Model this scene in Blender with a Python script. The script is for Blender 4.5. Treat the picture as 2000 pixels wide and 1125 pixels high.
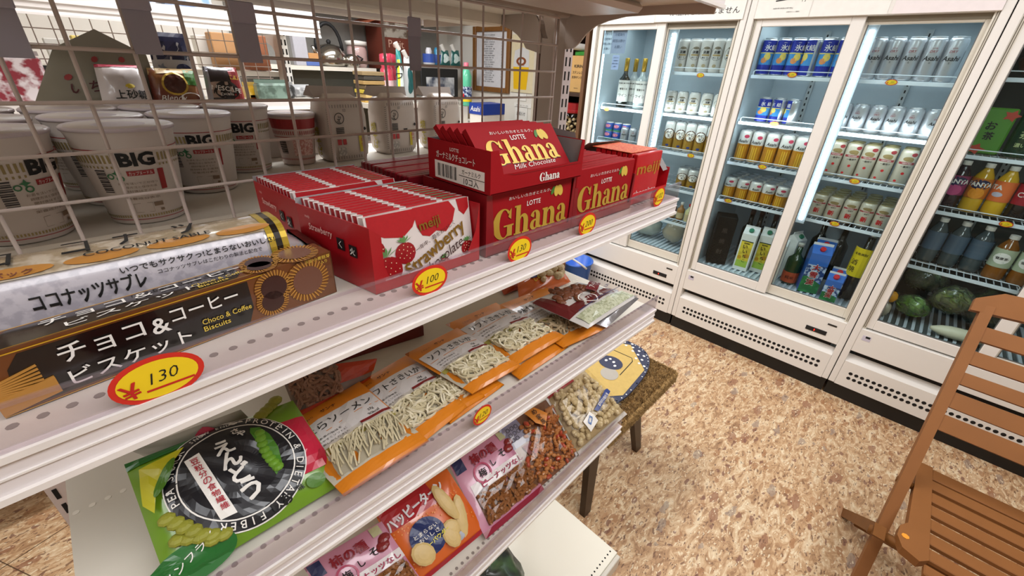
import bpy, bmesh, math, random
from math import pi, sin, cos, sqrt, radians
from mathutils import Vector as V, Matrix

for o in list(bpy.data.objects):
    bpy.data.objects.remove(o)
sc = bpy.context.scene
COL = sc.collection
rnd = random.Random(11)

# ------------------------------------------------------------------ camera
FPX = 815.77
CR = V((0.7007281, -0.71201087, 0.04495158))
CD = V((-0.30282081, -0.35388934, -0.88490784))
CF = V((0.64597189, 0.60646752, -0.46359192))
CAM = V((0, 0, 1.5))
cd = bpy.data.cameras.new('camera')
cd.sensor_width = 36
cd.lens = FPX / 2000 * 36
cd.clip_start = .02
cam = bpy.data.objects.new('camera', cd)
COL.objects.link(cam)
m3 = Matrix((CR, -CD, -CF)).transposed()
cam.matrix_world = Matrix.Translation(CAM) @ m3.to_4x4()
sc.camera = cam


def on(px, py, X=None, Y=None, Z=None):
    """world point that a pixel of the 2000x1125 photograph shows at a known real plane"""
    r = CR * ((px - 1000) / FPX) + CD * ((py - 562.5) / FPX) + CF
    if X is not None: t = (X - CAM.x) / r.x
    elif Y is not None: t = (Y - CAM.y) / r.y
    else: t = (Z - CAM.z) / r.z
    return CAM + r * t


# ------------------------------------------------------------------ world, lights, exposure
w = bpy.data.worlds.new('room_air'); sc.world = w
w.use_nodes = True
w.node_tree.nodes['Background'].inputs[0].default_value = (1, .97, .93, 1)
w.node_tree.nodes['Background'].inputs[1].default_value = .3
sc.view_settings.view_transform = 'Standard'
sc.view_settings.look = 'None'
sc.view_settings.exposure = -0.14
sc.view_settings.gamma = 1
sc.view_settings.use_curve_mapping = False


def area(name, loc, sx, sy, power, rot=(0, 0, 0), col=(.97, .98, 1)):
    l = bpy.data.lights.new(name, 'AREA'); l.shape = 'RECTANGLE'
    l.size = sx; l.size_y = sy; l.energy = power; l.color = col
    o = bpy.data.objects.new(name, l); COL.objects.link(o)
    o.location = loc; o.rotation_euler = rot
    return o


CEIL = 2.45
area('ceiling_light_aisle', (.6, -.55, CEIL - .07), 1.8, .5, 30)
area('ceiling_light_aisle_far', (1.75, -.1, CEIL - .07), .35, 1.6, 12)
area('ceiling_light_entry', (-1.2, .2, CEIL - .07), .5, 1.2, 12)
area('ceiling_light_back', (1.0, 1.55, CEIL - .07), 1.8, .35, 48)
area('ceiling_light_corner', (1.2, 3.0, CEIL - .07), 1.8, .5, 36)


# ------------------------------------------------------------------ materials
_mc = {}


def hexc(s):
    c = [int(s[i:i + 2], 16) / 255 for i in (0, 2, 4)]
    return tuple((x / 12.92 if x <= .04045 else ((x + .055) / 1.055) ** 2.4) for x in c) + (1,)


def M(col, rough=.5, metal=0, noise=.06, ns=40, bump=0, emit=0, coat=0, spec=.5, name=None, col2=None):
    key = (col, rough, metal, noise, ns, bump, emit, coat, spec, col2)
    if key in _mc: return _mc[key]
    m = bpy.data.materials.new(name or 'surface_' + col); m.use_nodes = True
    nt = m.node_tree; b = nt.nodes['Principled BSDF']
    c = hexc(col)
    b.inputs['Roughness'].default_value = rough
    b.inputs['Metallic'].default_value = metal
    b.inputs['Specular IOR Level'].default_value = spec
    b.inputs['Coat Weight'].default_value = coat
    b.inputs['Coat Roughness'].default_value = .08
    tc = nt.nodes.new('ShaderNodeTexCoord')
    n = nt.nodes.new('ShaderNodeTexNoise'); n.inputs['Scale'].default_value = ns
    n.inputs['Detail'].default_value = 3
    nt.links.new(tc.outputs['Object'], n.inputs['Vector'])
    mx = nt.nodes.new('ShaderNodeMix'); mx.data_type = 'RGBA'
    mx.inputs[6].default_value = c
    mx.inputs[7].default_value = hexc(col2) if col2 else tuple(x * (1 - noise * 2) for x in c[:3]) + (1,)
    if col2:
        rp = nt.nodes.new('ShaderNodeValToRGB')
        rp.color_ramp.elements[0].position = .45; rp.color_ramp.elements[1].position = .58
        nt.links.new(n.outputs['Fac'], rp.inputs['Fac']); nt.links.new(rp.outputs['Color'], mx.inputs[0])
    else:
        nt.links.new(n.outputs['Fac'], mx.inputs[0])
    nt.links.new(mx.outputs[2], b.inputs['Base Color'])
    if bump:
        bp = nt.nodes.new('ShaderNodeBump'); bp.inputs['Strength'].default_value = bump
        bp.inputs['Distance'].default_value = .002
        nt.links.new(n.outputs['Fac'], bp.inputs['Height']); nt.links.new(bp.outputs['Normal'], b.inputs['Normal'])
    if emit:
        nt.links.new(mx.outputs[2], b.inputs['Emission Color'])
        b.inputs['Emission Strength'].default_value = emit
    _mc[key] = m
    return m


def clear(name, tint, fac=.1, rough=.03, haze=0, refl=.7):
    """thin clear sheet: transparent + glossy (+ a little milky diffuse)"""
    key = ('clear', name)
    if key in _mc: return _mc[key]
    m = bpy.data.materials.new(name); m.use_nodes = True; nt = m.node_tree
    nt.nodes.remove(nt.nodes['Principled BSDF'])
    out = nt.nodes['Material Output']
    t = nt.nodes.new('ShaderNodeBsdfTransparent'); t.inputs[0].default_value = hexc(tint)
    g = nt.nodes.new('ShaderNodeBsdfGlossy'); g.inputs['Roughness'].default_value = rough
    lw = nt.nodes.new('ShaderNodeLayerWeight'); lw.inputs[0].default_value = fac
    a = nt.nodes.new('ShaderNodeMath'); a.operation = 'MULTIPLY_ADD'
    a.inputs[1].default_value = refl; a.inputs[2].default_value = .03 * refl
    nt.links.new(lw.outputs['Fresnel'], a.inputs[0])
    mx = nt.nodes.new('ShaderNodeMixShader')
    nt.links.new(a.outputs[0], mx.inputs[0])
    last = t.outputs[0]
    if haze:
        d = nt.nodes.new('ShaderNodeBsdfDiffuse'); d.inputs[0].default_value = hexc(tint)
        m2 = nt.nodes.new('ShaderNodeMixShader'); m2.inputs[0].default_value = haze
        nt.links.new(t.outputs[0], m2.inputs[1]); nt.links.new(d.outputs[0], m2.inputs[2]); last = m2.outputs[0]
    nt.links.new(last, mx.inputs[1]); nt.links.new(g.outputs[0], mx.inputs[2])
    nt.links.new(mx.outputs[0], out.inputs[0])
    _mc[key] = m
    return m


# ------------------------------------------------------------------ text outlines
_tc = {}


def tmesh(s, bold=0.0, res=2):
    k = (s, bold, res)
    if k in _tc: return _tc[k]
    cu = bpy.data.curves.new('t', 'FONT'); cu.body = s
    cu.align_x = 'CENTER'; cu.align_y = 'CENTER'
    cu.offset = bold; cu.resolution_u = res
    ob = bpy.data.objects.new('t', cu); COL.objects.link(ob)
    dg = bpy.context.evaluated_depsgraph_get(); dg.update()
    me = bpy.data.meshes.new_from_object(ob.evaluated_get(dg))
    vs = [(v.co.x, v.co.y) for v in me.vertices]; fs = [tuple(p.vertices) for p in me.polygons]
    bpy.data.objects.remove(ob); bpy.data.curves.remove(cu); bpy.data.meshes.remove(me)
    if vs:
        x0 = min(v[0] for v in vs); x1 = max(v[0] for v in vs); y0 = min(v[1] for v in vs); y1 = max(v[1] for v in vs)
        cx = (x0 + x1) / 2; cy = (y0 + y1) / 2
        vs = [(a - cx, b - cy) for a, b in vs]
        dim = (x1 - x0, y1 - y0)
    else: dim = (1, 1)
    _tc[k] = (vs, fs, dim)
    return _tc[k]


def fine(vs, fs, mx):
    """split long edges so that print follows a curved bag"""
    vs = list(vs); tr = []
    for f in fs:
        for i in range(1, len(f) - 1): tr.append((f[0], f[i], f[i + 1]))
    mid = {}
    for _ in range(5):
        out = []; ch = False
        for t in tr:
            e = []
            for k in range(3):
                a, b = t[k], t[(k + 1) % 3]
                e.append((vs[a][0] - vs[b][0]) ** 2 + (vs[a][1] - vs[b][1]) ** 2)
            k = e.index(max(e))
            if e[k] > mx * mx and len(tr) < 30000:
                a, b, c = t[k], t[(k + 1) % 3], t[(k + 2) % 3]; key = (min(a, b), max(a, b))
                if key not in mid: mid[key] = len(vs); vs.append(((vs[a][0] + vs[b][0]) / 2, (vs[a][1] + vs[b][1]) / 2))
                m = mid[key]; out += [(a, m, c), (m, b, c)]; ch = True
            else: out.append(t)
        tr = out
        if not ch: break
    return vs, tr


_fc = {}


# ------------------------------------------------------------------ printable surfaces: pt(u,v,h) with u right, v up
class Flat:
    def __init__(s, O, U, W, flip=1):
        s.O = V(O); s.U = V(U); s.Vv = V(W); s.W = s.U.length; s.H = s.Vv.length
        s.N = s.U.cross(s.Vv).normalized() * flip
    def pt(s, u, v, h=0): return s.O + s.U * u + s.Vv * v + s.N * h


class Quad(Flat):
    """corners top-left, top-right, bottom-right, bottom-left seen from outside; d = bulge"""
    def __init__(s, tl, tr, br, bl, d=0, wr=.0, seed=0, e=.5):
        s.c = [V(tl), V(tr), V(br), V(bl)]; s.d = d; s.wr = wr; s.sd = seed; s.e = e
        s.W = ((s.c[1] - s.c[0]).length + (s.c[2] - s.c[3]).length) / 2
        s.H = ((s.c[0] - s.c[3]).length + (s.c[1] - s.c[2]).length) / 2
        s.N = (s.c[2] - s.c[3] + s.c[1] - s.c[0]).cross(s.c[0] - s.c[3] + s.c[1] - s.c[2]).normalized()
    def pt(s, u, v, h=0, back=False):
        tl, tr, br, bl = s.c
        a = bl.lerp(br, u); b = tl.lerp(tr, u); p = a.lerp(b, v)
        uu = min(max(u, 0), 1); vv = min(max(v, 0), 1)
        k = (4 * uu * (1 - uu)) ** s.e * (min(1, 4 * vv * (1 - vv) * 1.25)) ** (s.e + .15)
        z = s.d * k
        if s.wr:
            z += s.wr * k * (sin(u * 17 + s.sd) * sin(v * 11 + s.sd * 1.7) + .6 * sin(u * 31 + v * 23 + s.sd))
        if back: z = -s.d * .3 * k
        return p + s.N * (z + h)


class Cyl:
    def __init__(s, c, r0, r1, z0, z1, phi=pi):
        s.c = V(c); s.r0 = r0; s.r1 = r1; s.z0 = z0; s.z1 = z1; s.phi = phi
        s.W = 2 * pi * (r0 + r1) / 2; s.H = z1 - z0
    def pt(s, u, v, h=0):
        a = s.phi + (u - .5) * 2 * pi; r = s.r0 + (s.r1 - s.r0) * v + h
        return s.c + V((cos(a) * r, sin(a) * r, s.z0 + s.H * v))


class G:
    def __init__(s): s.v = []; s.f = []; s.mi = []; s.m = 0
    def add(s, vs, fs):
        n = len(s.v); s.v += [tuple(x) for x in vs]
        for f in fs: s.f.append(tuple(i + n for i in f)); s.mi.append(s.m)
        return s
    def mat(s, i): s.m = i; return s
    def obox(s, O, a, b, c):
        O = V(O); a = V(a); b = V(b); c = V(c)
        if a.cross(b).dot(c) < 0: a, b = b, a
        p = [O, O + a, O + a + b, O + b]; p += [q + c for q in p]
        return s.add(p, [(3, 2, 1, 0), (4, 5, 6, 7), (0, 1, 5, 4), (1, 2, 6, 5), (2, 3, 7, 6), (3, 0, 4, 7)])
    def box(s, x0, x1, y0, y1, z0, z1, c=0):
        if c <= 0: return s.obox((x0, y0, z0), (x1 - x0, 0, 0), (0, y1 - y0, 0), (0, 0, z1 - z0))
        c = min(c, (x1 - x0) / 2.01, (y1 - y0) / 2.01, (z1 - z0) / 2.01)
        X = (x0, x1); Y = (y0, y1); Z = (z0, z1); vs = []; ix = {}
        for i in (0, 1):
            for j in (0, 1):
                for k in (0, 1):
                    si, sj, sk = (1 - 2 * i) * c, (1 - 2 * j) * c, (1 - 2 * k) * c
                    for ax in range(3):
                        ix[(i, j, k, ax)] = len(vs)
                        vs.append((X[i] + (0 if ax == 0 else si), Y[j] + (0 if ax == 1 else sj), Z[k] + (0 if ax == 2 else sk)))
        fs = []
        for ax in range(3):
            o = [a for a in range(3) if a != ax]
            for sd in (0, 1):
                q = []
                for a, b in ((0, 0), (1, 0), (1, 1), (0, 1)):
                    t = [0, 0, 0]; t[ax] = sd; t[o[0]] = a; t[o[1]] = b
                    q.append(ix[(t[0], t[1], t[2], ax)])
                fl = (sd == 1) ^ (ax == 1)
                fs.append(tuple(q if fl else q[::-1]))
        for ax in range(3):
            o = [a for a in range(3) if a != ax]
            for a in (0, 1):
                for b in (0, 1):
                    t0 = [0, 0, 0]; t0[o[0]] = a; t0[o[1]] = b; t1 = list(t0); t1[ax] = 1
                    fs.append((ix[(*t0, o[0])], ix[(*t1, o[0])], ix[(*t1, o[1])], ix[(*t0, o[1])]))
        for i in (0, 1):
            for j in (0, 1):
                for k in (0, 1): fs.append((ix[(i, j, k, 0)], ix[(i, j, k, 1)], ix[(i, j, k, 2)]))
        return s.add(vs, fs)
    def bar(s, p, q, w, h, up=(0, 0, 1)):
        p = V(p); q = V(q); d = q - p; sd = d.cross(V(up)).normalized(); u = sd.cross(d).normalized()
        return s.obox(p - sd * w / 2 - u * h / 2, d, sd * w, u * h)
    def cyl(s, p, q, r, r2=None, n=12, caps=True):
        p = V(p); q = V(q); r2 = r if r2 is None else r2; d = (q - p).normalized()
        a = d.orthogonal().normalized(); b = d.cross(a)
        vs = [p + (a * cos(2 * pi * i / n) + b * sin(2 * pi * i / n)) * r for i in range(n)]
        vs += [q + (a * cos(2 * pi * i / n) + b * sin(2 * pi * i / n)) * r2 for i in range(n)]
        fs = [(i, (i + 1) % n, n + (i + 1) % n, n + i) for i in range(n)]
        if caps: fs += [tuple(range(n))[::-1], tuple(range(n, 2 * n))]
        return s.add(vs, fs)
    def tube(s, pts, r, n=6):
        pts = [V(p) for p in pts]; vs = []; L = len(pts)
        a = None
        for i, p in enumerate(pts):
            d = (pts[min(i + 1, L - 1)] - pts[max(i - 1, 0)]).normalized()
            a = d.orthogonal().normalized() if a is None else (a - d * a.dot(d)).normalized()
            b = d.cross(a); rr = r[i] if isinstance(r, (list, tuple)) else r
            vs += [p + (a * cos(2 * pi * k / n) + b * sin(2 * pi * k / n)) * rr for k in range(n)]
        fs = [(i * n + k, i * n + (k + 1) % n, (i + 1) * n + (k + 1) % n, (i + 1) * n + k) for i in range(L - 1) for k in range(n)]
        fs += [tuple(range(n))[::-1], tuple(range((L - 1) * n, L * n))]
        return s.add(vs, fs)
    def lathe(s, prof, n=20, c=(0, 0, 0), sy=1, rot=0):
        c = V(c); vs = []; L = len(prof)
        for r, z in prof:
            vs += [c + V((cos(2 * pi * k / n + rot) * r, sin(2 * pi * k / n + rot) * r * sy, z)) for k in range(n)]
        fs = [(i * n + k, i * n + (k + 1) % n, (i + 1) * n + (k + 1) % n, (i + 1) * n + k) for i in range(L - 1) for k in range(n)]
        if prof[0][0] > 1e-5: fs.append(tuple(range(n))[::-1])
        if prof[-1][0] > 1e-5: fs.append(tuple(range((L - 1) * n, L * n)))
        return s.add(vs, fs)
    def blob(s, c, rx, ry, rz, n=8, m=5, ax=None, jit=0):
        c = V(c); vs = []
        R = ax if ax else Matrix.Identity(3)
        for i in range(m + 1):
            t = pi * i / m
            for k in range(n):
                a = 2 * pi * k / n; j = 1 + (rnd.random() - .5) * jit
                vs.append(c + R @ V((sin(t) * cos(a) * rx * j, sin(t) * sin(a) * ry * j, cos(t) * rz * j)))
        fs = [(i * n + k, (i + 1) * n + k, (i + 1) * n + (k + 1) % n, i * n + (k + 1) % n) for i in range(m) for k in range(n)]
        return s.add(vs, fs)
    def patch(s, S, u0=0, u1=1, v0=0, v1=1, nu=1, nv=1, h=.0003, **kw):
        vs = [S.pt(u0 + (u1 - u0) * i / nu, v0 + (v1 - v0) * j / nv, h, **kw) for j in range(nv + 1) for i in range(nu + 1)]
        q = nu + 1
        return s.add(vs, [(j * q + i, j * q + i + 1, (j + 1) * q + i + 1, (j + 1) * q + i) for j in range(nv) for i in range(nu)])
    def ell(s, S, cu, cv, ru, rv=None, h=.0006, n=16, rings=1, inner=0, rot=0, amp=0, lob=0):
        """ellipse or ring; ru as a fraction of the width, rv of the height (default: round)"""
        if rv is None: rv = ru * S.W / S.H
        if getattr(S, 'd', 0) > .004 and ru * S.W > .006: rings = max(rings, int(ru * S.W * (1 - inner) / .007) + 1); n = max(n, int(ru * S.W * 6.3 / .008))
        vs = []; k0 = 0
        for j in range(rings + 1):
            t = inner + (1 - inner) * j / rings
            for i in range(n):
                a = 2 * pi * i / n; q = t * (1 + amp * cos(lob * a))
                x = cos(a) * ru * q * S.W; y = sin(a) * rv * q * S.H
                x, y = x * cos(rot) - y * sin(rot), x * sin(rot) + y * cos(rot)
                vs.append(S.pt(cu + x / S.W, cv + y / S.H, h))
        return s.add(vs, [(j * n + i, (j + 1) * n + i, (j + 1) * n + (i + 1) % n, j * n + (i + 1) % n) for j in range(rings) for i in range(n)])
    def poly(s, S, pts, h=.0004):
        if getattr(S, 'd', 0) > .004:
            cx = sum(p[0] for p in pts) / len(pts); cy = sum(p[1] for p in pts) / len(pts)
            vs, fs = fine([(cx * S.W, cy * S.H)] + [(u * S.W, v * S.H) for u, v in pts], [(0, i + 1, (i + 1) % len(pts) + 1) for i in range(len(pts))], .012)
            return s.add([S.pt(a / S.W, b / S.H, h) for a, b in vs], fs)
        return s.add([S.pt(u, v, h) for u, v in pts], [tuple(range(len(pts)))])
    def t(s, S, txt, u, v, size, bold=0.0, rot=0, sx=1, shear=0, h=.0007, fit=None, res=2):
        """text centred at (u,v); size = letter box height in metres; fit = whole width in metres"""
        if bold > .009 and not txt.isascii():
            b = min(bold, .035) * size * .9
            for k, (dx, dy) in enumerate(((-b, -b), (b, -b), (-b, b), (b, b)) if bold < .025 else ((-b, -b), (b, -b), (-b, b), (b, b), (-b * 1.3, 0), (b * 1.3, 0), (0, 0))):
                s.t(S, txt, u + dx / S.W, v + dy / S.H, size, 0, rot, sx, shear, h + k * .00012, fit, res)
            return s
        vs, fs, dim = tmesh(txt, bold, res)
        if getattr(S, 'd', 0) > .004 and size > .007:
            mx = round(.006 / size, 1) + .1; key = (txt, bold, res, mx)
            if key not in _fc: _fc[key] = fine(vs, fs, mx)
            vs, fs = _fc[key]
        k = size / max(dim[1], .3 if dim[1] < .3 else dim[1]); kx = k * sx
        if fit: kx = fit / dim[0]
        out = []
        for a, b in vs:
            x = a * kx + b * k * shear; y = b * k
            x, y = x * cos(rot) - y * sin(rot), x * sin(rot) + y * cos(rot)
            out.append(S.pt(u + x / S.W, v + y / S.H, h))
        return s.add(out, fs)
    def stroke(s, S, pts, wd, h=.0008):
        """polyline of width wd (metres) in uv"""
        P = [V((u * S.W, v * S.H)) for u, v in pts]; L = []
        for i, p in enumerate(P):
            d = (P[min(i + 1, len(P) - 1)] - P[max(i - 1, 0)])
            d = d.normalized() if d.length > 0 else V((1, 0)); n = V((-d.y, d.x)) * wd / 2
            L.append((p + n, p - n))
        vs = [];
        for a, b in L: vs += [S.pt(a.x / S.W, a.y / S.H, h), S.pt(b.x / S.W, b.y / S.H, h)]
        return s.add(vs, [(2 * i + 1, 2 * i + 3, 2 * i + 2, 2 * i) for i in range(len(P) - 1)])


# ------------------------------------------------------------------ objects
ROOT = {}


def mesh(name, g, mats, smooth=False, off=(0, 0, 0)):
    me = bpy.data.meshes.new(name)
    ox, oy, oz = off
    me.from_pydata([(a - ox, b - oy, c - oz) for a, b, c in g.v], [], g.f)
    if not isinstance(mats, (list, tuple)): mats = [mats]
    for m in mats: me.materials.append(m)
    if len(mats) > 1: me.polygons.foreach_set('material_index', g.mi)
    if smooth: me.polygons.foreach_set('use_smooth', [True] * len(g.f))
    me.update()
    return me


def tag(o, label=None, cat=None, group=None, kind=None):
    if label: o['label'] = label
    if cat: o['category'] = cat
    if group: o['group'] = group
    if kind: o['kind'] = kind
    return o


def thing(name, label, cat, loc=(0, 0, 0), group=None, kind=None):
    o = bpy.data.objects.new(name, None); COL.objects.link(o)
    o.location = loc; o.empty_display_size = .05
    ROOT[o] = V(loc)
    return tag(o, label, cat, group, kind)


def part(name, g, mats, parent, smooth=False, label=None, kind=None):
    r = parent
    while r.parent: r = r.parent
    off = ROOT[r]
    ob = bpy.data.objects.new(name, mesh(name, g, mats, smooth, off)); COL.objects.link(ob)
    ob.parent = parent
    return tag(ob, label, None, None, kind)


def solo(name, g, mats, label, cat, group=None, kind=None, smooth=False):
    x = sum(v[0] for v in g.v) / len(g.v); y = sum(v[1] for v in g.v) / len(g.v); z = min(v[2] for v in g.v)
    ob = bpy.data.objects.new(name, mesh(name, g, mats, smooth, (x, y, z))); COL.objects.link(ob)
    ob.location = (x, y, z); ROOT[ob] = V((x, y, z))
    return tag(ob, label, cat, group, kind)


def struct(name, g, mats, smooth=False):
    return solo(name, g, mats, None, None, kind='structure', smooth=smooth)


def dup(root, loc, rz=None, label=None, group=None):
    r = root.copy(); COL.objects.link(r); r.location = loc
    if rz is not None: r.rotation_euler = (0, 0, rz)
    if label: r['label'] = label
    if group: r['group'] = group
    for ch in list(root.children):
        c = ch.copy(); COL.objects.link(c); c.parent = r
        for q in list(ch.children):
            d = q.copy(); COL.objects.link(d); d.parent = c
    return r


BLACK = M('141416', .6); WHITE = M('f2efe8', .5); CREAM = M('e3dccb', .45, noise=.03, ns=6)
INK = M('101010', .6); REDP = M('c8141c', .45); YEL = M('f5d21a', .5); PAPER = M('f4f2ec', .7)
# ================================================================== the room
def floor_mat():
    m = bpy.data.materials.new('cork_chip_vinyl'); m.use_nodes = True; nt = m.node_tree; L = nt.links
    b = nt.nodes['Principled BSDF']; b.inputs['Roughness'].default_value = .38
    tc = nt.nodes.new('ShaderNodeTexCoord')
    mp = nt.nodes.new('ShaderNodeMapping'); mp.inputs['Rotation'].default_value = (0, 0, .9); mp.inputs['Scale'].default_value = (1, 2.4, 1)
    L.new(tc.outputs['Object'], mp.inputs['Vector'])
    nz = nt.nodes.new('ShaderNodeTexNoise'); nz.inputs['Scale'].default_value = 15; nz.inputs['Detail'].default_value = 6; nz.inputs['Roughness'].default_value = .7
    L.new(mp.outputs[0], nz.inputs['Vector'])
    nz.inputs['Distortion'].default_value = 1.2
    r = nt.nodes.new('ShaderNodeValToRGB'); e = r.color_ramp.elements
    e[0].position = .33; e[0].color = hexc('987252'); e[1].position = .68; e[1].color = hexc('efdcbc')
    x = e.new(.47); x.color = hexc('c69e76'); x = e.new(.56); x.color = hexc('dcbe98')
    L.new(nz.outputs['Fac'], r.inputs['Fac'])
    # warped coordinate for the chips
    dn = nt.nodes.new('ShaderNodeTexNoise'); dn.inputs['Scale'].default_value = 30; L.new(tc.outputs['Object'], dn.inputs['Vector'])
    ad = nt.nodes.new('ShaderNodeMix'); ad.data_type = 'VECTOR'; ad.inputs[0].default_value = .055
    L.new(mp.outputs[0], ad.inputs[4]); L.new(dn.outputs['Color'], ad.inputs[5])
    prev = r.outputs['Color']
    for sc_, thr, colr, fac in ((6.5, .13, 'b98a62', .6), (9, .12, '9a6a50', .75), (14, .16, 'a8764f', .7), (24, .16, '7d5044', .75), (45, .2, '6b4636', .7), (11, .08, '9a8a80', .6), (60, .25, 'f4e4c4', .7), (110, .12, '5a3a2e', .8)):
        vo = nt.nodes.new('ShaderNodeTexVoronoi'); vo.inputs['Scale'].default_value = sc_
        L.new(ad.outputs[1], vo.inputs['Vector'])
        sx = nt.nodes.new('ShaderNodeSeparateColor'); L.new(vo.outputs['Color'], sx.inputs[0])
        lt = nt.nodes.new('ShaderNodeMath'); lt.operation = 'LESS_THAN'; lt.inputs[1].default_value = thr
        L.new(sx.outputs[0], lt.inputs[0])
        d = nt.nodes.new('ShaderNodeMath'); d.operation = 'LESS_THAN'; d.inputs[1].default_value = .36
        L.new(vo.outputs['Distance'], d.inputs[0])
        a = nt.nodes.new('ShaderNodeMath'); a.operation = 'MULTIPLY'; L.new(lt.outputs[0], a.inputs[0]); L.new(d.outputs[0], a.inputs[1])
        a2 = nt.nodes.new('ShaderNodeMath'); a2.operation = 'MULTIPLY'; a2.inputs[1].default_value = fac; L.new(a.outputs[0], a2.inputs[0])
        mx = nt.nodes.new('ShaderNodeMix'); mx.data_type = 'RGBA'; mx.inputs[7].default_value = hexc(colr)
        L.new(a2.outputs[0], mx.inputs[0]); L.new(prev, mx.inputs[6]); prev = mx.outputs[2]
    L.new(prev, b.inputs['Base Color'])
    return m


FL = floor_mat()
struct('floor', G().box(-2.5, 3.3, -2.6, 4.2, -.03, 0), FL)
WALLM = M('e9e5dc', .7, ns=3, noise=.04)
struct('wall_back', G().box(3.17, 3.27, -2.6, 4.2, 0, CEIL), WALLM)
struct('wall_left', G().box(-2.5, 3.27, 4.1, 4.2, 0, CEIL), WALLM)
struct('wall_right', G().box(-2.5, 3.27, -2.7, -2.6, 0, CEIL), WALLM)
struct('wall_front', G().box(-2.6, -2.5, -2.6, 4.2, 0, CEIL), WALLM)
struct('ceiling', G().box(-2.6, 3.27, -2.7, 4.2, CEIL, CEIL + .05), M('f3efe6', .8))
struct('trim_1', G().box(3.05, 3.17, 2.62, 2.74, 0, CEIL), M('d8cfbc', .6))
seam = M('5f4630', .7)
for i, (p, q) in enumerate((((0, 1112), (170, 1002)), ((0, 1096), (60, 1125)))):
    a = on(*p, Z=.0006); b = on(*q, Z=.0006); d = (b - a).normalized()
    g = G().bar(a - d * 1.2, a + d * 3.5 if i == 0 else b, .0022, .0008)
    struct('trim_%d' % (i + 2), g, seam)

# ceiling lamps (real housings that hold the area lights)
for k_, (x, y, sx, sy) in enumerate(((.6, -.55, 1.8, .5), (1.75, -.1, .35, 1.6), (-1.2, .2, .5, 1.2), (1.0, 1.55, 1.8, .35), (1.2, 3.0, 1.8, .5))):
    t = thing('ceiling_lamp', 'flat white ceiling lamp above the ' + ('front aisle beside the folding chair', 'aisle close to the fridges', 'shop entry behind the camera', 'aisle beyond the wire mesh', 'back corner with the kettle')[k_], 'lamp', (x, y, CEIL - .06), 'ceiling lamps over the aisles')
    g = G(); g.box(x - sx / 2 - .03, x + sx / 2 + .03, y - sy / 2 - .03, y + sy / 2 + .03, CEIL - .06, CEIL - .0005, .01)
    part('housing', g, WHITE, t)

# ================================================================== gondola shelving
SHELFM = M('d8d2c6', .35, noise=.03, ns=5)
RAILM = M('e4dcdc', .3, noise=.03, ns=10)
RAILW = M('ece6e2', .3)
SLOTM = M('17120f', .9)
PINKM = M('d9cccb', .45)
GUARD = clear('clear_guard_plastic', 'f7f3f6', .10, .05, haze=.035, refl=.55)
STEEL = M('b3a498', .35, noise=.02)
GX0, GX1 = -.125, .84


def warp(g, f0, f1, x0=GX0, x1=GX1):
    """shelves are hooked in slightly askew: slide the front edge in y linearly along x"""
    g.v = [(a, b + f0 + (f1 - f0) * (a - x0) / (x1 - x0), c) for a, b, c in g.v]
    return g


def shelf(root, zt, yb, y0, y1, zb, zg, sgn=1, hole_y=(.03,), x0=GX0, x1=GX1, holes=True, guard_x=None):
    """yb = back edge; y0/y1 = front edge at the near and far end; zb / zg = bottom of rail, top of clear guard"""
    s = sgn
    yf = y1
    g = G()
    g.add([(x0, y0 + s * .006, zt), (x1, y1 + s * .006, zt), (x1, yb, zt), (x0, yb, zt),
           (x0, y0 + s * .006, zt - .022), (x1, y1 + s * .006, zt - .022), (x1, yb, zt - .022), (x0, yb, zt - .022)],
          [(0, 1, 2, 3), (7, 6, 5, 4), (0, 4, 5, 1), (1, 5, 6, 2), (2, 6, 7, 3), (3, 7, 4, 0)])
    sh = part('shelf_board', g, SHELFM, root)
    def bx(y_out, y_in, z0, z1, xx0=x0, xx1=x1):
        a, b = sorted((s * y_out, s * y_in))
        return warp(G().box(xx0, xx1, a, b, z0, z1), y0, y1, x0, x1)
    g = bx(0, .004, zb + .005, zt - .004); part('price_rail', g, RAILM, sh)
    g = bx(-.0035, .006, zb, zb + .005); h = bx(-.0025, .006, zt - .006, zt - .001); g.add(h.v, h.f)
    h = bx(-.0015, 0, zb + .016, zb + .0175); g.add(h.v, h.f)
    part('rail_lip', g, RAILW, sh)
    if zg:
        gx1 = x1 if guard_x is None else guard_x
        g = bx(.0005, .0022, zt - .001, zg)
        h = bx(-.0003, .003, zg - .0018, zg + .0006); g.add(h.v, h.f)
        part('clear_guard', g, GUARD, sh)
    if holes:
        for hy in hole_y:
            g = G()
            n = int((x1 - x0) / .0138)
            for i in range(n):
                x = x0 + .006 + i * .0138; y = y0 + (y1 - y0) * (x - x0) / (x1 - x0) + s * hy
                g.cyl((x, y, zt + .0001), (x, y, zt + .0004), .0032, n=8)
            part('perforations', g, M('8d837b' if hy < .1 else 'efe9dd', .9), sh, kind='stuff')  # back row coloured pale to paint light showing through the holes
    return sh


def post(root, x, y, z1=2.0, slots=(.4, 1.75)):
    g = G().box(x, x + .032, y - .035, y + .035, 0, z1, .002)
    p = part('slotted_post', g, STEEL, root)
    g = G().box(x + .001, x + .031, y - .0365, y - .035, 0, z1); part('slot_strip', g, PINKM, p)
    g = G(); z = slots[0]
    while z < slots[1]:
        for dx in (.006, .02): g.box(x + dx, x + dx + .0045, y - .0372, y - .0366, z, z + .018)
        z += .0285
    part('slots', g, SLOTM, p, kind='stuff')
    return p


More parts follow.
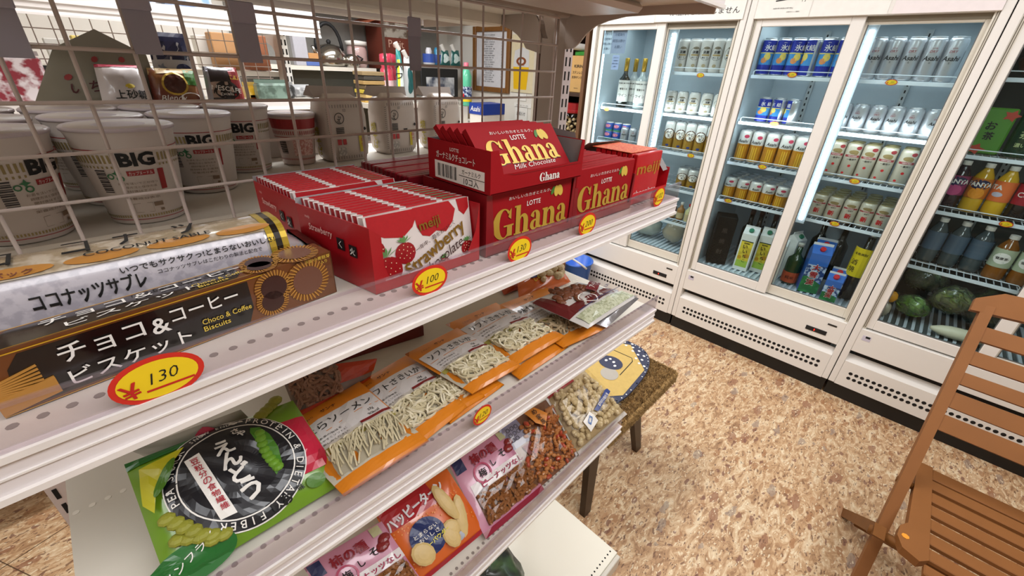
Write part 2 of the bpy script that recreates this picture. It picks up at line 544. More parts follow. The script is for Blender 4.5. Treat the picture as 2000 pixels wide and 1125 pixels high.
def bracket(root, x, pts, th=.004, mat=None):
    g = G(); n = len(pts)
    vs = [(x, y, z) for y, z in pts] + [(x + th, y, z) for y, z in pts]
    g.add(vs, [tuple(range(n)), tuple(range(2 * n - 1, n - 1, -1))] + [(i, n + i, n + (i + 1) % n, (i + 1) % n) for i in range(n)])
    return part('shelf_bracket', g, mat or STEEL, root)


YC = .70
gon = thing('gondola_shelving', 'off-white slotted gondola shelving unit in front, laden with chocolate and noodles', 'shelving', (.36, YC, 0))
post(gon, .838, YC); post(gon, -.155, YC)
S1, S2, S3 = 1.285, 1.027, .645
shelf(gon, S1, .668, .329, .339, S1 - .034, S1 + .031, hole_y=(.026,))
shelf(gon, S2, .668, .346, .331, S2 - .034, S2 + .033, hole_y=(.026, .21))
shelf(gon, S3, .668, .341, .349, S3 - .024, S3 + .044, hole_y=(.028,))
# top shelf above the camera, both sides
ZT = 1.603
shelf(gon, ZT + .034, .66, .337, .337, ZT + .002, None, holes=False)
shelf(gon, ZT + .034, .74, 1.20, 1.20, ZT - .002, None, sgn=-1, holes=False)
g = G().box(GX0, .838, .655, .69, ZT - .001, ZT + .06, .003); part('back_beam', g, STEEL, gon)
g = G().box(.0, .80, .46, .60, ZT - .004, ZT + .012, .008)
lp = part('lamp_housing', g, M('c9bdb2', .3), gon)
g = G().box(-.05, .835, .86, .93, ZT - .012, ZT + .03, .004); part('lamp_housing', g, M('d8cfc0', .4), gon)
# other side of the mesh
shelf(gon, S1, .73, 1.215, 1.215, S1 - .034, S1 + .02, sgn=-1, hole_y=(.03, .045))
shelf(gon, .95, .73, 1.1, 1.1, .916, None, sgn=-1, holes=False)
bracket(gon, .836, [(.665, 1.63), (.665, 1.544), (.64, 1.546), (.625, 1.556), (.61, 1.572), (.588, 1.586), (.56, 1.594), (.52, 1.6), (.46, 1.601), (.35, 1.598), (.345, 1.63)])
bracket(gon, .836, [(.735, 1.63), (1.19, 1.63), (1.19, 1.597), (.90, 1.596), (.86, 1.592), (.832, 1.584), (.81, 1.573), (.79, 1.558), (.78, 1.545), (.735, 1.535)])
bracket(gon, .835, [(.66, S2 - .022), (.36, S2 - .022), (.36, S2 - .034), (.6, S2 - .06), (.66, S2 - .1)])
bracket(gon, .835, [(.66, S1 - .022), (.36, S1 - .022), (.36, S1 - .034), (.6, S1 - .06), (.66, S1 - .1)])
g = G()
arc = [(.715, 1.607), (.704, 1.603), (.698, 1.596), (.694, 1.588), (.691, 1.578), (.687, 1.569), (.682, 1.562)]
for (a, b), (c, d) in zip(arc, arc[1:]):
    g.add([(.785, a, b), (.785, c, d), (.80, c, d), (.80, a, b)], [(0, 1, 2, 3)])
    g.add([(.785, a + .003, b), (.785, c + .003, d), (.80, c + .003, d), (.80, a + .003, b)], [(3, 2, 1, 0)])
part('curved_gusset', g, M('a3968c', .5), gon)
# base deck
g = G().box(GX0, .84, .27, .70, .142, .152, .001); bd = part('base_deck', g, M('efeadb', .3, noise=.03, ns=4), gon)
g = G().box(GX0, .838, .256, .27, .09, .149, .002); part('deck_lip', g, M('d6d0c4', .4), bd)
g = G()
for i in range(60): g.cyl((.826 - i * .0145, .288, .152), (.826 - i * .0145, .288, .1524), .0028, n=8)
part('perforations', g, SLOTM, bd, kind='stuff')
part('kick_plate', G().box(GX0, .83, .29, .30, 0, .142), M('8f867b', .6), gon)
# wire mesh divider
YM = .655
wm = M('bfb0a8', .35, noise=.02)
g = G(); r = .0021
xs = [.285 + .0505 * k for k in range(-8, 11)]
zs = [1.449 + .0497 * k for k in range(-3, 4)]
for x in xs: g.cyl((x, YM, 1.292), (x, YM, 1.60), r, n=6, caps=False)
for z in zs: g.cyl((-.12, YM - .0035, z), (.796, YM - .0035, z), r, n=6, caps=False)
g.cyl((.798, YM, 1.292), (.798, YM, 1.6), .003, n=6)
part('wire_mesh', g, wm, gon, smooth=True)
# low mesh/back under shelf 1 is open; hanging grey label holders
gm = M('9a96a2', .55)
for i, (px, pt_, pb, wdt) in enumerate(((-2, -40, 112, .026), (272, -28, 106, .024), (480, 4, 122, .025), (809, 34, 138, .021))):
    ct = on(px, pt_, Y=YM - .008); cb = on(px, pb, Y=YM - .008)
    c = V(((ct.x * .5 + cb.x * .5), YM - .008, (ct.z + cb.z) / 2)); hh = ct.z - cb.z
    t = thing('label_holder', ['grey plastic label holder on the wire mesh at the far left', 'grey plastic label holder on the wire mesh above the blue coffee bag',
                               'grey plastic label holder hanging on the mesh left of the kettle', 'narrow grey label holder on the mesh near the detergent pouches'][i], 'label holder', c, 'grey label holders on the wire mesh')
    g = G().box(c.x - wdt / 2, c.x + wdt / 2, YM - .0095, YM - .0075, c.z - hh / 2, c.z + hh / 2 - .02)
    part('flap', g, gm, t)
    g = G().box(c.x - wdt / 2 - .001, c.x + wdt / 2 + .001, YM - .013, YM - .0095, c.z + hh / 2 - hh * .35, c.z + hh / 2, .001)
    part('hook_fold', g, M('a49fac', .5), t)


# oval price stickers
def sticker(px, py, w, h, txt, label, Y, rot=0, plane='y', X=None, lift=0):
    if plane == 'y':
        c = on(px, py, Y=Y); t = thing('price_tag', label, 'price tag', c, 'oval price tags on the shelf rails')
        S = Flat(c - V((w / 2, 0, h / 2)), (w, 0, 0), (0, 0, h))
    else:
        c = on(px, py, X=X); t = thing('price_tag', label, 'price tag', c, 'oval price tags on the fridge shelves')
        S = Flat(c + V((0, w / 2, -h / 2)), (0, -w, 0), (0, 0, h))
    part('sticker_base', G().ell(S, .5, .5, .5, .5, h=.0004, n=32), M('d42a1c', .5), t)
    part('yellow_field', G().ell(S, .5, .5, .43, .40, h=.0007, n=32), YEL, t)
    g = G().t(S, '¥', .2, .42, h * .34, .02, rot=.15, h=.001)
    g.stroke(S, [(.34, .3), (.86, .3)], h * .045, h=.001)
    part('red_print', g, M('c8201a', .5), t)
    part('handwritten_price', G().t(S, txt, .57, .55, h * .24, -.008, shear=.3, rot=.05, h=.001), INK, t)
    return t


yr = lambda x: .329 + .010 * (x - GX0) / (GX1 - GX0) - .001
for px, py, w, h, txt, lb in ((310, 738, .053, .036, '130', 'large oval tag reading 130 yen below the chocolate biscuit box'),
                              (840, 547, .045, .033, '100', 'oval tag reading 100 yen below the strawberry chocolate tray'),
                              (1015, 487, .044, .035, '130', 'oval tag reading 130 yen below the lower red chocolate carton'),
                              (1147, 438, .044, .036, '200', 'oval tag reading 200 yen below the right red chocolate carton'),
                              (1287, 384, .042, .038, '102', 'faded oval tag at the far right end of the upper shelf')):
    c = on(px, py, Y=.333); sticker(px, py, w, h, txt, lb, yr(c.x))
c = on(942, 810, Y=.337); sticker(942, 810, .036, .034, '120', 'small oval tag reading 120 yen on the dried squid shelf', .346 - .015 * (c.x - GX0) / (GX1 - GX0) - .002)
# ================================================================== glass-door fridges
FX = 2.52
FR = M('e8e4de', .4, noise=.02, ns=3)
FR2 = M('ded8ca', .45, noise=.05, ns=6)
INSIDE = M('b9c6cd', .5, noise=.03, ns=3)
GROOVE = M('6e6557', .7)
GLASS = clear('fridge_door_glass', 'f2f8f8', .10, .0, refl=.4)
LED = M('eef5ff', .5, emit=8)
WIRE = M('dfe9f2', .35)
SHZ = [1.5325, 1.307, 1.093, .877]


def fridge(y0, label, nm, shz, led, shaded_lining=False, noleft=(), rightonly=()):
    t = thing('display_fridge', label, 'fridge', (FX + .3, y0 + .45, 0), 'glass door display fridges')
    y1 = y0 + .9; xb = 3.14
    ins = M('59605f', .6) if shaded_lining else INSIDE  # dark lining colour paints the shade inside the unlit fridge
    # carcass: sides, back, top, floor
    g = G(); g.box(FX + .05, xb, y0 + .002, y0 + .042, .09, 1.95).box(FX + .05, xb, y1 - .042, y1 - .002, .09, 1.95)
    g.box(xb - .04, xb, y0 + .04, y1 - .04, .09, 1.95); g.box(FX + .05, xb, y0 + .04, y1 - .04, 1.79, 1.95); g.box(FX + .05, xb, y0 + .04, y1 - .04, .09, .47)
    part('cabinet_body', g, ins, t)
    # face frame
    for ya in (y0 + .002, y1 - .03): part('face_frame', G().box(FX - .012, FX + .05, ya, ya + .028, .09, 1.95, .002), FR, t)
    for yy in (y0 + .032, y0 + .038, y1 - .034, y1 - .04): part('door_track', G().box(FX - .001, FX + .04, yy - .0012, yy + .0012, .44, 1.765), GROOVE, t)
    for ya in (y0 + .028, y1 - .045): part('track_channel', G().box(FX, FX + .05, ya, ya + .017, .432, 1.765), FR2, t)
    # header
    g = G().box(FX - .016, FX + .05, y0 + .03, y1 - .03, 1.765, 1.95, .003); hd = part('header_panel', g, FR, t)
    # lower panels
    g = G().box(FX - .01, FX + .06, y0 + .03, y1 - .03, .30, .432, .002); lp = part('lower_panel', g, FR, t)
    g = G(); a = (.285, .305)
    g.add([(FX - .01, y0 + .03, .302), (FX - .01, y1 - .03, .302), (FX + .03, y1 - .03, .285), (FX + .03, y0 + .03, .285)], [(0, 1, 2, 3)])
    part('panel_return', g, M('b3a898', .6), lp)
    part('air_slot', G().box(FX + .03, FX + .04, y0 + .055, y1 - .055, .262, .29), SLOTM, t)
    g = G()
    g.add([(FX + .03, y0 + .03, .265), (FX + .03, y1 - .03, .265), (FX - .012, y1 - .03, .235), (FX - .012, y0 + .03, .235),
           (FX - .012, y1 - .03, .088), (FX - .012, y0 + .03, .088), (FX + .03, y1 - .03, .088), (FX + .03, y0 + .03, .088)],
          [(0, 1, 2, 3), (3, 2, 4, 5), (5, 4, 6, 7)])
    vp = part('vent_panel', g, FR, t)
    g = G()
    for r in range(2):
        for i in range(32):
            y = y0 + .072 + i * .0243
            g.cyl((FX - .0122, y, .174 - r * .029), (FX - .0127, y, .174 - r * .029), .0088, n=12)
    part('vent_holes', g, SLOTM, vp, kind='stuff')
    part('kick_plate', G().box(FX + .01, FX + .05, y0 + .005, y1 - .005, 0, .088), M('0f0e0e', .5), t)
    # temperature display (red digit) and badge
    d = part('display_panel', G().box(FX - .0125, FX - .009, y0 + .09, y0 + .185, .328, .352, .001), BLACK, t)
    S = Flat((FX - .0128, y0 + .185, .328), (0, -.095, 0), (0, 0, .024))
    part('red_digit', G().t(S, '5', .42, .5, .010, .02), M('ff2a1a', .5, emit=3), d)
    part('badge', G().box(FX - .0115, FX - .0095, y0 + .062, y0 + .102, .392, .401), M('2a2826', .5), t)
    bs = Flat((FX - .012, y0 + .102, .392), (0, -.04, 0), (0, 0, .009))
    # small lilac sticker
    st = part('inspection_sticker', G().box(FX - .0112, FX - .01, y1 - .082, y1 - .048, .375, .402), M('cfc9d8', .6), t)
    part('sticker_print', G().box(FX - .0118, FX - .0112, y1 - .078, y1 - .06, .39, .401), INK, st)
    # sliding doors: left one in front, right one behind
    for side, xo, ya, yb, sl, sr in (('left', FX + .002, y0 + .425, y1 - .035, .034, .05), ('right', FX + .026, y0 + .04, y0 + .462, .045, .02)):
        g = G()
        g.box(xo, xo + .02, yb - sl, yb, .44, 1.765, .002)
        g.box(xo, xo + .02, ya, ya + sr, .44, 1.765, .002)
        g.box(xo, xo + .02, ya + sr, yb - sl, 1.735, 1.765, .002)
        g.box(xo, xo + .02, ya + sr, yb - sl, .44, .492, .002)
        dr = part('sliding_door', g, FR2 if side == 'right' else FR, t)
        part('door_glass', G().box(xo + .008, xo + .011, ya + sr - .002, yb - sl + .002, .488, 1.738), GLASS, dr)
        part('gasket', G().box(xo + .004, xo + .008, ya + sr, yb - sl, .492, .496).box(xo + .004, xo + .008, yb - sl - .004, yb - sl, .492, 1.735).box(xo + .004, xo + .008, ya + sr, ya + sr + .003, .492, 1.735), M('6a6a68', .6), dr)
    part('top_track', G().box(FX + .022, FX + .05, y0 + .04, y0 + .425, 1.745, 1.768), M('8b8373', .6), t)  # dark strip painting the track's shadow above the recessed right door
    # shelves
    for z in list(shz) + list(rightonly):
        g = G(); xa = 2.632
        ro = z in noleft or z in rightonly
        for i in range(16 if ro else 34):
            y = y0 + .055 + i * .0240
            g.bar((xa, y, z - .004), (3.08, y, z - .004), .003, .003)
        for xx in (2.75, 2.9, 3.05): g.bar((xx, y0 + .05, z - .008), (xx, y0 + .435 if ro else y1 - .05, z - .008), .004, .004, up=(0, 0, 1))
        sh = part('wire_shelf', g, WIRE, t)
        for ya, yb in ((y0 + .05, y0 + .435), (y0 + .455, y1 - .05))[:1 if ro else 2]:
            g = G(); g.box(xa - .004, xa + .002, ya, yb, z - .018, z - .002, .001)
            part('shelf_front', g, WIRE, sh)
            g = G(); g.tube([(xa - .002, ya + .01, z - .004), (xa - .006, ya + .01, z + .014), (xa - .006, ya + .018, z + .02), (xa - .006, yb - .018, z + .02), (xa - .006, yb - .01, z + .014), (xa - .002, yb - .01, z - .004)], .0022, 5)
            part('guard_wire', g, WIRE, sh)
    # slotted uprights at the back
    for yy in (y0 + .24, y0 + .66):
        g = G().box(3.085, 3.098, yy - .012, yy + .012, .5, 1.76); p = part('shelf_upright', g, M('b8bfc0', .4), t)
        g = G()
        for i in range(40): g.box(3.083, 3.085, yy - .003, yy + .003, .52 + i * .031, .534 + i * .031)
        part('upright_slots', g, SLOTM, p, kind='stuff')
    g = G()
    for i in range(26):
        g.box(2.60, 3.06, y0 + .06 + i * .03, y0 + .072 + i * .03, .4705, .478)
    part('floor_grille', g, WIRE, t, kind='stuff')
    if led:
        g = G()
        for i in range(44):
            z = .87 + i * .0195
            g.box(2.578, 2.592, y0 + .390, y0 + .408, z, z + .011)
        lb = part('led_bar', G().box(2.592, 2.606, y0 + .380, y0 + .45, .85, 1.75), M('aeb9c0', .4), t)
        part('led_diodes', g, LED, lb, kind='stuff')
        g = G().box(2.585, 2.592, y1 - .053, y1 - .047, .55, 1.75); part('side_light', g, M('eaf4ff', .5, emit=5), t)
    return t, hd


fA, hA = fridge(.88, 'left display fridge holding wine bottles, small beer cans and eggs', 'a', SHZ, True, noleft=(SHZ[0],), rightonly=(.665,))
fB, hB = fridge(-.02, 'middle display fridge with blue chuhai cans, silver beer cans and sake cartons', 'b', SHZ, True)
fC, hC = fridge(-.92, 'right display fridge with soft drink bottles and leafy vegetables behind the chair', 'c', [1.56, 1.272, 1.032, .77], False, True)
# header papers
def paper(f, ya, yb, z0, z1, name='notice_sheet', mat=PAPER, x=FX - .0175):
    return part(name, G().box(x, x + .0008, ya, yb, z0, z1), mat, f), Flat((x, yb, z0), (0, ya - yb, 0), (0, 0, z1 - z0))
p_, S = paper(fA, .90, 1.36, 1.767, 1.95)
g = G().t(S, 'は酒類を販売しません', .56, .22, .030, .004, fit=.36); g.t(S, '年齢確認のできない方に', .55, .55, .032, .004, fit=.40)
part('notice_text', g, INK, p_)
p_, S = paper(fA, 1.37, 1.75, 1.764, 1.84)
part('notice_text', G().t(S, '冷えた飲物 お取りください', .5, .5, .008, 0), INK, p_)
p_, S = paper(fB, .62, .845, 1.767, 1.95)
g = G().t(S, '20歳未満の飲酒は法律で禁止', .5, .2, .006, 0); g.t(S, 'お酒はおいしく適量を', .7, .12, .005, 0).t(S, '円', .84, .36, .014, .01)
g.stroke(S, [(.33, .36), (.66, .40)], .005)
part('notice_text', g, INK, p_)
part('red_oval_print', G().ell(S, .3, .7, .25, .12, inner=.85), REDP, p_)
part('food_photo_print', G().poly(S, [(.5, .58), (.95, .62), (.9, .85), (.52, .85)]), M('a8683a', .5), p_)
p_, S = paper(fB, .34, .615, 1.767, 1.95)
part('notice_text', G().t(S, '商品名 価格', .3, .55, .006, 0, fit=.06), M('555555', .6), p_)
p_, S = paper(fB, .01, .325, 1.767, 1.95, mat=M('f0e6e6', .7))
part('notice_text', G().t(S, 'ありがとうございます', .25, .5, .014, 0, fit=.15), INK, p_)
# fridge lights: the LED bars' own light, then an added fill
for y in (.88 + .43, -.02 + .43):
    area('led_light', (2.612, y - .02, 1.3), .03, .85, 1.5, (0, radians(-90), 0), (.9, .96, 1))
for y, s in ((1.55, 1), (.65, 1), (1.12, 1), (.2, 1)):
    area('fridge_fill_light', (2.75, y, 1.782), .3, .3, 1.1, (0, 0, 0), (.9, .96, 1))  # added fill from above, no lamp sits there
# ================================================================== drinks in the fridges
ALU = M('c9cdd0', .28, metal=.85)
GOLDL = M('b9ac7c', .3, metal=.7)


def can(name, label, h, r, body, bands, marks, lid=ALU, loc=(0, 0, 0), group=None):
    t = thing(name, label, 'can', (0, 0, 0), group)
    nk = .012
    g = G().lathe([(r * .8, 0), (r * .86, .001), (r, .008), (r, h - nk - .008), (r * .96, h - nk), (r * .84, h - .004)], 20)
    b = part('can_body', g, body, t, smooth=True)
    g = G().lathe([(r * .84, h - .005), (r * .86, h - .001), (r * .84, h), (r * .8, h - .003), (0, h - .0035)], 18)
    part('lid', g, lid, t, smooth=True)
    S = Cyl((0, 0, 0), r, r, 0, h)
    for nm, mt, items in bands + marks:
        g = G()
        for it in items:
            k = it[0]
            if k == 'b': g.patch(S, it[1], it[2], it[3], it[4], max(2, int((it[2] - it[1]) * 22)), 1, it[5] if len(it) > 5 else .0003)
            elif k == 't': g.t(S, it[1], it[2], it[3], it[4], it[5], h=.0008, **(it[6] if len(it) > 6 else {}))
            elif k == 'e': g.ell(S, it[1], it[2], it[3], it[4], h=.0006, n=14, rings=2, inner=it[5] if len(it) > 5 else 0)
        part(nm, g, mt, t)
    return t


HT, HS, RC = .168, .122, .0325
used = set()
NUM = ['first', 'second', 'third', 'fourth', 'fifth', 'sixth']


def row(proto, pts, z, base, group, X=2.672, depth=1, wob=.25, turn=None, r=RC):
    """one can per point of the front row, then rows behind"""
    ys = [on(px, py, X=X).y for px, py in pts]; md = 2 * r + .0012
    for _ in range(60):
        for i in range(len(ys) - 1):
            gap = ys[i] - ys[i + 1]
            if gap < md: e = (md - gap) / 2; ys[i] += e; ys[i + 1] -= e
    for i, (px, py) in enumerate(pts):
        y = ys[i]
        for d in range(depth):
            x = X + r + d * .07
            rz = math.atan2(y, x) + (rnd.random() - .5) * wob * 2
            if turn and d == 0 and i in turn: rz = math.atan2(y, x) + turn[i]
            if d == 0: lb = base.replace('#', NUM[i])
            else: lb = base.replace('#', NUM[i]) + ', %s row' % NUM[d]
            if proto not in used:
                proto.location = (x, y, z); proto.rotation_euler = (0, 0, rz); proto['label'] = lb; proto['group'] = group; used.add(proto)
            else: dup(proto, (x, y, z), rz, lb, group)


bl = M('1c2f9e', .35, metal=.3); lb_ = M('3f8fd0', .35, metal=.2); lem = M('e8cf5c', .5); orn = M('d98b4a', .5)
def chuhai(h, name): return can(name, 'x', h, RC, ALU, [
    ('blue_panel', bl, [('b', .30, .70, .03, .93)]),
    ('light_panel', lb_, [('b', .30, .70, .28, .62, .0005)]),
    ('yellow_band', lem, [('b', .31, .69, .585, .61, .0007)])],
    [('lemon_slice', lem, [('e', .53, .50, .075, .10)]), ('orange_fruit', orn, [('e', .47, .40, .07, .08)]),
     ('white_lettering', WHITE, [('t', '氷', .5, .74, h * .17, .01), ('t', 'KIRIN', .5, .87, h * .02, 0)]),
     ('side_lettering', WHITE, [('t', '結', .64, .74, h * .15, .01)])])
silver = M('c3c6cb', .3, metal=.6)
def dry(h, name): return can(name, 'x', h, RC, silver, [],
    [('black_lettering', INK, [('t', 'Asahi', .5, .52, h * .11, .02, dict(shear=.2)), ('t', '生', .5, .42, h * .04, 0)]),
     ('red_lettering', M('a04a50', .5), [('t', 'SUPER', .5, .74, h * .025, 0), ('t', 'DRY', .5, .67, h * .055, .01, dict(shear=.2))]),
     ('side_print', M('8d9096', .5), [('b', .2, .27, .3, .7), ('b', .73, .8, .3, .7)])])
whitec = M('cfccc6', .35, metal=.1)
def tanrei(h, name): return can(name, 'x', h, RC, whitec, [],
    [('grey_ring', M('a5a29c', .5), [('e', .5, .55, .17, .2, .86)]), ('gold_bar', M('a88d55', .4), [('b', .4, .6, .49, .535, .0006)]),
     ('black_lettering', INK, [('t', '淡麗', .5, .60, h * .09, .015), ('t', '極上', .46, .44, h * .05, .01), ('t', '生', .55, .44, h * .05, 0)]),
     ('brown_beast_print', M('7c705c', .5), [('e', .5, .72, .08, .04)]), ('bottom_seal', M('a39270', .5), [('e', .5, .2, .05, .05)])])
goldb = M('a8802c', .35, metal=.4)
def nodogoshi(h, name): return can(name, 'x', h, RC, M('d9d8d4', .35, metal=.3), [('gold_base', goldb, [('b', 0, 1, .05, .42), ('b', .3, .7, .42, .62)])],
    [('brown_ring', M('5f3f30', .5), [('e', .5, .55, .17, .2, .85)]), ('white_disc', WHITE, [('e', .5, .55, .13, .16)]),
     ('brown_lettering', M('4a2c22', .5), [('t', 'のど', .5, .62, h * .08, .03), ('t', '生', .5, .49, h * .09, .03)]), ('blue_dot', M('2a3a80', .5), [('e', .5, .16, .05, .04)])])
amber = M('bf8018', .35, metal=.3)
def amberc(h, name): return can(name, 'x', h, RC, M('dcdad4', .35, metal=.3), [('amber_base', amber, [('b', 0, 1, .04, .56)]), ('yellow_glow', M('dcae28', .4), [('b', .42, .6, .05, .5, .0005)])],
    [('red_seal', M('b83050', .5), [('e', .55, .8, .065, .055)]), ('black_lettering', INK, [('t', 'Asahi', .48, .65, h * .10, .015, dict(shear=.2))]), ('red_mark', REDP, [('t', 'BEER', .5, .5, h * .02, 0)])])
ich = M('c9c1ae', .35, metal=.2); crim = M('9c2f35', .5)
def ichiban(h, name, new=False): return can(name, 'x', h, RC, ich, [('red_band', crim, [('b', .34, .66, .60, .66)])],
    [('beast_print', M('8d774a', .5), [('e', .5, .74, .1, .06), ('e', .55, .70, .04, .03)]),
     ('band_lettering', WHITE, [('t', 'KIRIN BEER', .5, .63, h * .03, 0)]),
     ('black_lettering', INK, [('t', '一番搾り', .5, .54, h * .055, .01)]),
     ('red_drop', REDP, [('t', '新', .5, .32, h * .2, .03)] if new else [('e', .5, .36, .03, .035), ('e', .42, .15, .03, .03)])] +
    ([] if new else [('red_seal', crim, [('e', .58, .86, .06, .05)])]), lid=GOLDL)


zA = SHZ
c1 = tanrei(HT, 'tall_beer_can'); row(c1, [(1321, 141), (1343, 141), (1367, 142), (1388, 142), (1411, 142)], zA[0], '# tall white beer can, top shelf of left fridge', 'tall white cans in the left fridge', depth=2)
c2 = tanrei(HS, 'beer_can'); row(c2, [(1302, 219), (1323, 220), (1346, 222), (1370, 224), (1394, 226)], zA[1], '# short white beer can, second shelf of left fridge', 'short white cans in the left fridge')
c3 = nodogoshi(HT, 'tall_beer_can'); row(c3, [(1297, 291), (1317, 295), (1337, 298), (1357, 302), (1377, 304)], zA[2], '# tall gold and silver can, third shelf of left fridge', 'tall gold cans in the left fridge', depth=2, wob=.1)
c4 = nodogoshi(HS, 'beer_can'); row(c4, [(1324, 364), (1345, 367), (1365, 370)], zA[3], '# short gold and silver can, fourth shelf of left fridge', 'short gold cans in the left fridge', depth=2, wob=.1)
c5 = chuhai(HT, 'tall_chuhai_can'); row(c5, [(1487, 137), (1516, 137), (1542, 138), (1571, 139), (1598, 140), (1628, 141)], zA[0], '# tall blue lemon can, top shelf of middle fridge', 'tall blue lemon cans', turn={0: -.1, 1: .15, 2: .1, 3: -1.0, 4: -.1, 5: 0})
c6 = chuhai(HS, 'chuhai_can'); row(c6, [(1483, 232), (1511, 235), (1536, 239)], zA[1], '# short blue lemon can, second shelf of middle fridge', 'short blue lemon cans', turn={0: -.3, 1: -1.0, 2: -1.6})
c7 = amberc(HT, 'tall_beer_can'); row(c7, [(1441, 309), (1466, 313), (1493, 317), (1521, 321), (1549, 326)], zA[2], '# tall amber beer can, third shelf of middle fridge', 'tall amber cans', depth=2, wob=.3)
c8 = amberc(HS, 'beer_can'); row(c8, [(1417, 383), (1441, 388), (1465, 393), (1490, 398), (1517, 403)], zA[3], '# short amber beer can, fourth shelf of middle fridge', 'short amber cans', depth=4, wob=.3)
c9 = dry(HT, 'tall_beer_can'); row(c9, [(1693, 150), (1725, 152), (1759, 153), (1795, 155), (1836, 157)], zA[0], '# tall silver beer can, top shelf of middle fridge', 'tall silver cans', wob=.1)
c10 = dry(HS, 'beer_can'); row(c10, [(1644, 247), (1672, 250), (1702, 253), (1733, 256), (1764, 260), (1796, 263)], zA[1], '# short silver beer can, second shelf of middle fridge', 'short silver cans', wob=.4)
c11 = ichiban(HT, 'tall_beer_can'); row(c11, [(1616, 337), (1647, 341), (1679, 346), (1713, 351), (1751, 356)], zA[2], '# tall cream beer can, third shelf of middle fridge', 'tall cream cans', depth=2, wob=.15)
c12 = ichiban(HS, 'beer_can', True); row(c12, [(1589, 420), (1618, 426), (1649, 432), (1681, 438), (1714, 444)], zA[3], '# short cream beer can, fourth shelf of middle fridge', 'short cream cans', depth=4, wob=.15)
# small silver cans and blue cups, left half of the left fridge
RC = .026; c13 = dry(.096, 'small_beer_can'); row(c13, [(1213, 278), (1229, 279), (1246, 280), (1263, 281)], zA[2], '# small silver can from the left beside the blue cups', 'small silver cans beside the blue cups', r=.026)
cupm = M('2b55a8', .4)
cp = can('drink_cup', 'x', .055, .03, cupm, [('green_base', M('3f8a6a', .4), [('b', 0, 1, .03, .2)])], [('pink_print', M('d86a8a', .5), [('e', .5, .6, .12, .2)]), ('white_lettering', WHITE, [('t', 'カップ', .5, .6, .012, .01)])], lid=WHITE)
k = 0
for lv in range(2):
    for i, (px, py) in enumerate(((1181, 275), (1197, 276), (1213, 277))):
        y = on(px, py, X=2.69).y; x = 2.73
        lb = '%s blue cup, %s layer, beside silver cans' % (NUM[i], ('lower', 'upper')[lv])
        if k == 0: cp.location = (x, y, zA[2]); cp['label'] = lb; cp['group'] = 'stacked blue cups in the left fridge'
        else: dup(cp, (x, y, zA[2] + lv * .0555), None, lb, 'stacked blue cups in the left fridge')
        k += 1

# bottles ------------------------------------------------------------
DGL = M('17190f', .12, noise=0, coat=.5); CLR = M('aab4b4', .1, noise=0, coat=.5); GGL = M('26401c', .12, coat=.4)
GOLD = M('c9a03c', .3, metal=.7)


def bottle(name, label, loc, h, r, glass, cap, lab=None, neck=.3, group=None, words=None, capm=None, lm=WHITE, lz=(.1, .42), sh=.12):
    x, y, z = loc
    t = thing(name, label, 'bottle', loc, group)
    zb = z + h * (1 - neck - sh); zn = z + h * (1 - neck)
    g = G().lathe([(r * .9, z), (r, z + .006), (r, zb), (r * .93, zb + (zn - zb) * .4), (r * .6, zb + (zn - zb) * .8), (r * .38, zn + .01), (r * .34, z + h - .01)], 18, (x, y, 0))
    part('glass_body', g, glass, t, smooth=True)
    g = G().lathe([(r * .40, z + h * (1 - cap)), (r * .42, z + h - .004), (r * .36, z + h), (0, z + h)], 14, (x, y, 0))
    part('cap', g, capm or GOLD, t, smooth=True)
    S = Cyl((x, y, 0), r, r, z + h * lz[0], z + h * lz[1], phi=pi + math.atan2(y, x))
    if lm:
        part('paper_label', G().patch(S, .22, .78, 0, 1, 10, 1, .0006), lm, t)
        if words:
            g = G()
            for s_, u, v, sz in words: g.t(S, s_, u, v, sz, .005, h=.0012)
            part('label_lettering', g, INK, t)
    return t


wl = [('PREMIUM WINE', .5, .86, .008), ('ワイン', .5, .3, .018), ('葡萄の木', .5, .6, .012)]
for i, (px, py, gl, nm) in enumerate(((1207, 207, DGL, 'dark wine bottle with gold cap, leftmost of four'), (1223, 208, CLR, 'clear wine bottle second from the left behind the white labels'),
                                  (1240, 209, CLR, 'clear wine bottle in front with white label, third from the left'), (1253, 205, CLR, 'clear wine bottle with gold cap at the right of the four'))):
    xw = (2.715, 2.80, 2.715, 2.80)[i]; y = on(px, py, X=xw - .036).y + (0, -.004, 0, -.01)[i]
    bottle('wine_bottle', nm, (xw, y, zA[1]), .29, .036, gl, .26, group='wine bottles in the left fridge', words=wl, lz=(.12, .56), neck=.34)
y = on(1264, 212, X=2.70).y
bottle('sauce_bottle', 'small dark bottle with red and green label beside the wine', (2.71, y - .022, zA[1]), .205, .027, DGL, .1, words=[('カップ', .5, .6, .014)], lm=M('c8484c', .5), lz=(.14, .44))
# notices stuck inside the left door of fridge A
for px, py, w_, h_, m_, nm in ((1187, 82, .05, .13, 'c9d8ea', 'notice with handwriting'), (1210, 75, .1, .16, '9aa6c0', 'printed grey notice'), (1202, 122, .05, .08, 'a9b8e0', 'blue handwritten memo')):
    c = on(px, py, X=2.545)
    t = thing('notice_sheet', nm + ' stuck inside the left fridge door', 'notice', c, 'notices inside the fridge door')
    part('paper', G().box(2.5435, 2.5442, c.y - w_ / 2, c.y + w_ / 2, c.z - h_ / 2, c.z + h_ / 2), M(m_, .7), t)
    S = Flat((2.5432, c.y + w_ / 2, c.z - h_ / 2), (0, -w_, 0), (0, 0, h_))
    g = G()
    for q in range(4): g.t(S, ['お知らせ', '冷蔵庫内', '開閉は静か', 'お願い'][q], .5, .82 - q * .2, h_ * .1, 0, h=.0003)
    part('writing', g, M('4a5670', .6), t)

# cartons -------------------------------------------------------------
ZFL = .4795


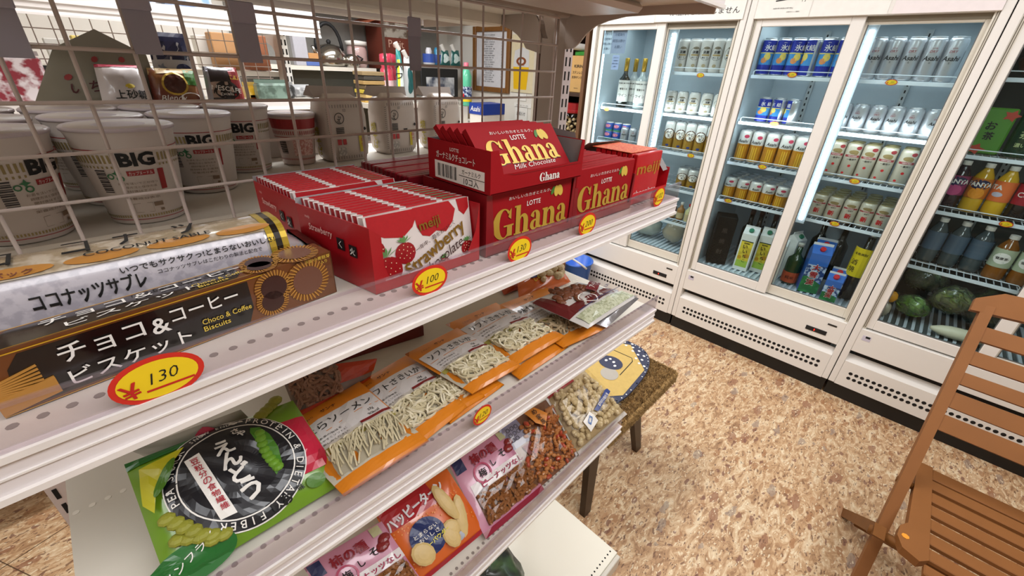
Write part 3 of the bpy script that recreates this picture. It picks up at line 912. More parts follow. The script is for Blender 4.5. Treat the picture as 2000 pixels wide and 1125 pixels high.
def carton(name, label, x, y, w, d, h, rz, body, gable, capm, prints, group=None, z=ZFL):
    t = thing(name, label, 'carton', (0, 0, 0), group)
    g = G(); hg = h - w * .55; m_ = w / 2
    g.add([(-d / 2, -m_, 0), (-d / 2, m_, 0), (d / 2, m_, 0), (d / 2, -m_, 0), (-d / 2, -m_, hg), (-d / 2, m_, hg), (d / 2, m_, hg), (d / 2, -m_, hg)],
          [(0, 1, 2, 3), (1, 0, 4, 5), (2, 1, 5, 6), (3, 2, 6, 7), (0, 3, 7, 4)])
    part('carton_body', g, body, t)
    g = G(); hr = hg + w * .4
    g.add([(-d / 2, -m_, hg), (-d / 2, m_, hg), (d / 2, m_, hg), (d / 2, -m_, hg), (-.002, -m_, hr), (-.002, m_, hr), (.002, m_, hr), (.002, -m_, hr)],
          [(1, 0, 4, 5), (3, 2, 6, 7), (2, 1, 5, 6), (0, 3, 7, 4)])
    part('gable_top', g, gable, t)
    part('top_seam', G().box(-.002, .002, -m_, m_, hr, h), M('eceeee', .5), t)
    n = V((-(hr - hg), 0, d / 2)).normalized(); c = V((-d / 4, 0, (hg + hr) / 2))
    part('screw_cap', G().cyl(c, c + n * .013, .013, n=16), capm, t)
    S = Flat((-d / 2, m_, 0), (0, -w, 0), (0, 0, hg))
    for nm, mt, fn in prints:
        g = G(); fn(g, S); part(nm, g, mt, t)
    t.location = (x, y, z); t.rotation_euler = (0, 0, rz)
    return t


grn = M('1f7a5a', .4); yg = M('d9cf3a', .5)
iic = [('yellow_field', M('e0cb3c', .5, col2='c9b02e', ns=30), lambda g, S: g.patch(S, .1, .9, .14, .82, 1, 1, .0004)),
       ('green_field', M('a9c84a', .5), lambda g, S: g.patch(S, .1, .9, .1, .28, 1, 1, .0006)),
       ('green_band', M('2a3a22', .5), lambda g, S: g.patch(S, .1, .9, .80, .825, 1, 1, .0008)),
       ('gold_print', M('c8941e', .5), lambda g, S: g.ell(S, .7, .42, .18, .06, h=.0008).ell(S, .25, .36, .14, .05, h=.0008)),
       ('black_lettering', INK, lambda g, S: g.t(S, 'い', .45, .66, .021, .02, h=.001).t(S, 'い', .52, .53, .021, .02, h=.001).t(S, 'ち', .55, .40, .021, .02, h=.001).t(S, 'こ', .58, .28, .017, .02, h=.001).t(S, '麦焼酎', .5, .755, .010, .01, h=.001))]
for i, (px, py, x) in enumerate(((1447, 520, 2.64), (1480, 531, 2.69), (1505, 546, 2.585))):
    y = on(px, py, X=x).y
    carton('shochu_carton', ['yellow and white shochu carton beside the black box', 'yellow and white shochu carton in the middle of three', 'yellow and white shochu carton nearest the door stile'][i],
           x + .045, y + (.010, .014, .022)[i], .078, .078, .27, .08, M('e4e6e2', .5), M('e9ecea', .5), grn, iic, 'yellow shochu cartons')
carton('shochu_carton', 'yellow shochu carton seen edge on right of the door stile', 2.80, .395, .078, .078, .27, 1.2, M('e4e6e2', .5), M('e9ecea', .5), grn, iic, 'yellow shochu cartons')
t = thing('gift_box', 'tall black box standing at the left of the shochu cartons', 'box', (2.68, .74, ZFL))
g = G().box(-.055, .055, -.055, .055, 0, .30, .004); g.v = [(a * cos(.4) - b * sin(.4) + 2.68, a * sin(.4) + b * cos(.4) + .757, c + ZFL) for a, b, c in g.v]
part('box_body', g, M('171615', .8, spec=.15), t)
S = Flat((2.68 - .0555 * cos(.4) - .055 * sin(.4) * 1, .757 - .0555 * sin(.4) + .055 * cos(.4), ZFL), (.11 * sin(.4), -.11 * cos(.4), 0), (0, 0, .3))
part('embossed_lettering', G().t(S, '黒', .5, .72, .03, .01, h=.0012).t(S, '焼', .5, .5, .03, .01, h=.0012).t(S, '酎', .5, .28, .03, .01, h=.0012), M('3a3330', .4), t)
sn = [('green_hills', M('1f6a38', .5, col2='2f8a4a', ns=25), lambda g, S: g.poly(S, [(0, 0), (1, 0), (1, .26), (.6, .34), (.2, .42), (0, .4)], .0005)),
      ('dark_sky', M('1c3f78', .5, col2='b9cbe2', ns=55), lambda g, S: g.patch(S, 0, 1, .3, .72, 1, 1, .0003)),
      ('white_outline', WHITE, lambda g, S: g.t(S, '大', .5, .66, S.W * .42, .075, h=.0008).t(S, '雪', .48, .47, S.W * .42, .075, h=.0008).t(S, '渓', .44, .28, S.W * .42, .075, h=.0008)),
      ('red_lettering', M('a8202c', .5), lambda g, S: g.t(S, '大', .5, .66, S.W * .38, .035, h=.0012).t(S, '雪', .48, .47, S.W * .38, .035, h=.0012).t(S, '渓', .44, .28, S.W * .38, .035, h=.0012))]
skb = M('2f6ac2', .4)
for px, py, x, w_, h_, lb, a in ((1583, 556, 2.63, .09, .275, 'large blue sake carton with red lettering in front', .3), (1583, 556, 2.74, .09, .275, 'large blue sake carton behind the front one', .1),
                             (1624, 589, 2.60, .07, .155, 'small blue sake carton in front of the large one', .1), (1624, 589, 2.69, .07, .155, 'small blue sake carton behind the small front one', .1)):
    y = on(1583 if w_ > .08 else 1622, py, X=2.63 if w_ > .08 else 2.60).y
    carton('sake_carton', lb, x + w_ / 2, y + (.022 if w_ < .08 else .018), w_, w_, h_, a, skb, skb, REDP, sn, 'blue sake cartons')
bottle('sake_bottle', 'dark green bottle with orange label left of the blue cartons', (2.70, on(1540, 552, X=2.68).y + .01, ZFL), .24, .04, GGL, .08, capm=M('b9b9b0', .3), lm=M('c8552e', .5), lz=(.04, .3), words=[('純米', .5, .5, .02)])
bottle('sake_bottle', 'tall black bottle behind the blue cartons', (2.92, on(1552, 540, X=2.68).y - .02, ZFL), .36, .04, DGL, .12, capm=BLACK, lm=M('2a2a28', .5))
bottle('sake_bottle', 'dark bottle half hidden at the back right of the blue cartons', (2.95, .20, ZFL), .34, .04, DGL, .1, capm=BLACK, lm=None)
yl = M('f2d81c', .5)
bt = bottle('shochu_bottle', 'large dark bottle with bright yellow label at the right', (2.745, .072, ZFL), .37, .047, DGL, .07, capm=ALU, lm=yl, lz=(.36, .78), words=[('本格焼酎', .45, .80, .014), ('酒', .40, .5, .03), ('焼', .40, .25, .03)])
for i, (px, py) in enumerate(((1462, 445), (1480, 447), (1508, 450))):
    bottle('wine_bottle', '%s dark bottle top showing behind the shochu cartons' % NUM[i], (2.90, on(px, py, X=2.9).y, ZFL), .31, .036, DGL, .1, capm=M('4a2a22', .4), lm=None, group='bottles behind the shochu cartons')
# price tags in the fridges
for px, py, txt, lb, z in ((1368, 147, '230', 'oval price tag under the tall white cans', 0), (1349, 304, '190', 'oval price tag under the tall gold cans', 2), (1547, 146, '220', 'oval price tag under the tall blue cans', 0),
                        (1512, 242, '160', 'oval price tag under the short blue cans', 1), (1489, 326, '260', 'oval price tag under the tall amber cans', 2), (1422, 392, '180', 'oval price tag under the short amber cans', 3),
                        (1741, 161, '300', 'oval price tag under the tall silver cans', 0), (1669, 354, '260', 'oval price tag under the tall cream cans', 2), (1630, 437, '230', 'oval price tag under the short cream cans', 3),
                        (1185, 213, '900', 'oval price tag under the wine bottles', 1), (1965, 438, '170', 'oval price tag under the orange soda bottles', 9)):
    sticker(px, py, .042, .024, txt, lb, None, plane='x', X=2.624)

# eggs, onion and bags at the bottom of the left fridge
FILM = clear('clear_bag_film', 'f4f6f4', .25, .12, haze=.12)
def bagblob(g, c, rx, ry, rz, seed=0, n=18, m=10, amp=.12):
    c = V(c); vs = []
    for i in range(m + 1):
        t = pi * i / m
        for k in range(n):
            a = 2 * pi * k / n
            j = 1 + amp * (sin(3 * a + seed + t * 2) * .5 + sin(7 * a + seed * 2 - t * 5) * .35 + sin(11 * t + seed) * .3)
            vs.append(c + V((sin(t) * cos(a) * rx * j, sin(t) * sin(a) * ry * j, cos(t) * rz * j)))
    g.add(vs, [(i * n + k, (i + 1) * n + k, (i + 1) * n + (k + 1) % n, i * n + (k + 1) % n) for i in range(m) for k in range(n)])
    return g
t = thing('vegetable_bag', 'clear plastic bag of pale vegetables at the bottom of left fridge', 'bag', (2.72, 1.27, ZFL))
part('bag_film', bagblob(G(), (2.735, 1.28, ZFL + .084), .085, .105, .07, 1), M('b9beb4', .25, coat=.5, bump=.3, ns=30), t, smooth=True)
solo('onion', G().blob((2.72, 1.245, ZFL + .186), .032, .034, .03, 16, 10), M('c47a3c', .3, ns=20), 'orange brown onion resting on the plastic bag of vegetables', 'onion', smooth=True)
solo('taro_bag', bagblob(G(), (2.73, 1.075, ZFL + .092), .07, .072, .075, 4), M('a39a86', .25, coat=.6, bump=.3, ns=22), 'wrinkled clear bag of brown roots right of the onion', 'bag', smooth=True)
for i in range(4):
    bottle('milk_drink_bottle', '%s small brown bottle from the left on the low wire shelf' % NUM[i], (2.72, 1.17 - i * .055, .665), .115, .024, M(['8d5a32', '8d5a32', 'a5743c', 'd8d29a'][i], .3), .15, capm=[WHITE, BLACK, WHITE, REDP][i], lm=M('c9b48a', .5), group='small bottles on the low wire shelf')
solo('egg_pack', bagblob(G(), (2.74, .965, .667 + .045), .032, .028, .036, 7), M('a9b4bc', .3, coat=.5), 'grey plastic wrapped pack right of the small bottles', 'pack', smooth=True)

# right fridge: soda, tea, water, vegetables
_ly = {}
def soda(px, py, z, liq, lab, words, lb, h=.205, r=.034, cap=WHITE, X=2.69, lm=None, grp='soda bottles in the right fridge'):
    y = on(px, py, X=X).y; x = X + r; z += .001
    if z in _ly: y = min(y, _ly[z] - 2 * r - .004)
    _ly[z] = y
    t = thing('soda_bottle', lb, 'bottle', (x, y, z), grp)
    k = h / .205
    P = [(r * .85, 0), (r, .01), (r, .05 * k), (r * .93, .075 * k), (r, .10 * k), (r, .135 * k), (r * .85, .155 * k), (r * .5, .178 * k), (r * .38, .186 * k), (r * .38, .192 * k)]
    part('liquid_body', G().lathe([(a, b + z) for a, b in P], 18, (x, y, 0)), liq, t, smooth=True)
    part('cap', G().cyl((x, y, z + .188 * k), (x, y, z + h), r * .44, n=16), cap, t)
    S = Cyl((x, y, 0), r + .0005, r + .0005, z + .062 * k, z + .145 * k, phi=pi + math.atan2(y, x))
    part('wrap_label', G().patch(S, 0, 1, 0, 1, 20, 4, .0006), lab, t, smooth=True)
    for nm, mt, its in words:
        g = G()
        for it in its:
            if it[0] == 't': g.t(S, it[1], it[2], it[3], it[4], it[5], h=.0016)
            else: g.ell(S, it[1], it[2], it[3], it[4], h=.0011, n=14, rings=2)
        part(nm, g, mt, t)
    return t
fan = lambda c: [('round_fruit', c, [('e', .5, .25, .12, .28)]), ('blue_field', M('1c1f4a', .4), [('e', .5, .70, .16, .24)]), ('white_lettering', WHITE, [('t', 'FANTA', .5, .7, .019, .03)])]
org = M('e08a1c', .15, coat=.5)
soda(1846, 402, 1.032, M('24101c', .15, coat=.5), M('8d2f5c', .3), fan(M('c04a80', .4)), 'dark purple soda bottle with white cap at the left edge')
soda(1874, 408, 1.032, M('d8a91c', .12, coat=.5), M('c8741e', .3), fan(M('ef9a2a', .4)), 'orange soda bottle with white lettering, left of two')
soda(1918, 415, 1.032, M('e0b01c', .12, coat=.5), M('e8763a', .3), [('barcode_panel', M('c9c4d4', .5), [('e', .45, .35, .08, .12)]), ('white_lettering', WHITE, [('t', 'FANTA', .3, .7, .019, .03)])], 'orange soda bottle turned to show its barcode')
soda(1962, 420, 1.032, M('140c0a', .12, coat=.5), M('a01c2c', .3), [('white_lettering', WHITE, [('t', 'Cola', .5, .5, .02, .01)])], 'cola bottle with red label at the right')
soda(1998, 430, 1.032, M('140c0a', .12, coat=.5), M('a01c2c', .3), [('white_lettering', WHITE, [('t', 'Cola', .5, .5, .02, .01)])], 'second cola bottle at the frame edge')
wt = clear('water_bottle', 'cfd8dc', .3, .05, haze=.25); wl_ = clear('water_wrap', 'a9c4dc', .3, .1, haze=.3)
for i, (px, py) in enumerate(((1800, 515), (1838, 523), (1880, 531))):
    soda(px, py, .77, M('4c585c', .12, coat=.6), M('5c7084', .2), [], '%s water bottle from the left above the vegetables' % NUM[i], h=.21, r=.036, X=2.72)
for i, (px, py) in enumerate(((1930, 540), (1985, 556))):
    soda(px, py, .77, M('8a5520', .12, coat=.5), M('b4bfa4', .35), [('white_mark', WHITE, [('e', .5, .5, .12, .3)]), ('dark_mark', INK, [('t', '健康茶', .5, .5, .012, .01)])], ['brown tea bottle with pale green label', 'second brown tea bottle at the frame edge'][i], h=.2, r=.036, X=2.68)
gt = M('143a24', .12, coat=.5)
t = thing('tea_carton', 'bright green tea pack with red leaves, left edge of right fridge', 'carton', (2.74, -.14, 1.272))
part('pack_body', G().box(2.70, 2.76, -.185, -.08, 1.2725, 1.45, .006), M('4f8a2c', .4), t)
S = Flat((2.699, -.08, 1.2725), (0, -.105, 0), (0, 0, .178))
part('black_lettering', G().t(S, 'お', .45, .62, .03, .02).t(S, '茶', .5, .4, .03, .02), INK, t)
part('red_leaves', G().ell(S, .3, .1, .25, .1, n=10, amp=.3, lob=5).ell(S, .85, .85, .2, .1, n=10, amp=.3, lob=5), M('b8402c', .5), t)
for i, (px, py) in enumerate(((1945, 318), (1985, 325))):
    y = (-.235, -.325)[i]; x = 2.72
    t = thing('tea_bottle', ['large dark green tea bottle beside the green pack', 'second dark green tea bottle at the frame edge'][i], 'bottle', (x, y, 1.272), 'green tea bottles')
    part('bottle_body', G().lathe([(.036, 1.272), (.04, 1.28), (.04, 1.42), (.036, 1.45), (.02, 1.49), (.014, 1.5)], 18, (x, y, 0)), gt, t, smooth=True)
    part('cap', G().cyl((x, y, 1.498), (x, y, 1.52), .015, n=14), WHITE, t)
    S = Cyl((x, y, 0), .04, .04, 1.29, 1.43, phi=pi + math.atan2(y, x))
    part('label_lettering', G().t(S, '緑', .5, .75, .028, .01).t(S, '茶', .5, .5, .028, .01).t(S, '濃い', .5, .22, .016, .01), M('c9d49a', .5), t)
    part('leaf_print', G().ell(S, .55, .93, .1, .12, n=10, rings=2), M('6fae3a', .5), t)
for i in range(3):
    solo('wrapped_pack', bagblob(G(), (2.74, -.155 - i * .115, 1.562 + .05), .042, .046, .042, i + 2), M(['6b3f2c', '4a332c', '7a5232'][i], .3, coat=.5), '%s brown wrapped pack on the top shelf of the right fridge' % NUM[i], 'pack', 'brown packs on the top shelf', smooth=True)
# leafy vegetables
leaf = M('4c6428', .45, col2='8a9450', ns=26); leaf2 = M('22361a', .5, col2='465a2a', ns=22); pale = M('6f9a3c', .4, col2='93b45c', ns=18)
def leafbunch(c, rx, ry, rz, n, mt, name, label, seed):
    r_ = random.Random(seed)
    t = thing(name, label, 'vegetable', (c[0], c[1], c[2] - rz))
    g = G()
    part('packed_greens', bagblob(G(), c, rx * .82, ry * .82, rz * .82, seed, 20, 12, .22), mt, t, smooth=True)
    for i in range(n // 3):
        a = r_.uniform(0, 2 * pi); b_ = r_.uniform(-1, 1); rr = sqrt(1 - b_ * b_)
        nr = V((rr * cos(a), rr * sin(a), b_)); p = V((c[0] + rx * nr.x * .84, c[1] + ry * nr.y * .84, c[2] + rz * nr.z * .84))
        d = (V((.1, .8, .55)) + V((r_.uniform(-.4, .4), r_.uniform(-.5, .5), r_.uniform(-.4, .4)))); d = (d - nr * d.dot(nr)).normalized() * r_.uniform(.022, .036)
        s_ = d.cross(nr).normalized() * r_.uniform(.012, .020); up = nr * .005
        rows = [(-1, .25), (-.5, .85), (0, 1), (.5, .8), (1, .15)]; vs = []
        for f_, w_ in rows:
            q_ = p + d * f_ - nr * (.004 * f_ * f_); vs += [q_ - s_ * w_ + up * r_.uniform(.2, 1.4), q_ - up * .3, q_ + s_ * w_ + up * r_.uniform(.2, 1.4)]
        g.add(vs, [(3 * k, 3 * k + 3, 3 * k + 4, 3 * k + 1) for k in range(4)] + [(3 * k + 1, 3 * k + 4, 3 * k + 5, 3 * k + 2) for k in range(4)])
    part('leaves', g, mt, t, kind='stuff', smooth=True)
    part('clear_bag', bagblob(G(), c, rx * 1.02, ry * 1.02, rz * 1.02, seed), clear('veg_film', 'f2f6f0', .3, .1, haze=.05), t, smooth=True)
    return t
leafbunch((2.76, -.185, ZFL + .205), .07, .085, .06, 240, leaf2, 'spinach_bag', 'dark green leaves in a clear bag, top left of the vegetables', 3)
leafbunch((2.665, -.30, ZFL + .165), .042, .072, .065, 260, leaf, 'leafy_greens_bag', 'yellow green leafy stalks in a clear bag, middle of the fridge', 5)
leafbunch((2.69, -.19, ZFL + .078), .05, .07, .052, 160, pale, 'cabbage_bag', 'bright green cabbage leaves in a clear bag at the fridge bottom', 8)
leafbunch((2.80, -.45, ZFL + .13), .075, .10, .10, 260, leaf2, 'spinach_bag', 'dark leaves in a clear bag right of the white radish', 9)
g = G(); pts = [V((2.60 + .006 * i, -.275 - i * .033, ZFL + .033)) for i in range(7)]
g.tube(pts, [.008, .022, .028, .029, .028, .024, .012], 12); solo('daikon_radish', g, M('e4dfc4', .4), 'long white radish lying in front of the leafy greens', 'radish', smooth=True)
g = bagblob(G(), (2.62, -.10, ZFL + .045), .020, .020, .035, 12); solo('mushroom_bag', g, M('b3aa96', .3, coat=.5), 'small bag of pale mushrooms with an orange tape seal', 'bag', smooth=True)
g = bagblob(G(), (2.62, -.10, ZFL + .115), .022, .022, .028, 5); solo('orange_seal', g, M('d8941e', .45), 'orange yellow bundled bag top above the mushrooms', 'bag', smooth=True)
# ================================================================== chocolate and biscuits on the upper shelf
def _arc(o, i, a0, a1, n=12):
    vs = []
    for k in range(n + 1):
        a = radians(a0 + (a1 - a0) * k / n)
        vs += [(o[0] + cos(a) * o[2], o[1] + sin(a) * o[3]), (i[0] + cos(a) * i[2], i[1] + sin(a) * i[3])]
    return vs, [(2 * k, 2 * k + 2, 2 * k + 3, 2 * k + 1) for k in range(n)]


def _r(x0, x1, y0, y1): return [(x0, y0), (x1, y0), (x1, y1), (x0, y1)], [(0, 1, 2, 3)]


GLY = {'G': ([_arc((.46, .5, .46, .53), (.52, .5, .22, .48), 42, 330, 22), _r(.66, .90, .03, .40), _r(.50, .97, .385, .44), ([(.70, .72), (.84, .62), (.84, 1.0), (.76, .93)], [(0, 1, 2, 3)])], 1.0),
       'h': ([_r(.07, .29, 0, 1.02), _r(0, .29, .97, 1.03), _r(0, .36, -.01, .05), _arc((.46, .40, .24, .30), (.38, .40, .09, .20), 0, 150, 10), _r(.47, .70, 0, .42), _r(.41, .77, -.01, .05)], .80),
       'n': ([_r(.07, .29, 0, .68), _r(0, .29, .63, .69), _r(0, .36, -.01, .05), _arc((.46, .40, .24, .30), (.38, .40, .09, .20), 0, 150, 10), _r(.47, .70, 0, .42), _r(.41, .77, -.01, .05)], .80),
       'a': ([_arc((.28, .46, .26, .24), (.25, .46, .07, .19), 0, 165, 10), _r(.32, .54, .04, .48), _arc((.25, .18, .23, .20), (.29, .18, .08, .13), 60, 320, 14), ([(.32, .04), (.62, -.01), (.64, .06), (.5, .12)], [(0, 1, 2, 3)]), ([(.06, .5), (.2, .44), (.22, .56), (.1, .6)], [(0, 1, 2, 3)])], .66)}


def ghana(g, S, u, v, size, rot=0, h=.0008, grow=0):
    x = 0; W = sum(GLY[c][1] for c in 'Ghana'); kk = 0
    for c in 'Ghana':
        for vs, fs in GLY[c][0]:
            out = []
            for a, b in vs:
                X = (a + x - W / 2) * size; Y = (b - .4) * size
                X, Y = X * cos(rot) - Y * sin(rot), X * sin(rot) + Y * cos(rot)
                out.append(S.pt(u + X / S.W, v + Y / S.H, h))
            g.add([p + S.N * kk * .00008 for p in out], fs); kk = (kk + 1) % 5
        x += GLY[c][1]
    return g


RED = M('980d17', .6, noise=.04, ns=8, spec=.2); RED2 = M('850c16', .45, coat=.05); CARDG = M('8b8584', .7)
GOLDP = M('c9a53f', .35, metal=.25); WHP = M('f0ece6', .5)


def ghana_front(t, S, top=True, cut=0):
    part('gold_logo', ghana(G(), S, .50, .40 + cut, S.W * (.232 - cut * .22)), GOLDP, t)
    part('logo_outline', ghana(G(), S, .508, .388 + cut, S.W * (.234 - cut * .22), h=.0001), M('4a0a10', .5), t)
    g = G().t(S, 'LOTTE', .50, .70 + cut * .85, S.H * .085, .01).t(S, 'おいしいカカオとミルク。', .46, .85 + cut * .4, S.H * .055, 0, fit=S.W * .5)
    part('white_lettering', g, WHP, t)
    g = G().ell(S, .83, .80, .035, .11, rot=.5, n=12, h=.0009).ell(S, .78, .80, .03, .10, rot=.1, n=12, h=.001); part('cacao_pod', g, M('d9b84a', .5), t)
    part('green_leaf', G().ell(S, .735, .82, .02, .08, rot=-.5, n=10, h=.0008), M('3f7a2c', .5), t)


ORD = ['first', 'second', 'third', 'fourth', 'fifth', 'sixth', 'seventh', 'eighth', 'ninth', 'tenth', 'eleventh', 'twelfth', 'last']
# lower chocolate cartons: tray + upright bars one behind the other
def bar_pack(name, label, x0, x1, yf, n, z, h, pitch, col, front, group, yoff=0, edge=None):
    """n flat bars standing on their long edge, front bar at yf"""
    for i in range(n):
        y = yf + i * pitch
        t = thing(name, ('front ' if i == 0 else ORD[i] + ' from the front, ') + label, 'chocolate', ((x0 + x1) / 2, y, z), group)
        g = G().box(x0 + .001, x1 - .001, y, y + pitch * .86, z, z + h - (i % 3) * .0006, .0015)
        part('bar_wrapper', g, col, t)
        if i == 0:
            S = Flat((x0 + .001, y, z), (x1 - x0 - .002, 0, 0), (0, 0, h)); front(t, S)
        elif edge: edge(t, x0, x1, y, z, h, pitch)


def tray(name, label, x0, x1, y0, y1, z, hs, hf, col, inner=None, notch=None, back=None, flap=None):
    t = thing(name, label, 'carton', ((x0 + x1) / 2, (y0 + y1) / 2, z))
    th = .0012
    part('tray_base', G().box(x0, x1, y0, y1, z + .0003, z + .0013), col, t)
    part('side_wall', G().box(x0 - th, x0, y0, y1, z, z + hs), col, t)
    part('side_wall', G().box(x1, x1 + th, y0, y1, z, z + hs), col, t)
    part('back_wall', G().box(x0, x1, y1 - th, y1, z, z + (back or hs)), inner or col, t)
    part('front_wall', G().box(x0, x1, y0, y0 + th, z, z + hf), col, t)
    if notch:
        for s_ in (0, 1):
            xa, xb = (x0, x0 + notch) if s_ == 0 else (x1 - notch * .6, x1)
            pts = [(xa, hf), (xb, hf), (xb if s_ else xa, hs), (xa, hs)] if False else ([(x0, hf), (x0 + notch, hf), (x0 + notch * .55, hs), (x0, hs)] if s_ == 0 else [(x1 - notch * .5, hf), (x1, hf), (x1, hs), (x1 - notch * .2, hs)])
            g = G().add([(a, y0, z + b) for a, b in pts] + [(a, y0 + th, z + b) for a, b in pts], [(0, 1, 2, 3), (7, 6, 5, 4), (0, 4, 5, 1), (1, 5, 6, 2), (2, 6, 7, 3), (3, 7, 4, 0)])
            part('front_corner', g, col, t)
    return t


z = S1 + .0008
HB = .081
part_red = RED
tray('display_tray', 'red tray holding the front stack of milk chocolate bars', .333, .507, .360, .490, z, .080, .012, RED2, notch=.014)
bar_pack('chocolate_bar', 'flat red milk chocolate bar in the lower front carton', .336, .504, .3625, 11, z + .002, HB - .002, .0113, RED, ghana_front, 'red bars in the lower front carton')
tray('display_tray', 'red tray holding the right stack of milk chocolate bars', .510, .684, .360, .500, z, .062, .012, RED2, notch=.012)
bar_pack('chocolate_bar', 'flat red milk chocolate bar in the right hand carton', .513, .681, .363, 12, z + .002, .086, .0113, RED, ghana_front, 'red bars in the right hand carton')
# bars behind, by the mesh
bar_pack('chocolate_bar', 'dark red chocolate bar in the pack by the wire mesh', .318, .50, .505, 12, z + .002, .074, .0115, M('7c1420', .3, coat=.3), lambda t, S: None, 'dark red bars by the wire mesh')
# upper open carton
zt = z + HB + .001
X0, X1, Y0, Y1 = .331, .507, .352, .472
t = tray('open_display_carton', 'open red milk chocolate carton stacked on the lower one', X0, X1, Y0, Y1, zt, .050, .022, RED, inner=CARDG, notch=.020)
S = Flat((X0 - .0013, Y1, zt), (0, -(Y1 - Y0), 0), (0, 0, .050))
g = G().t(S, 'LOTTE', .46, .84, .0042, .01).t(S, 'ガーナミルクチョコレート', .47, .66, .0085, .01, fit=.075)
part('side_lettering', g, WHP, t)
p_ = part('paper_label', G().patch(S, .12, .92, .06, .50, 1, 1, .0004), WHP, t)
g = G()
for i in range(26):
    if (i * 7) % 5 != 0: g.patch(S, .16 + i * .0135, .16 + i * .0135 + .004 + .003 * (i % 3), .12, .44, 1, 1, .0007)
g.t(S, '10コ入', .72, .17, .009, .005).t(S, 'ガーナミルク', .72, .38, .006, 0, fit=.034); g.patch(S, .53, .92, .27, .285, 1, 1, .0007)
part('barcode_print', g, INK, p_)
S = Flat((X0, Y0 - .0001, zt), (X1 - X0, 0, 0), (0, 0, .022))
part('front_logo', ghana(G(), S, .60, .42, .0105, h=.0005), WHP, t)
part('fold_line', G().stroke(S, [(.17, .98), (.22, .9), (.98, .9)], .0006, h=.0005), RED2, t)
# raised side flaps / grey inside
g = G().add([(X1 + .0012, Y0 + .004, zt + .02), (X1 + .0012, Y1, zt + .02), (X1 + .006, Y1, zt + .062), (X1 + .003, Y0 + .02, zt + .057)], [(0, 1, 2, 3)])
part('inner_flap', g, CARDG, t)
part('grey_lining', G().box(X1 - .0012, X1 - .0004, Y0 + .004, Y1 - .002, zt + .003, zt + .049), CARDG, t)
for i, (dy, dx) in enumerate(((.002, 0), (.0145, 0), (.026, 0), (.0375, 0), (.049, 0))):
    a = V((X0 + .016, Y0 + .008 + dy, zt + .0065)); tilt = V((-.010 - .002 * i, .043, .061))
    b = thing('chocolate_bar', ['red milk chocolate bar leaning in front in the open upper carton', 'second leaning red bar in the open carton', 'third leaning red bar in the open carton', 'fourth leaning red bar in the open carton', 'rearmost leaning red bar in the open carton'][i], 'chocolate', a, 'leaning bars in the open upper carton')
    w_ = .142 if i == 0 else .150
    U = V((w_ if i else .150, -.006, 0)); n = U.cross(tilt).normalized()
    part('bar_wrapper', G().obox(a, U, tilt, -n * .008), RED, b)
    if i == 0:
        S = Flat(a, U, tilt); ghana_front(b, S, cut=.10)
        part('script_lettering', G().t(S, 'Milk Chocolate', .56, .28, .0062, -.006, shear=.35, rot=.03, fit=.078), WHP, b)
# meiji box at the far end
t = tray('open_display_carton', 'open red chocolate carton with grey flaps at the far end', .70, .835, .368, .50, z, .055, .02, M('c01420', .35, coat=.2), inner=CARDG, back=.08)
part('grey_flap', G().add([(.802, .365, z + .052), (.838, .372, z + .05), (.842, .41, z + .088), (.80, .40, z + .092)], [(0, 1, 2, 3)]), CARDG, t)
part('torn_flap', G().add([(.70, .50, z + .08), (.83, .50, z + .08), (.82, .47, z + .094), (.69, .47, z + .098)], [(0, 1, 2, 3)]), M('b8a58c', .7), t)
def mfront(t, S):
    part('gold_logo', G().t(S, 'meiji', .5, .66, .026, .02, fit=.085), M('c8862c', .4, metal=.3), t)
    part('white_lettering', G().t(S, 'chocolate', .5, .2, .009, 0, fit=.085), WHP, t)
bar_pack('chocolate_bar', 'bright red chocolate bar at the far end of the shelf', .705, .80, .372, 8, z + .002, .088, .0115, M('c4141c', .32, coat=.3), mfront, 'bright red bars at the far end', )
part('dotted_top', G().box(.705, .80, .385, .47, z + .0905, z + .0915), M('d8442c', .4, col2='e88a5a', ns=220), bpy.data.objects['open_display_carton.001'])

# strawberry chocolate: two open trays of leaning bars
SR = M('a8101b', .4, coat=.1); SW = M('ddd2ce', .35, coat=.3); SB = M('b3141f', .4, noise=.12, ns=300); GRNL = M('5c8a4a', .5)


def berry(g_b, g_s, g_l, S, u, v, r):
    """strawberry printed as relief: body, seeds, leaves"""
    k = S.W / S.H
    pts = []
    for i in range(18):
        a = 2 * pi * i / 18; rr = r * (1 - .18 * sin(a) + .08 * cos(2 * a))
        pts.append((u + cos(a) * rr * .9, v + sin(a) * rr * k))
    g_b.add([S.pt(u, v, .0012)] + [S.pt(a, b, .0008) for a, b in pts], [(0, i + 1, (i + 1) % 18 + 1) for i in range(18)])
    for j in range(14):
        a = j * 2.4; q = r * .85 * sqrt((j + .5) / 14)
        g_s.ell(S, u + cos(a) * q * .9, v + sin(a) * q * k, .005, n=6, h=.0016)
    for j in range(5):
        a = pi / 2 + (j - 2) * .55
        c_ = (u + cos(a) * r * .45, v + r * k * .8 + sin(a) * r * .3 * k)
        g_l.poly(S, [(u, v + r * k * .75), (c_[0] - .012, c_[1]), (u + cos(a) * r * .8, v + r * k * .9 + sin(a) * r * .5 * k), (c_[0] + .012, c_[1] + .01)], h=.0018)


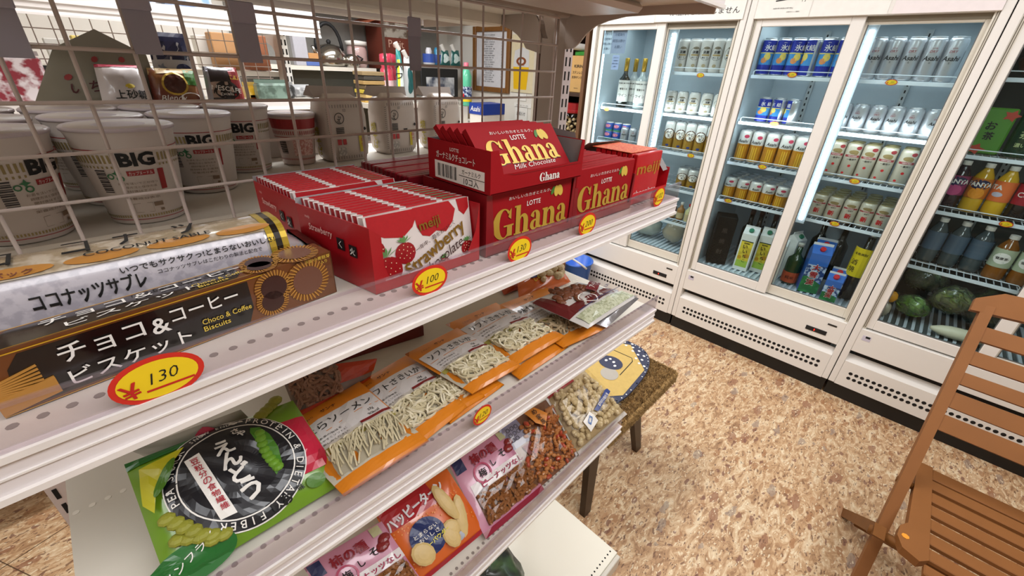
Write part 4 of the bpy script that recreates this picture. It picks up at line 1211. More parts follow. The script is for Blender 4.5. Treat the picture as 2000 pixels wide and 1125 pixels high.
def straw_tray(name, label, x0, x1, y0, n, skew):
    pitch = .0092; hb = .074
    y1 = y0 + n * pitch + .012
    t = thing(name, label, 'carton', ((x0 + x1) / 2, y0, S1))
    z = S1 + .0008; th = .0012; dx = skew * (y1 - y0)
    def wl(xa, xb, ya, yb, za, zb, nm, mt, sy=1):
        pts = [(xa, ya, za), (xb, yb, za), (xb, yb, zb), (xa, ya, zb)]
        return part(nm, G().add(pts + [(a + th, b + th * .5, c) for a, b, c in pts], [(0, 1, 2, 3), (7, 6, 5, 4), (0, 4, 5, 1), (1, 5, 6, 2), (2, 6, 7, 3), (3, 7, 4, 0)]), mt, t)
    sd = wl(x0, x0 + dx, y0, y1, z, z + .072, 'side_wall', SR)
    wl(x1, x1 + dx, y0, y1, z, z + .072, 'side_wall', SR)
    wl(x0 + dx, x1 + dx, y1, y1, z, z + .078, 'back_wall', M('9c9a9c', .6))
    part('tray_base', G().add([(x0, y0, z + .0005), (x1, y0, z + .0005), (x1 + dx, y1, z + .0005), (x0 + dx, y1, z + .0005)], [(0, 1, 2, 3)]), SR, t)
    wl(x0, x1, y0, y0, z, z + .012, 'front_wall', SR)
    part('front_corner', G().add([(x0 - .0002, y0 - .0003, z), (x0 + .02, y0 - .0003, z + .005), (x0 + .012, y0 - .0003, z + .03), (x0 + .012, y0 - .0003, z + .062), (x0 - .0002, y0 - .0003, z + .072)], [(0, 1, 2, 3, 4)]), SR, t)
    part('front_corner', G().add([(x1, y0 - .0003, z), (x1, y0 - .0003, z + .072), (x1 - .006, y0 - .0003, z + .04), (x1 - .02, y0 - .0003, z + .012), (x1 - .03, y0 - .0003, z)], [(0, 1, 2, 3, 4)]), SR, t)
    S = Flat((x0 + dx - .0008, y1, z), (-dx, -(y1 - y0), 0), (0, 0, .072))
    part('side_lettering', G().t(S, 'Strawberry', .34, .70, .010, .01, shear=.1, fit=.042).t(S, 'meiji', .17, .86, .004, 0), M('e9b8b0', .5), sd)
    part('black_icon', G().patch(S, .56, .66, .52, .70, 1, 1, .0003).patch(S, .72, .82, .48, .66, 1, 1, .0003), M('1c1012', .5), sd)
    part('icon_print', G().t(S, 'く', .61, .61, .008, 0, h=.0008).t(S, '火', .77, .57, .008, .01, h=.0008), WHP, sd)
    # bars
    for i in range(n):
        y = y0 + .004 + i * pitch; xo = skew * (y - y0)
        tilt = V((0, .012, hb)); a = V((x0 + xo + .0035, y, z + .0035)); U = V((x1 - x0 - .007, 0, 0)); nn = U.cross(tilt).normalized()
        b = thing('strawberry_bar', ('strawberry chocolate bar facing out of the %s tray' if i == 0 else ORD[i] + ' strawberry chocolate bar from the front in the %s tray') % ('front' if 'front' in label else 'rear'), 'chocolate', a, 'strawberry bars in the %s tray' % ('front' if 'front' in label else 'rear'))
        part('bar_wrapper', G().obox(a, U, tilt, -nn * .0088), SW if i == 0 else SB, b)
        S = Flat(a, U, tilt)
        if i == 0:
            g = G()
            g.poly(S, [(0.02, 1), (.02, .80), (.14, .68), (.30, .62), (.40, .74), (.44, .86), (.50, .99)], h=.0004)
            g.poly(S, [(.42, 1), (.44, .72), (.48, .58), (.55, .54), (.62, .60), (.72, .55), (.80, .68), (.84, .86), (.78, 1)], h=.0005)
            g.poly(S, [(.86, 1), (.88, .82), (.93, .74), (.99, .84), (.99, 1)], h=.0004)
            part('red_glaze', g, SB, b)
            gb, gs, gl = G(), G(), G()
            berry(gb, gs, gl, S, .13, .24, .125); berry(gb, gs, gl, S, .30, .42, .095); berry(gb, gs, gl, S, .06, .56, .07); berry(gb, gs, gl, S, .93, .22, .07); berry(gb, gs, gl, S, .66, .07, .06)
            part('printed_berries', gb, M('9c121a', .35, noise=.15, ns=120), b); part('berry_seeds', gs, M('e9c8a0', .5), b, kind='stuff'); part('berry_leaves', gl, GRNL, b)
            part('gold_lettering', G().t(S, 'Strawberry', .60, .34, .021, .02, rot=.42, fit=.092, h=.002).t(S, 'meiji', .56, .72, .014, .015, rot=.12, h=.002), M('8d6a24', .35, metal=.4), b)
            part('script_lettering', G().t(S, 'chocolate', .66, .20, .012, 0, rot=.40, shear=.3, fit=.062, h=.0024).t(S, '一年中、苺をおいしく', .60, .53, .0055, 0, rot=.35, fit=.06, h=.002), M('3a1a14', .5), b)
        else:
            # visible top strip of every bar
            g = G().poly(S, [(.02, 1), (.04, .86), (.12, .82), (.34, .80), (.38, 1)], h=.0003).poly(S, [(.43, 1), (.47, .80), (.72, .78), (.76, 1)], h=.0003)
            tp = a + tilt
            Sx = Flat(tp, U, -nn * .0088, 1)
            g = G().patch(Sx, 0, .05, -.1, 1, 1, 1, .0002).patch(Sx, .36, .42, -.1, 1, 1, 1, .0002).patch(Sx, .72, .78, -.1, 1, 1, 1, .0002).patch(Sx, .95, 1, -.1, 1, 1, 1, .0002)
            g.patch(S, 0, .05, .85, 1, 1, 1, .0002).patch(S, .36, .42, .85, 1, 1, 1, .0002).patch(S, .72, .78, .85, 1, 1, 1, .0002)
            part('white_strip', g, SW, b)
            part('green_strip', G().patch(Sx, .80, .93, 0, 1, 1, 1, .0002), M('6f8a62', .5), b)
            part('green_dot', G().ell(S, .06, .93, .012, n=8, h=.0008).ell(S, .80, .93, .02, n=8, h=.0008).ell(S, .93, .93, .02, n=8, h=.0008), M('6b8a5c', .5), b)


straw_tray('strawberry_tray', 'red tray of strawberry chocolate standing in front', .180, .322, .362, 12, -.17)
straw_tray('strawberry_tray', 'red tray of strawberry chocolate at the rear beside the wire mesh', .162, .300, .490, 12, -.05)

# biscuit box ------------------------------------------------------------------
BR = M('6b3a14', .28, coat=.5, noise=.1, ns=12); DK = M('120b09', .2, coat=.6); BIS = M('b98236', .5, noise=.1, ns=90); CHO = M('3a1a12', .35)
bx0 = V(on(12, 818, Z=S1 + .0008)); bx1 = V(on(657, 570, Z=S1 + .0008)); U = bx1 - bx0; W_ = U.normalized(); Nn = V((0, 0, 1)).cross(W_).normalized(); Nn = Nn if Nn.y > 0 else -Nn
t = thing('biscuit_box', 'long brown box of chocolate coffee biscuits with white lettering', 'box', bx0.lerp(bx1, .5))
hb = .046; db = .030
part('box_body', G().obox(bx0, U, Nn * db, V((0, 0, hb))), BR, t)
S = Flat(bx0, U, V((0, 0, hb)))
T = Flat(bx0 + V((0, 0, hb)), U, Nn * db)
def bis_art(S, dark, top):
    part('dark_panel', G().poly(S, [(.03, .06), (.64, .06), (.665, .35), (.665, .90), (.08, .90), (.05, .7)], h=.0003), dark, t)
    part('gold_line', G().stroke(S, [(0, .94), (.76, .94)], .0009, h=.0006).stroke(S, [(0, .02), (.76, .02)], .0005, h=.0006), M('d9a82c', .35, metal=.3), t)
    g = G(); c = G(); c2 = G(); c3 = G()
    for u, v, r, m_ in ((.735, .34, .062, 0), (.885, .52, .092, 1), (.75, .62, .072, 0)):
        # fluted tart shell as a real rim of short ridges
        k = S.W / S.H
        for j in range(34):
            a = 2 * pi * j / 34; a2 = a + .09
            g.poly(S, [(u + cos(a - .05) * r * .68, v + sin(a - .05) * r * .68 * k), (u + cos(a + .05) * r * .98, v + sin(a + .05) * r * .98 * k), (u + cos(a2 + .02) * r, v + sin(a2 + .02) * r * k), (u + cos(a2 - .05) * r * .66, v + sin(a2 - .05) * r * .66 * k)], h=.0012 + .0003 * (j % 2))
        c3.ell(S, u, v, r * .97, n=24, h=.0007)
        (c2 if m_ else c).ell(S, u, v, r * .68, n=22, h=.0016)
    part('biscuit_shadow_print', c3, M('7d4c1c', .5), t); part('biscuit_print', g, BIS, t); part('dark_filling', c, CHO, t); part('milk_filling', c2, M('6f4634', .35), t)
bis_art(S, DK, False)
g = G().t(S, 'チョコ', .245, .68, .0135, .012, h=.0016, fit=.046).t(S, '&', .385, .62, .013, .012, h=.0016).t(S, 'コーヒー', .52, .72, .0115, .008, h=.0016, fit=.048).t(S, 'ビスケット', .30, .27, .0125, .008, h=.0016, fit=.072)
part('white_lettering', g, WHP, t)
part('yellow_lettering', G().t(S, 'Choco & Coffee', .575, .41, .0048, .006, h=.0016, fit=.038).t(S, 'Biscuits', .535, .27, .0045, .006, h=.0016, fit=.020).t(S, '脱脂小麦胚芽', .94, .92, .0036, .006, h=.0009, fit=.026).t(S, '入り', .965, .82, .0036, .006, h=.0009), M('e0c04a', .5), t)
g = G()
for i in range(9):
    a = .2 + i * .05
    g.tube([S.pt(-.02 + .03 * k, .50 - .012 * i - .05 * k * (i - 3) * .25, .001) for k in range(5)], .0009, 4)
for i in range(9):
    g.tube([S.pt(.0 + .03 * k, .30 - .03 * i + .02 * k, .001) for k in range(5)], .0012, 4)
part('biscuit_stick_print', g, BIS, t, kind='stuff')
bis_art(T, M('1a1210', .1, coat=1), True)
part('white_lettering', G().t(T, 'チョコ＆コーヒー', .42, .70, .009, .004, h=.0009, fit=.13).t(T, 'ビスケット', .36, .3, .008, .004, h=.0009, fit=.08), WHP, t)
part('yellow_lettering', G().t(T, 'Choco & Coffee', .60, .36, .0045, .006, h=.0009, fit=.042).t(T, 'Biscuits', .57, .18, .004, .006, h=.0009, fit=.022), M('e0c04a', .5), t)
part('end_panel', G().obox(bx1 + W_ * .0003, W_ * .0004, Nn * db, V((0, 0, hb))), M('5a3416', .35, coat=.3), t)

# coconut biscuit pack behind ---------------------------------------------------
cx0, cx1, cy, cr = -.105, .130, .462, .034
t = thing('biscuit_pack', 'shiny long pack of coconut biscuits lying behind the brown box', 'pack', (.03, cy, S1))
SILV = M('c9c4c4', .22, metal=.35, bump=.25, ns=60, coat=.5)
def packsec(x, k):
    P = []
    for j in range(20):
        a = 2 * pi * j / 20
        sx = abs(cos(a)) ** .6 * (1 if cos(a) > 0 else -1); sz = abs(sin(a)) ** .6 * (1 if sin(a) > 0 else -1)
        P.append((x, cy + sx * cr * (.55 + .45 * k), S1 + .036 + sz * .035 * k))
    return P
g = G(); vs = []; xs_ = [cx0 - .018, cx0, cx0 + .006, cx0 + .02, cx0 + .10, cx0 + .19, cx1 - .02, cx1 - .006, cx1, cx1 + .018]; ks = [.12, .55, .85, 1, 1, 1, 1, .85, .55, .12]
for x, k in zip(xs_, ks): vs += packsec(x, k)
g.add(vs, [(i * 20 + j, (i + 1) * 20 + j, (i + 1) * 20 + (j + 1) % 20, i * 20 + (j + 1) % 20) for i in range(9) for j in range(20)])
part('film_wrap', g, SILV, t, smooth=True)
class Roll:
    def __init__(s, a0, a1, x0=cx0 + .004, x1=cx1 - .004): s.a0 = a0; s.a1 = a1; s.x0 = x0; s.x1 = x1; s.W = x1 - x0; s.H = cr * (a1 - a0) * 1.15
    def pt(s, u, v, h=0):
        a = s.a0 + (s.a1 - s.a0) * v
        sx = abs(cos(a)) ** .6 * (1 if cos(a) > 0 else -1); sz = abs(sin(a)) ** .6 * (1 if sin(a) > 0 else -1)
        return V((s.x0 + (s.x1 - s.x0) * u, cy - sx * (cr + h), S1 + .036 + sz * (.035 + h)))
Sf = Roll(-.35, .80); St = Roll(.86, 2.1)
part('white_panel', G().patch(Sf, .08, .92, 0, 1, 12, 6, .0004), M('bdb8c0', .3, coat=.4, col2='a9a4ae', ns=140), t, smooth=True)
part('black_lettering', G().t(Sf, 'ココナッツサブレ', .36, .47, .012, .02, h=.001, fit=.066).t(Sf, 'いつでもサクサクっ!とまらないおいしさ!', .70, .72, .007, .01, h=.001, fit=.115).t(Sf, 'ココナッツサブレはこだわりの製法と配合で', .72, .53, .004, 0, h=.001, fit=.08), INK, t)
part('brown_panel', G().patch(St, .06, .94, .0, 1, 12, 6, .0004), M('b5a284', .2, coat=.8, metal=.35, bump=.3, ns=60, col2='ddd0bc'), t, smooth=True)  # pale blotches put the film's silvery highlights into the colour
g = G()
for i in range(4): g.ell(St, .2 + i * .22, .2, .10, .16, h=.0012, n=16)
part('biscuit_print', g, M('b9803c', .35, coat=.5, noise=.15, ns=80), t)
part('top_lettering', G().t(St, 'COCONUT SABLE', .56, .33, .0065, .01, h=.002, fit=.085).t(St, 'コ', .17, .62, .016, .02, h=.002).t(St, 'コ', .36, .62, .016, .02, h=.002).t(St, 'ナ', .5, .62, .016, .02, h=.002).t(St, 'ツ', .68, .62, .016, .02, h=.002), INK, t)
part('red_lettering', G().t(St, '4枚×4パック', .16, .14, .007, .01, h=.002), M('7a4438', .5), t)
for nm, xx, mt in (('gold_end_band', .0, M('c9ab3c', .25, metal=.5, coat=.3)), ('black_end_band', .03, DK), ('gold_end_band', .05, M('c9ab3c', .25, metal=.5, coat=.3)), ('gold_end_band', .93, M('c9ab3c', .25, metal=.5, coat=.3)), ('black_end_band', .955, DK), ('gold_end_band', .98, M('c9ab3c', .25, metal=.5, coat=.3))):
    g = G().patch(Sf, xx, xx + .026, -.1, 1.1, 1, 6, .0010); g.patch(St, xx, xx + .026, 0, 1, 1, 6, .0010); part(nm, g, mt, t)
for x_, s_ in ((cx0 - .016, -1), (cx1 + .016, 1)):
    g = G()
    g.add([(x_, cy - .028, S1 + .012), (x_, cy + .028, S1 + .012), (x_, cy + .028, S1 + .044), (x_, cy - .028, S1 + .044), (x_ + s_ * .012, cy - .031, S1 + .018), (x_ + s_ * .012, cy + .031, S1 + .018), (x_ + s_ * .012, cy + .031, S1 + .04), (x_ + s_ * .012, cy - .031, S1 + .04)],
          [(0, 1, 5, 4), (3, 2, 6, 7), (4, 5, 6, 7), (0, 3, 7, 4), (1, 2, 6, 5)])
    part('crimped_end', g, M('26211a', .2, coat=.8, bump=.4, ns=80), t)

# ================================================================== cup noodles etc. on the other side of the mesh
CUPW = M('d9cfc8', .45, noise=.02); LIDM = M('d4c8ce', .38, coat=.15, noise=.06, ns=14, bump=.15)


def cup(name, label, x, y, h, rt, rb, red=False, rz=0, group=None):
    t = thing(name, label, 'cup noodle', (0, 0, 0), group)
    g = G().lathe([(rb * .93, 0), (rb, .002), (rb + (rt - rb) * .92, h - .010), (rt, h - .006), (rt * 1.02, h - .003), (rt * 1.0, h)], 28)
    part('cup_body', g, CUPW if not red else M('d9c4bc', .45), t, smooth=True)
    part('foil_lid', G().lathe([(rt * 1.03, h - .004), (rt * 1.035, h - .001), (rt * .99, h + .0008), (rt * .9, h - .0005), (0, h + .0006)], 28), LIDM, t, smooth=True)
    S = Cyl((0, 0, 0), rb, rb + (rt - rb) * .93, .002, h - .008)
    rd = M('a32a2c', .45)
    if red:
        part('red_band', G().patch(S, 0, 1, .78, .99, 28, 1, .0004), rd, t)
        g = G().patch(S, 0, 1, .60, .615, 28, 1, .0006)
        for i in range(60): g.patch(S, i / 60, i / 60 + .007, .66, .74, 1, 1, .0006)
        for i in range(90): g.patch(S, i / 90, i / 90 + .005, .10, .14, 1, 1, .0006)
        part('red_print', g, M('b04444', .5), t)
        part('red_side_panel', G().patch(S, .52, .70, .2, .56, 6, 1, .0005), M('c08078', .5, col2='d9b8b0', ns=260), t)
        g = G()
        for i in range(11): g.patch(S, .40, .465, .25 + i * .026, .25 + i * .026 + .012 + .006 * (i % 2), 2, 1, .0007)
        part('barcode', g, INK, t)
        part('ring_logo', G().ell(S, .28, .45, .05, .12, h=.0007, inner=.9), rd, t)
    else:
        part('red_stripe', G().patch(S, 0, 1, .845, .855, 28, 1, .0005), rd, t)
        g = G()
        for i in range(64):
            if .49 < (i / 64) < .625: continue
            g.patch(S, i / 64, i / 64 + .008, .71, .80, 1, 1, .0005); g.patch(S, i / 64, i / 64 + .006, .655, .68, 1, 1, .0005)
        for i in range(90): g.patch(S, i / 90, i / 90 + .006, .07, .10, 1, 1, .0005)
        part('gold_castellation', g, M('9c8a58', .5), t)
        part('red_base_line', G().patch(S, 0, 1, .04, .048, 28, 1, .0005), rd, t)
        part('big_lettering', G().t(S, 'BIG', .555, .745, .018, .045, h=.001, fit=.036), INK, t)
        part('red_badge', G().patch(S, .51, .60, .565, .62, 4, 1, .0006).patch(S, .612, .635, .38, .62, 1, 1, .0006), rd, t)
        part('badge_lettering', G().t(S, 'カップヌードル', .555, .592, .0048, .005, h=.001, fit=.024), WHP, t)
        part('green_marks', G().ell(S, .478, .60, .012, n=8, h=.0007, amp=.4, lob=4).ell(S, .485, .54, .013, n=10, h=.0007, inner=.6).ell(S, .455, .565, .012, n=10, h=.0007, inner=.6), M('3a7a50', .5), t)
        g = G()
        for i in range(12): g.patch(S, .405, .442, .38 + i * .022, .38 + i * .022 + .010 + .005 * (i % 2), 1, 1, .0007)
        part('barcode', g, M('3a3434', .5), t)
        g = G()
        for q in range(5): g.t(S, ['お湯を注いで三分待つ', '調理方法と保存方法', '開封後はすぐに', '原材料名小麦粉', '栄養成分表示'][q], .535, .48 - q * .045, .0032, 0, h=.0007, fit=.042 - .004 * (q % 3))
        g.stroke(S, [(.49, .24), (.56, .24), (.56, .13), (.49, .13), (.49, .24)], .0004); g.patch(S, .565, .60, .19, .24, 1, 1, .0007).patch(S, .585, .60, .13, .16, 1, 1, .0007)
        part('brown_small_print', g, M('8a7460', .5), t)
    t.location = (x, y, S1 + .0008); t.rotation_euler = (0, 0, rz)
    return t


def cr_(x, y): return math.atan2(y, x)
base = cup('cup_noodle', 'big cup noodle standing nearest behind the mesh, large BIG lettering', .058, .790, .126, .0575, .043, rz=cr_(.058, .79) - .25, group='big cup noodles behind the mesh')
for x, y, lb in ((-.066, .785, 'big cup noodle at the far left edge, front row'), (.1615, .912, 'big cup noodle right of the nearest cup, BIG lettering visible'), (.262, 1.035, 'big cup noodle beside the red cup'),
                 (.041, .911, 'big cup noodle directly behind the nearest cup'), (-.080, .908, 'big cup noodle in the second row at the left edge'), (.0225, 1.034, 'big cup noodle in the third row, second from left'),
                 (-.0975, 1.034, 'big cup noodle in the third row at the left edge'), (.1425, 1.035, 'big cup noodle in the third row behind the right front cup')):
    dup(base, (x, y, S1 + .0008), cr_(x, y) - (.25 if y < 1 or x > .2 else .9) + (.7 if x < 0 else 0), lb)
cup('cup_noodle', 'smaller red banded cup noodle beside the white noodle packs', .371, 1.045, .107, .047, .034, True, cr_(.375, 1.045) - .3)

# yakisoba packs
PKM = M('c9bdb4', .4, coat=.25, noise=.05, ns=12, bump=.15)
for i, (px, py) in enumerate(((682, 316), (783, 301), (872, 292))):
    c = on(px, py, Z=S1) + V((.008, .004, 0)); w_, h_, d_ = .110, .138, .075
    ang = .06
    t = thing('noodle_pack', ['white fried noodle pack beside the red cup', 'white fried noodle pack in the middle of three', 'white fried noodle pack partly behind the open chocolate carton'][i], 'noodle pack', (0, 0, 0), 'white fried noodle packs')
    g = G()
    secs = [(0, .80, .78), (.012, .96, .94), (.03, 1, 1), (.10, 1, 1), (.130, .92, .9), (.146, .55, .30)]
    vs = []
    for zz, kx, ky in secs:
        for j in range(16):
            a = 2 * pi * j / 16; sx = abs(cos(a)) ** .3 * (1 if cos(a) > 0 else -1); sy = abs(sin(a)) ** .3 * (1 if sin(a) > 0 else -1)
            vs.append((sx * w_ / 2 * kx, sy * d_ / 2 * ky, zz))
    g.add(vs, [(a * 16 + b, a * 16 + (b + 1) % 16, (a + 1) * 16 + (b + 1) % 16, (a + 1) * 16 + b) for a in range(5) for b in range(16)] + [tuple(range(80, 96))])
    part('pack_body', g, PKM, t, smooth=True)
    g = G().add([(-w_ / 2 + .004, .0, .138), (w_ / 2 - .006, .0, .138), (w_ / 2 - .002, .012, .160), (-w_ / 2 - .004, .014, .162), (-w_ / 2 - .012, .02, .142)], [(0, 1, 2, 3), (0, 3, 4)])
    part('folded_flap', g, M('b5aaa4', .5), t)
    S = Flat((-w_ / 2, -d_ / 2, 0), (w_, 0, 0), (0, 0, h_))
    g = G()
    for q in range(13):
        for zz in (.045, .86): g.stroke(S, [(.14 + q * .06, zz), (.14 + q * .06, zz + .05)], .0018, h=.0012)
    for q in range(22): g.stroke(S, [(.06, .12 + q * .034), (.12, .13 + q * .034)], .0014, h=.0012)
    part('tray_ribs', g, M('7d736c', .6), t, kind='stuff')
    g = G().ell(S, .32, .70, .11, h=.0014, inner=.88, n=20).t(S, 'JAS', .32, .68, .010, .01, rot=1.2, h=.0016).t(S, '印', .45, .82, .007, 0, h=.0014)
    for q in range(10): g.patch(S, .22, .40, .42 + q * .014, .42 + q * .014 + .006 + .004 * (q % 2), 1, 1, .0014)
    g.patch(S, .55, .66, .43, .455, 1, 1, .0014); g.ell(S, .88, .52, .04, h=.0014, n=4)
    part('black_print', g, INK, t)
    part('red_print', G().patch(S, .22, .31, .28, .37, 1, 1, .0014).patch(S, .34, .42, .28, .37, 1, 1, .0014).t(S, '注意', .80, .3, .01, 0, rot=1.57, h=.0014), M('b8383a', .5), t)
    part('yellow_strip', G().patch(S, .72, .79, .14, .42, 1, 1, .0013), M('d8c83a', .5), t)
    part('grey_smudge', G().patch(S, .22, .40, .10, .24, 1, 1, .0013), M('9c9690', .6, col2='c9c2ba', ns=200), t)
    part('red_badge', G().box(-.028, -.006, -.022, -.0212, .126, .131).box(.008, .028, -.022, -.0212, .126, .131), M('b03034', .5), t)
    Sl = Flat((-w_ / 2 - .0008, d_ / 2, 0), (0, -d_, 0), (0, 0, h_))
    part('side_logo', G().t(Sl, '焼', .45, .48, .022, .02, h=.001).t(Sl, 'そ', .5, .32, .020, .02, h=.001).t(Sl, 'ば', .52, .17, .020, .02, h=.001), M('b8a828', .5), t)
    t.location = (c.x, c.y + d_ / 2, S1 + .0008); t.rotation_euler = (0, 0, ang)


ZR = on(300, 216, Y=1.17).z
solo('display_riser', G().box(-.12, .46, 1.125, 1.212, S1 + .0012, ZR - .001), M('b8aea4', .6), 'low cardboard riser under the sugar and coffee bags', 'riser')
# standing bags behind the cups
def pouch(name, label, tl, tr, br, bl, d, body, arts, group=None, cat='bag', wr=.0015, seed=0, seal=None, nu=12, nv=14, e=.5):
    S = Quad(tl, tr, br, bl, d, wr, seed, e)
    t = thing(name, label, cat, (S.c[2] + S.c[3]) / 2, group)
    g = G().patch(S, 0, 1, 0, 1, nu, nv, 0)
    h = G(); q = nu + 1
    vs = [S.pt(i / nu, j / nv, 0, back=True) for j in range(nv + 1) for i in range(nu + 1)]
    g.add(vs, [(j * q + i, (j + 1) * q + i, (j + 1) * q + i + 1, j * q + i + 1) for j in range(nv) for i in range(nu)])
    part('bag_body', g, body, t, smooth=True)
    if seal:
        mt, fr = seal
        if fr > 0: part('top_seal', G().patch(S, 0, 1, 1 - fr, 1.0, nu, 2, .0008), mt, t)
    for nm, mt, fn in arts:
        g = G(); r_ = fn(g, S); part(nm, g, mt, t, kind=r_ if isinstance(r_, str) else None)
    return S, t


def up(px_l, px_r, py_t, py_b, Y, lean=.02, taper=0):
    """upright bag facing the camera side at distance Y"""
    a = on(px_l, py_b, Y=Y); b = on(px_r, py_b, Y=Y); tl = on(px_l, py_t, Y=Y); tr = on(px_r, py_t, Y=Y)
    zt = (tl.z + tr.z) / 2
    return (V((a.x + .01 - taper, Y + lean, zt)), V((b.x - .0 + taper, Y + lean, zt)), V((b.x, Y, ZR + .001)), V((a.x, Y, ZR + .001)))


a, b, c, d_ = up(200, 300, 128, 205, 1.17)
pouch('sugar_bag', 'white sugar bag with a pink crimped top behind the cups', a, b, c, d_, .02, M('cfc6c4', .3, coat=.5, bump=.2, ns=20),
      [('black_lettering', INK, lambda g, S: g.t(S, '上砂糖', .62, .32, .016, .01, h=.001)), ('yellow_emblem', M('c9b02c', .5), lambda g, S: g.ell(S, .62, .50, .1, .05, h=.001))], seal=(M('b8304c', .4), .07), seed=2)
a, b, c, d_ = up(300, 400, 135, 205, 1.175)
pouch('coffee_bag', 'brown and gold coffee bag with a round emblem behind the cups', a, b, c, d_, .02, M('6b2c18', .25, coat=.6, col2='8d5a2c', ns=14),
      [('cream_top', M('cfb07c', .35), lambda g, S: g.patch(S, 0, 1, .84, 1, 6, 2, .0009)), ('green_corner', M('3f7a2c', .4), lambda g, S: g.patch(S, .72, 1, .56, .95, 4, 4, .001)),
       ('gold_ring', GOLDP, lambda g, S: g.ell(S, .48, .58, .27, h=.0014, inner=.84, n=20)), ('dark_disc', M('4a1c10', .3), lambda g, S: g.ell(S, .48, .58, .22, h=.0012, n=18)),
       ('white_cup_print', WHP, lambda g, S: g.ell(S, .75, .25, .22, .12, h=.0013, inner=.82).t(S, 'Blendy', .4, .22, .014, 0, shear=.2, h=.0014))], seed=4)
a, b, c, d_ = up(318, 405, 66, 205, 1.20)
pouch('coffee_bag', 'tall dark blue and white bag behind the brown coffee bag', a, b, c, d_, .015, M('b9b8bc', .3, coat=.4),
      [('blue_top', M('161c44', .25, coat=.6), lambda g, S: g.patch(S, 0, 1, .64, 1, 8, 6, .0008)), ('blue_oval', M('1a2350', .4), lambda g, S: g.ell(S, .66, .52, .18, .07, h=.0016)),
       ('yellow_emblem', M('b8a02c', .5), lambda g, S: g.ell(S, .42, .42, .16, .04, h=.0014)), ('leaf_print', M('7d8494', .5), lambda g, S: g.ell(S, .18, .53, .08, .05, h=.0014, amp=.4, lob=5))], seed=5)
a, b, c, d_ = up(408, 482, 132, 205, 1.16)
pouch('coffee_bag', 'black and red instant coffee bag with an oval logo', a, b, c, d_, .016, M('2a1e22', .25, coat=.6),
      [('silver_edge', M('a8a8b0', .3, metal=.4), lambda g, S: g.patch(S, 0, .12, 0, 1, 2, 8, .001)), ('red_corner', M('9c1c24', .35), lambda g, S: g.patch(S, .68, 1, .0, 1, 4, 8, .0008)), ('cream_glow', M('b59c8c', .4), lambda g, S: g.patch(S, .12, .7, .25, .62, 5, 4, .0009)),
       ('yellow_label', M('d8a82c', .5), lambda g, S: g.patch(S, .68, .95, .68, .78, 2, 1, .0012)), ('oval_logo', M('180e0c', .3), lambda g, S: g.ell(S, .52, .42, .34, .22, h=.0013, n=18)), ('logo_lettering', WHP, lambda g, S: g.t(S, 'NESCAFE', .52, .45, .010, .01, rot=-.15, h=.0018).t(S, 'Excella', .5, .33, .006, 0, h=.0018))], seed=6)
p0 = [on(90, 150, Y=1.30), on(190, 95, Y=1.30), on(300, 150, Y=1.30)]
tl, tr, br, bl = V((on(105, 100, Y=1.205).x, 1.206, on(190, 98, Y=1.2).z)), V((on(285, 105, Y=1.205).x, 1.206, on(190, 98, Y=1.2).z - .004)), V((on(320, 200, Y=1.2).x, 1.198, ZR + .001)), V((on(55, 200, Y=1.2).x, 1.198, ZR + .001))
pouch('snack_sack', 'large translucent olive sack printed with red hearts', tl, tr, br, bl, .005, M('8f8a7a', .3, coat=.4, noise=.12, ns=9, bump=.3),
      [('red_hearts', M('9c3a3c', .5), lambda g, S: [g.ell(S, u, v, .035, n=8, h=.0016) for u, v in ((.2, .55), (.42, .86), (.7, .88), (.55, .6), (.85, .6))] and None),
       ('dark_lettering', M('5a2c30', .5), lambda g, S: g.t(S, 'いちご', .45, .42, .022, .01, rot=.15, h=.0016).t(S, 'ハート', .7, .45, .016, .01, h=.0016))], seed=1)
hs = bpy.data.objects['snack_sack']
tm = V(((tl.x + tr.x) / 2, 1.2045, tl.z + .035))
part('gathered_top', G().add([tl, tm, tr, tl + V((0, .006, 0)), tm + V((0, .004, 0)), tr + V((0, .006, 0))], [(0, 2, 1), (3, 4, 5), (0, 1, 4, 3), (1, 2, 5, 4)]), M('8f8a7a', .3, coat=.4, noise=.12, ns=9, bump=.3), hs)
# ================================================================== snack bags on the lower shelves
OR = M('d9801c', .3, coat=.4, noise=.12, ns=18, bump=.1); LAB = M('cfc9c6', .4, coat=.3, bump=.1, ns=20)
KHA = M('a39a4c', .4, coat=.3); CRM = M('7a1a20', .4)
SQ = M('e6dcc0', .5, noise=.1, ns=60); SQ2 = M('c4ad8c', .5, noise=.15, ns=60)
FILM2 = clear('food_window_film', 'f6f4ee', .22, .07)


def cor(pts, zs):
    return [on(px, py, Z=z) for (px, py), z in zip(pts, zs)]


def strands(g, S, u0, u1, v0, v1, n, r, ln, curl, seed, dirn=None, h0=.001, hj=.004):
    q = random.Random(seed)
    for i in range(n):
        u = q.uniform(u0, u1); v = q.uniform(v0, v1); a = q.uniform(0, 2 * pi) if dirn is None else dirn + q.uniform(-.35, .35)
        P = []; hh = h0 + r + q.random() * hj
        k = q.uniform(-1, 1) * curl
        for j in range(6):
            uu = min(max(u, u0), u1); vv = min(max(v, v0), v1)
            P.append(S.pt(uu, vv, hh + r * .6 * sin(j * 1.3 + i)))
            u += cos(a) * ln / 5 / S.W; v += sin(a) * ln / 5 / S.H; a += k
        g.tube(P, r, 4)
    return 'stuff'


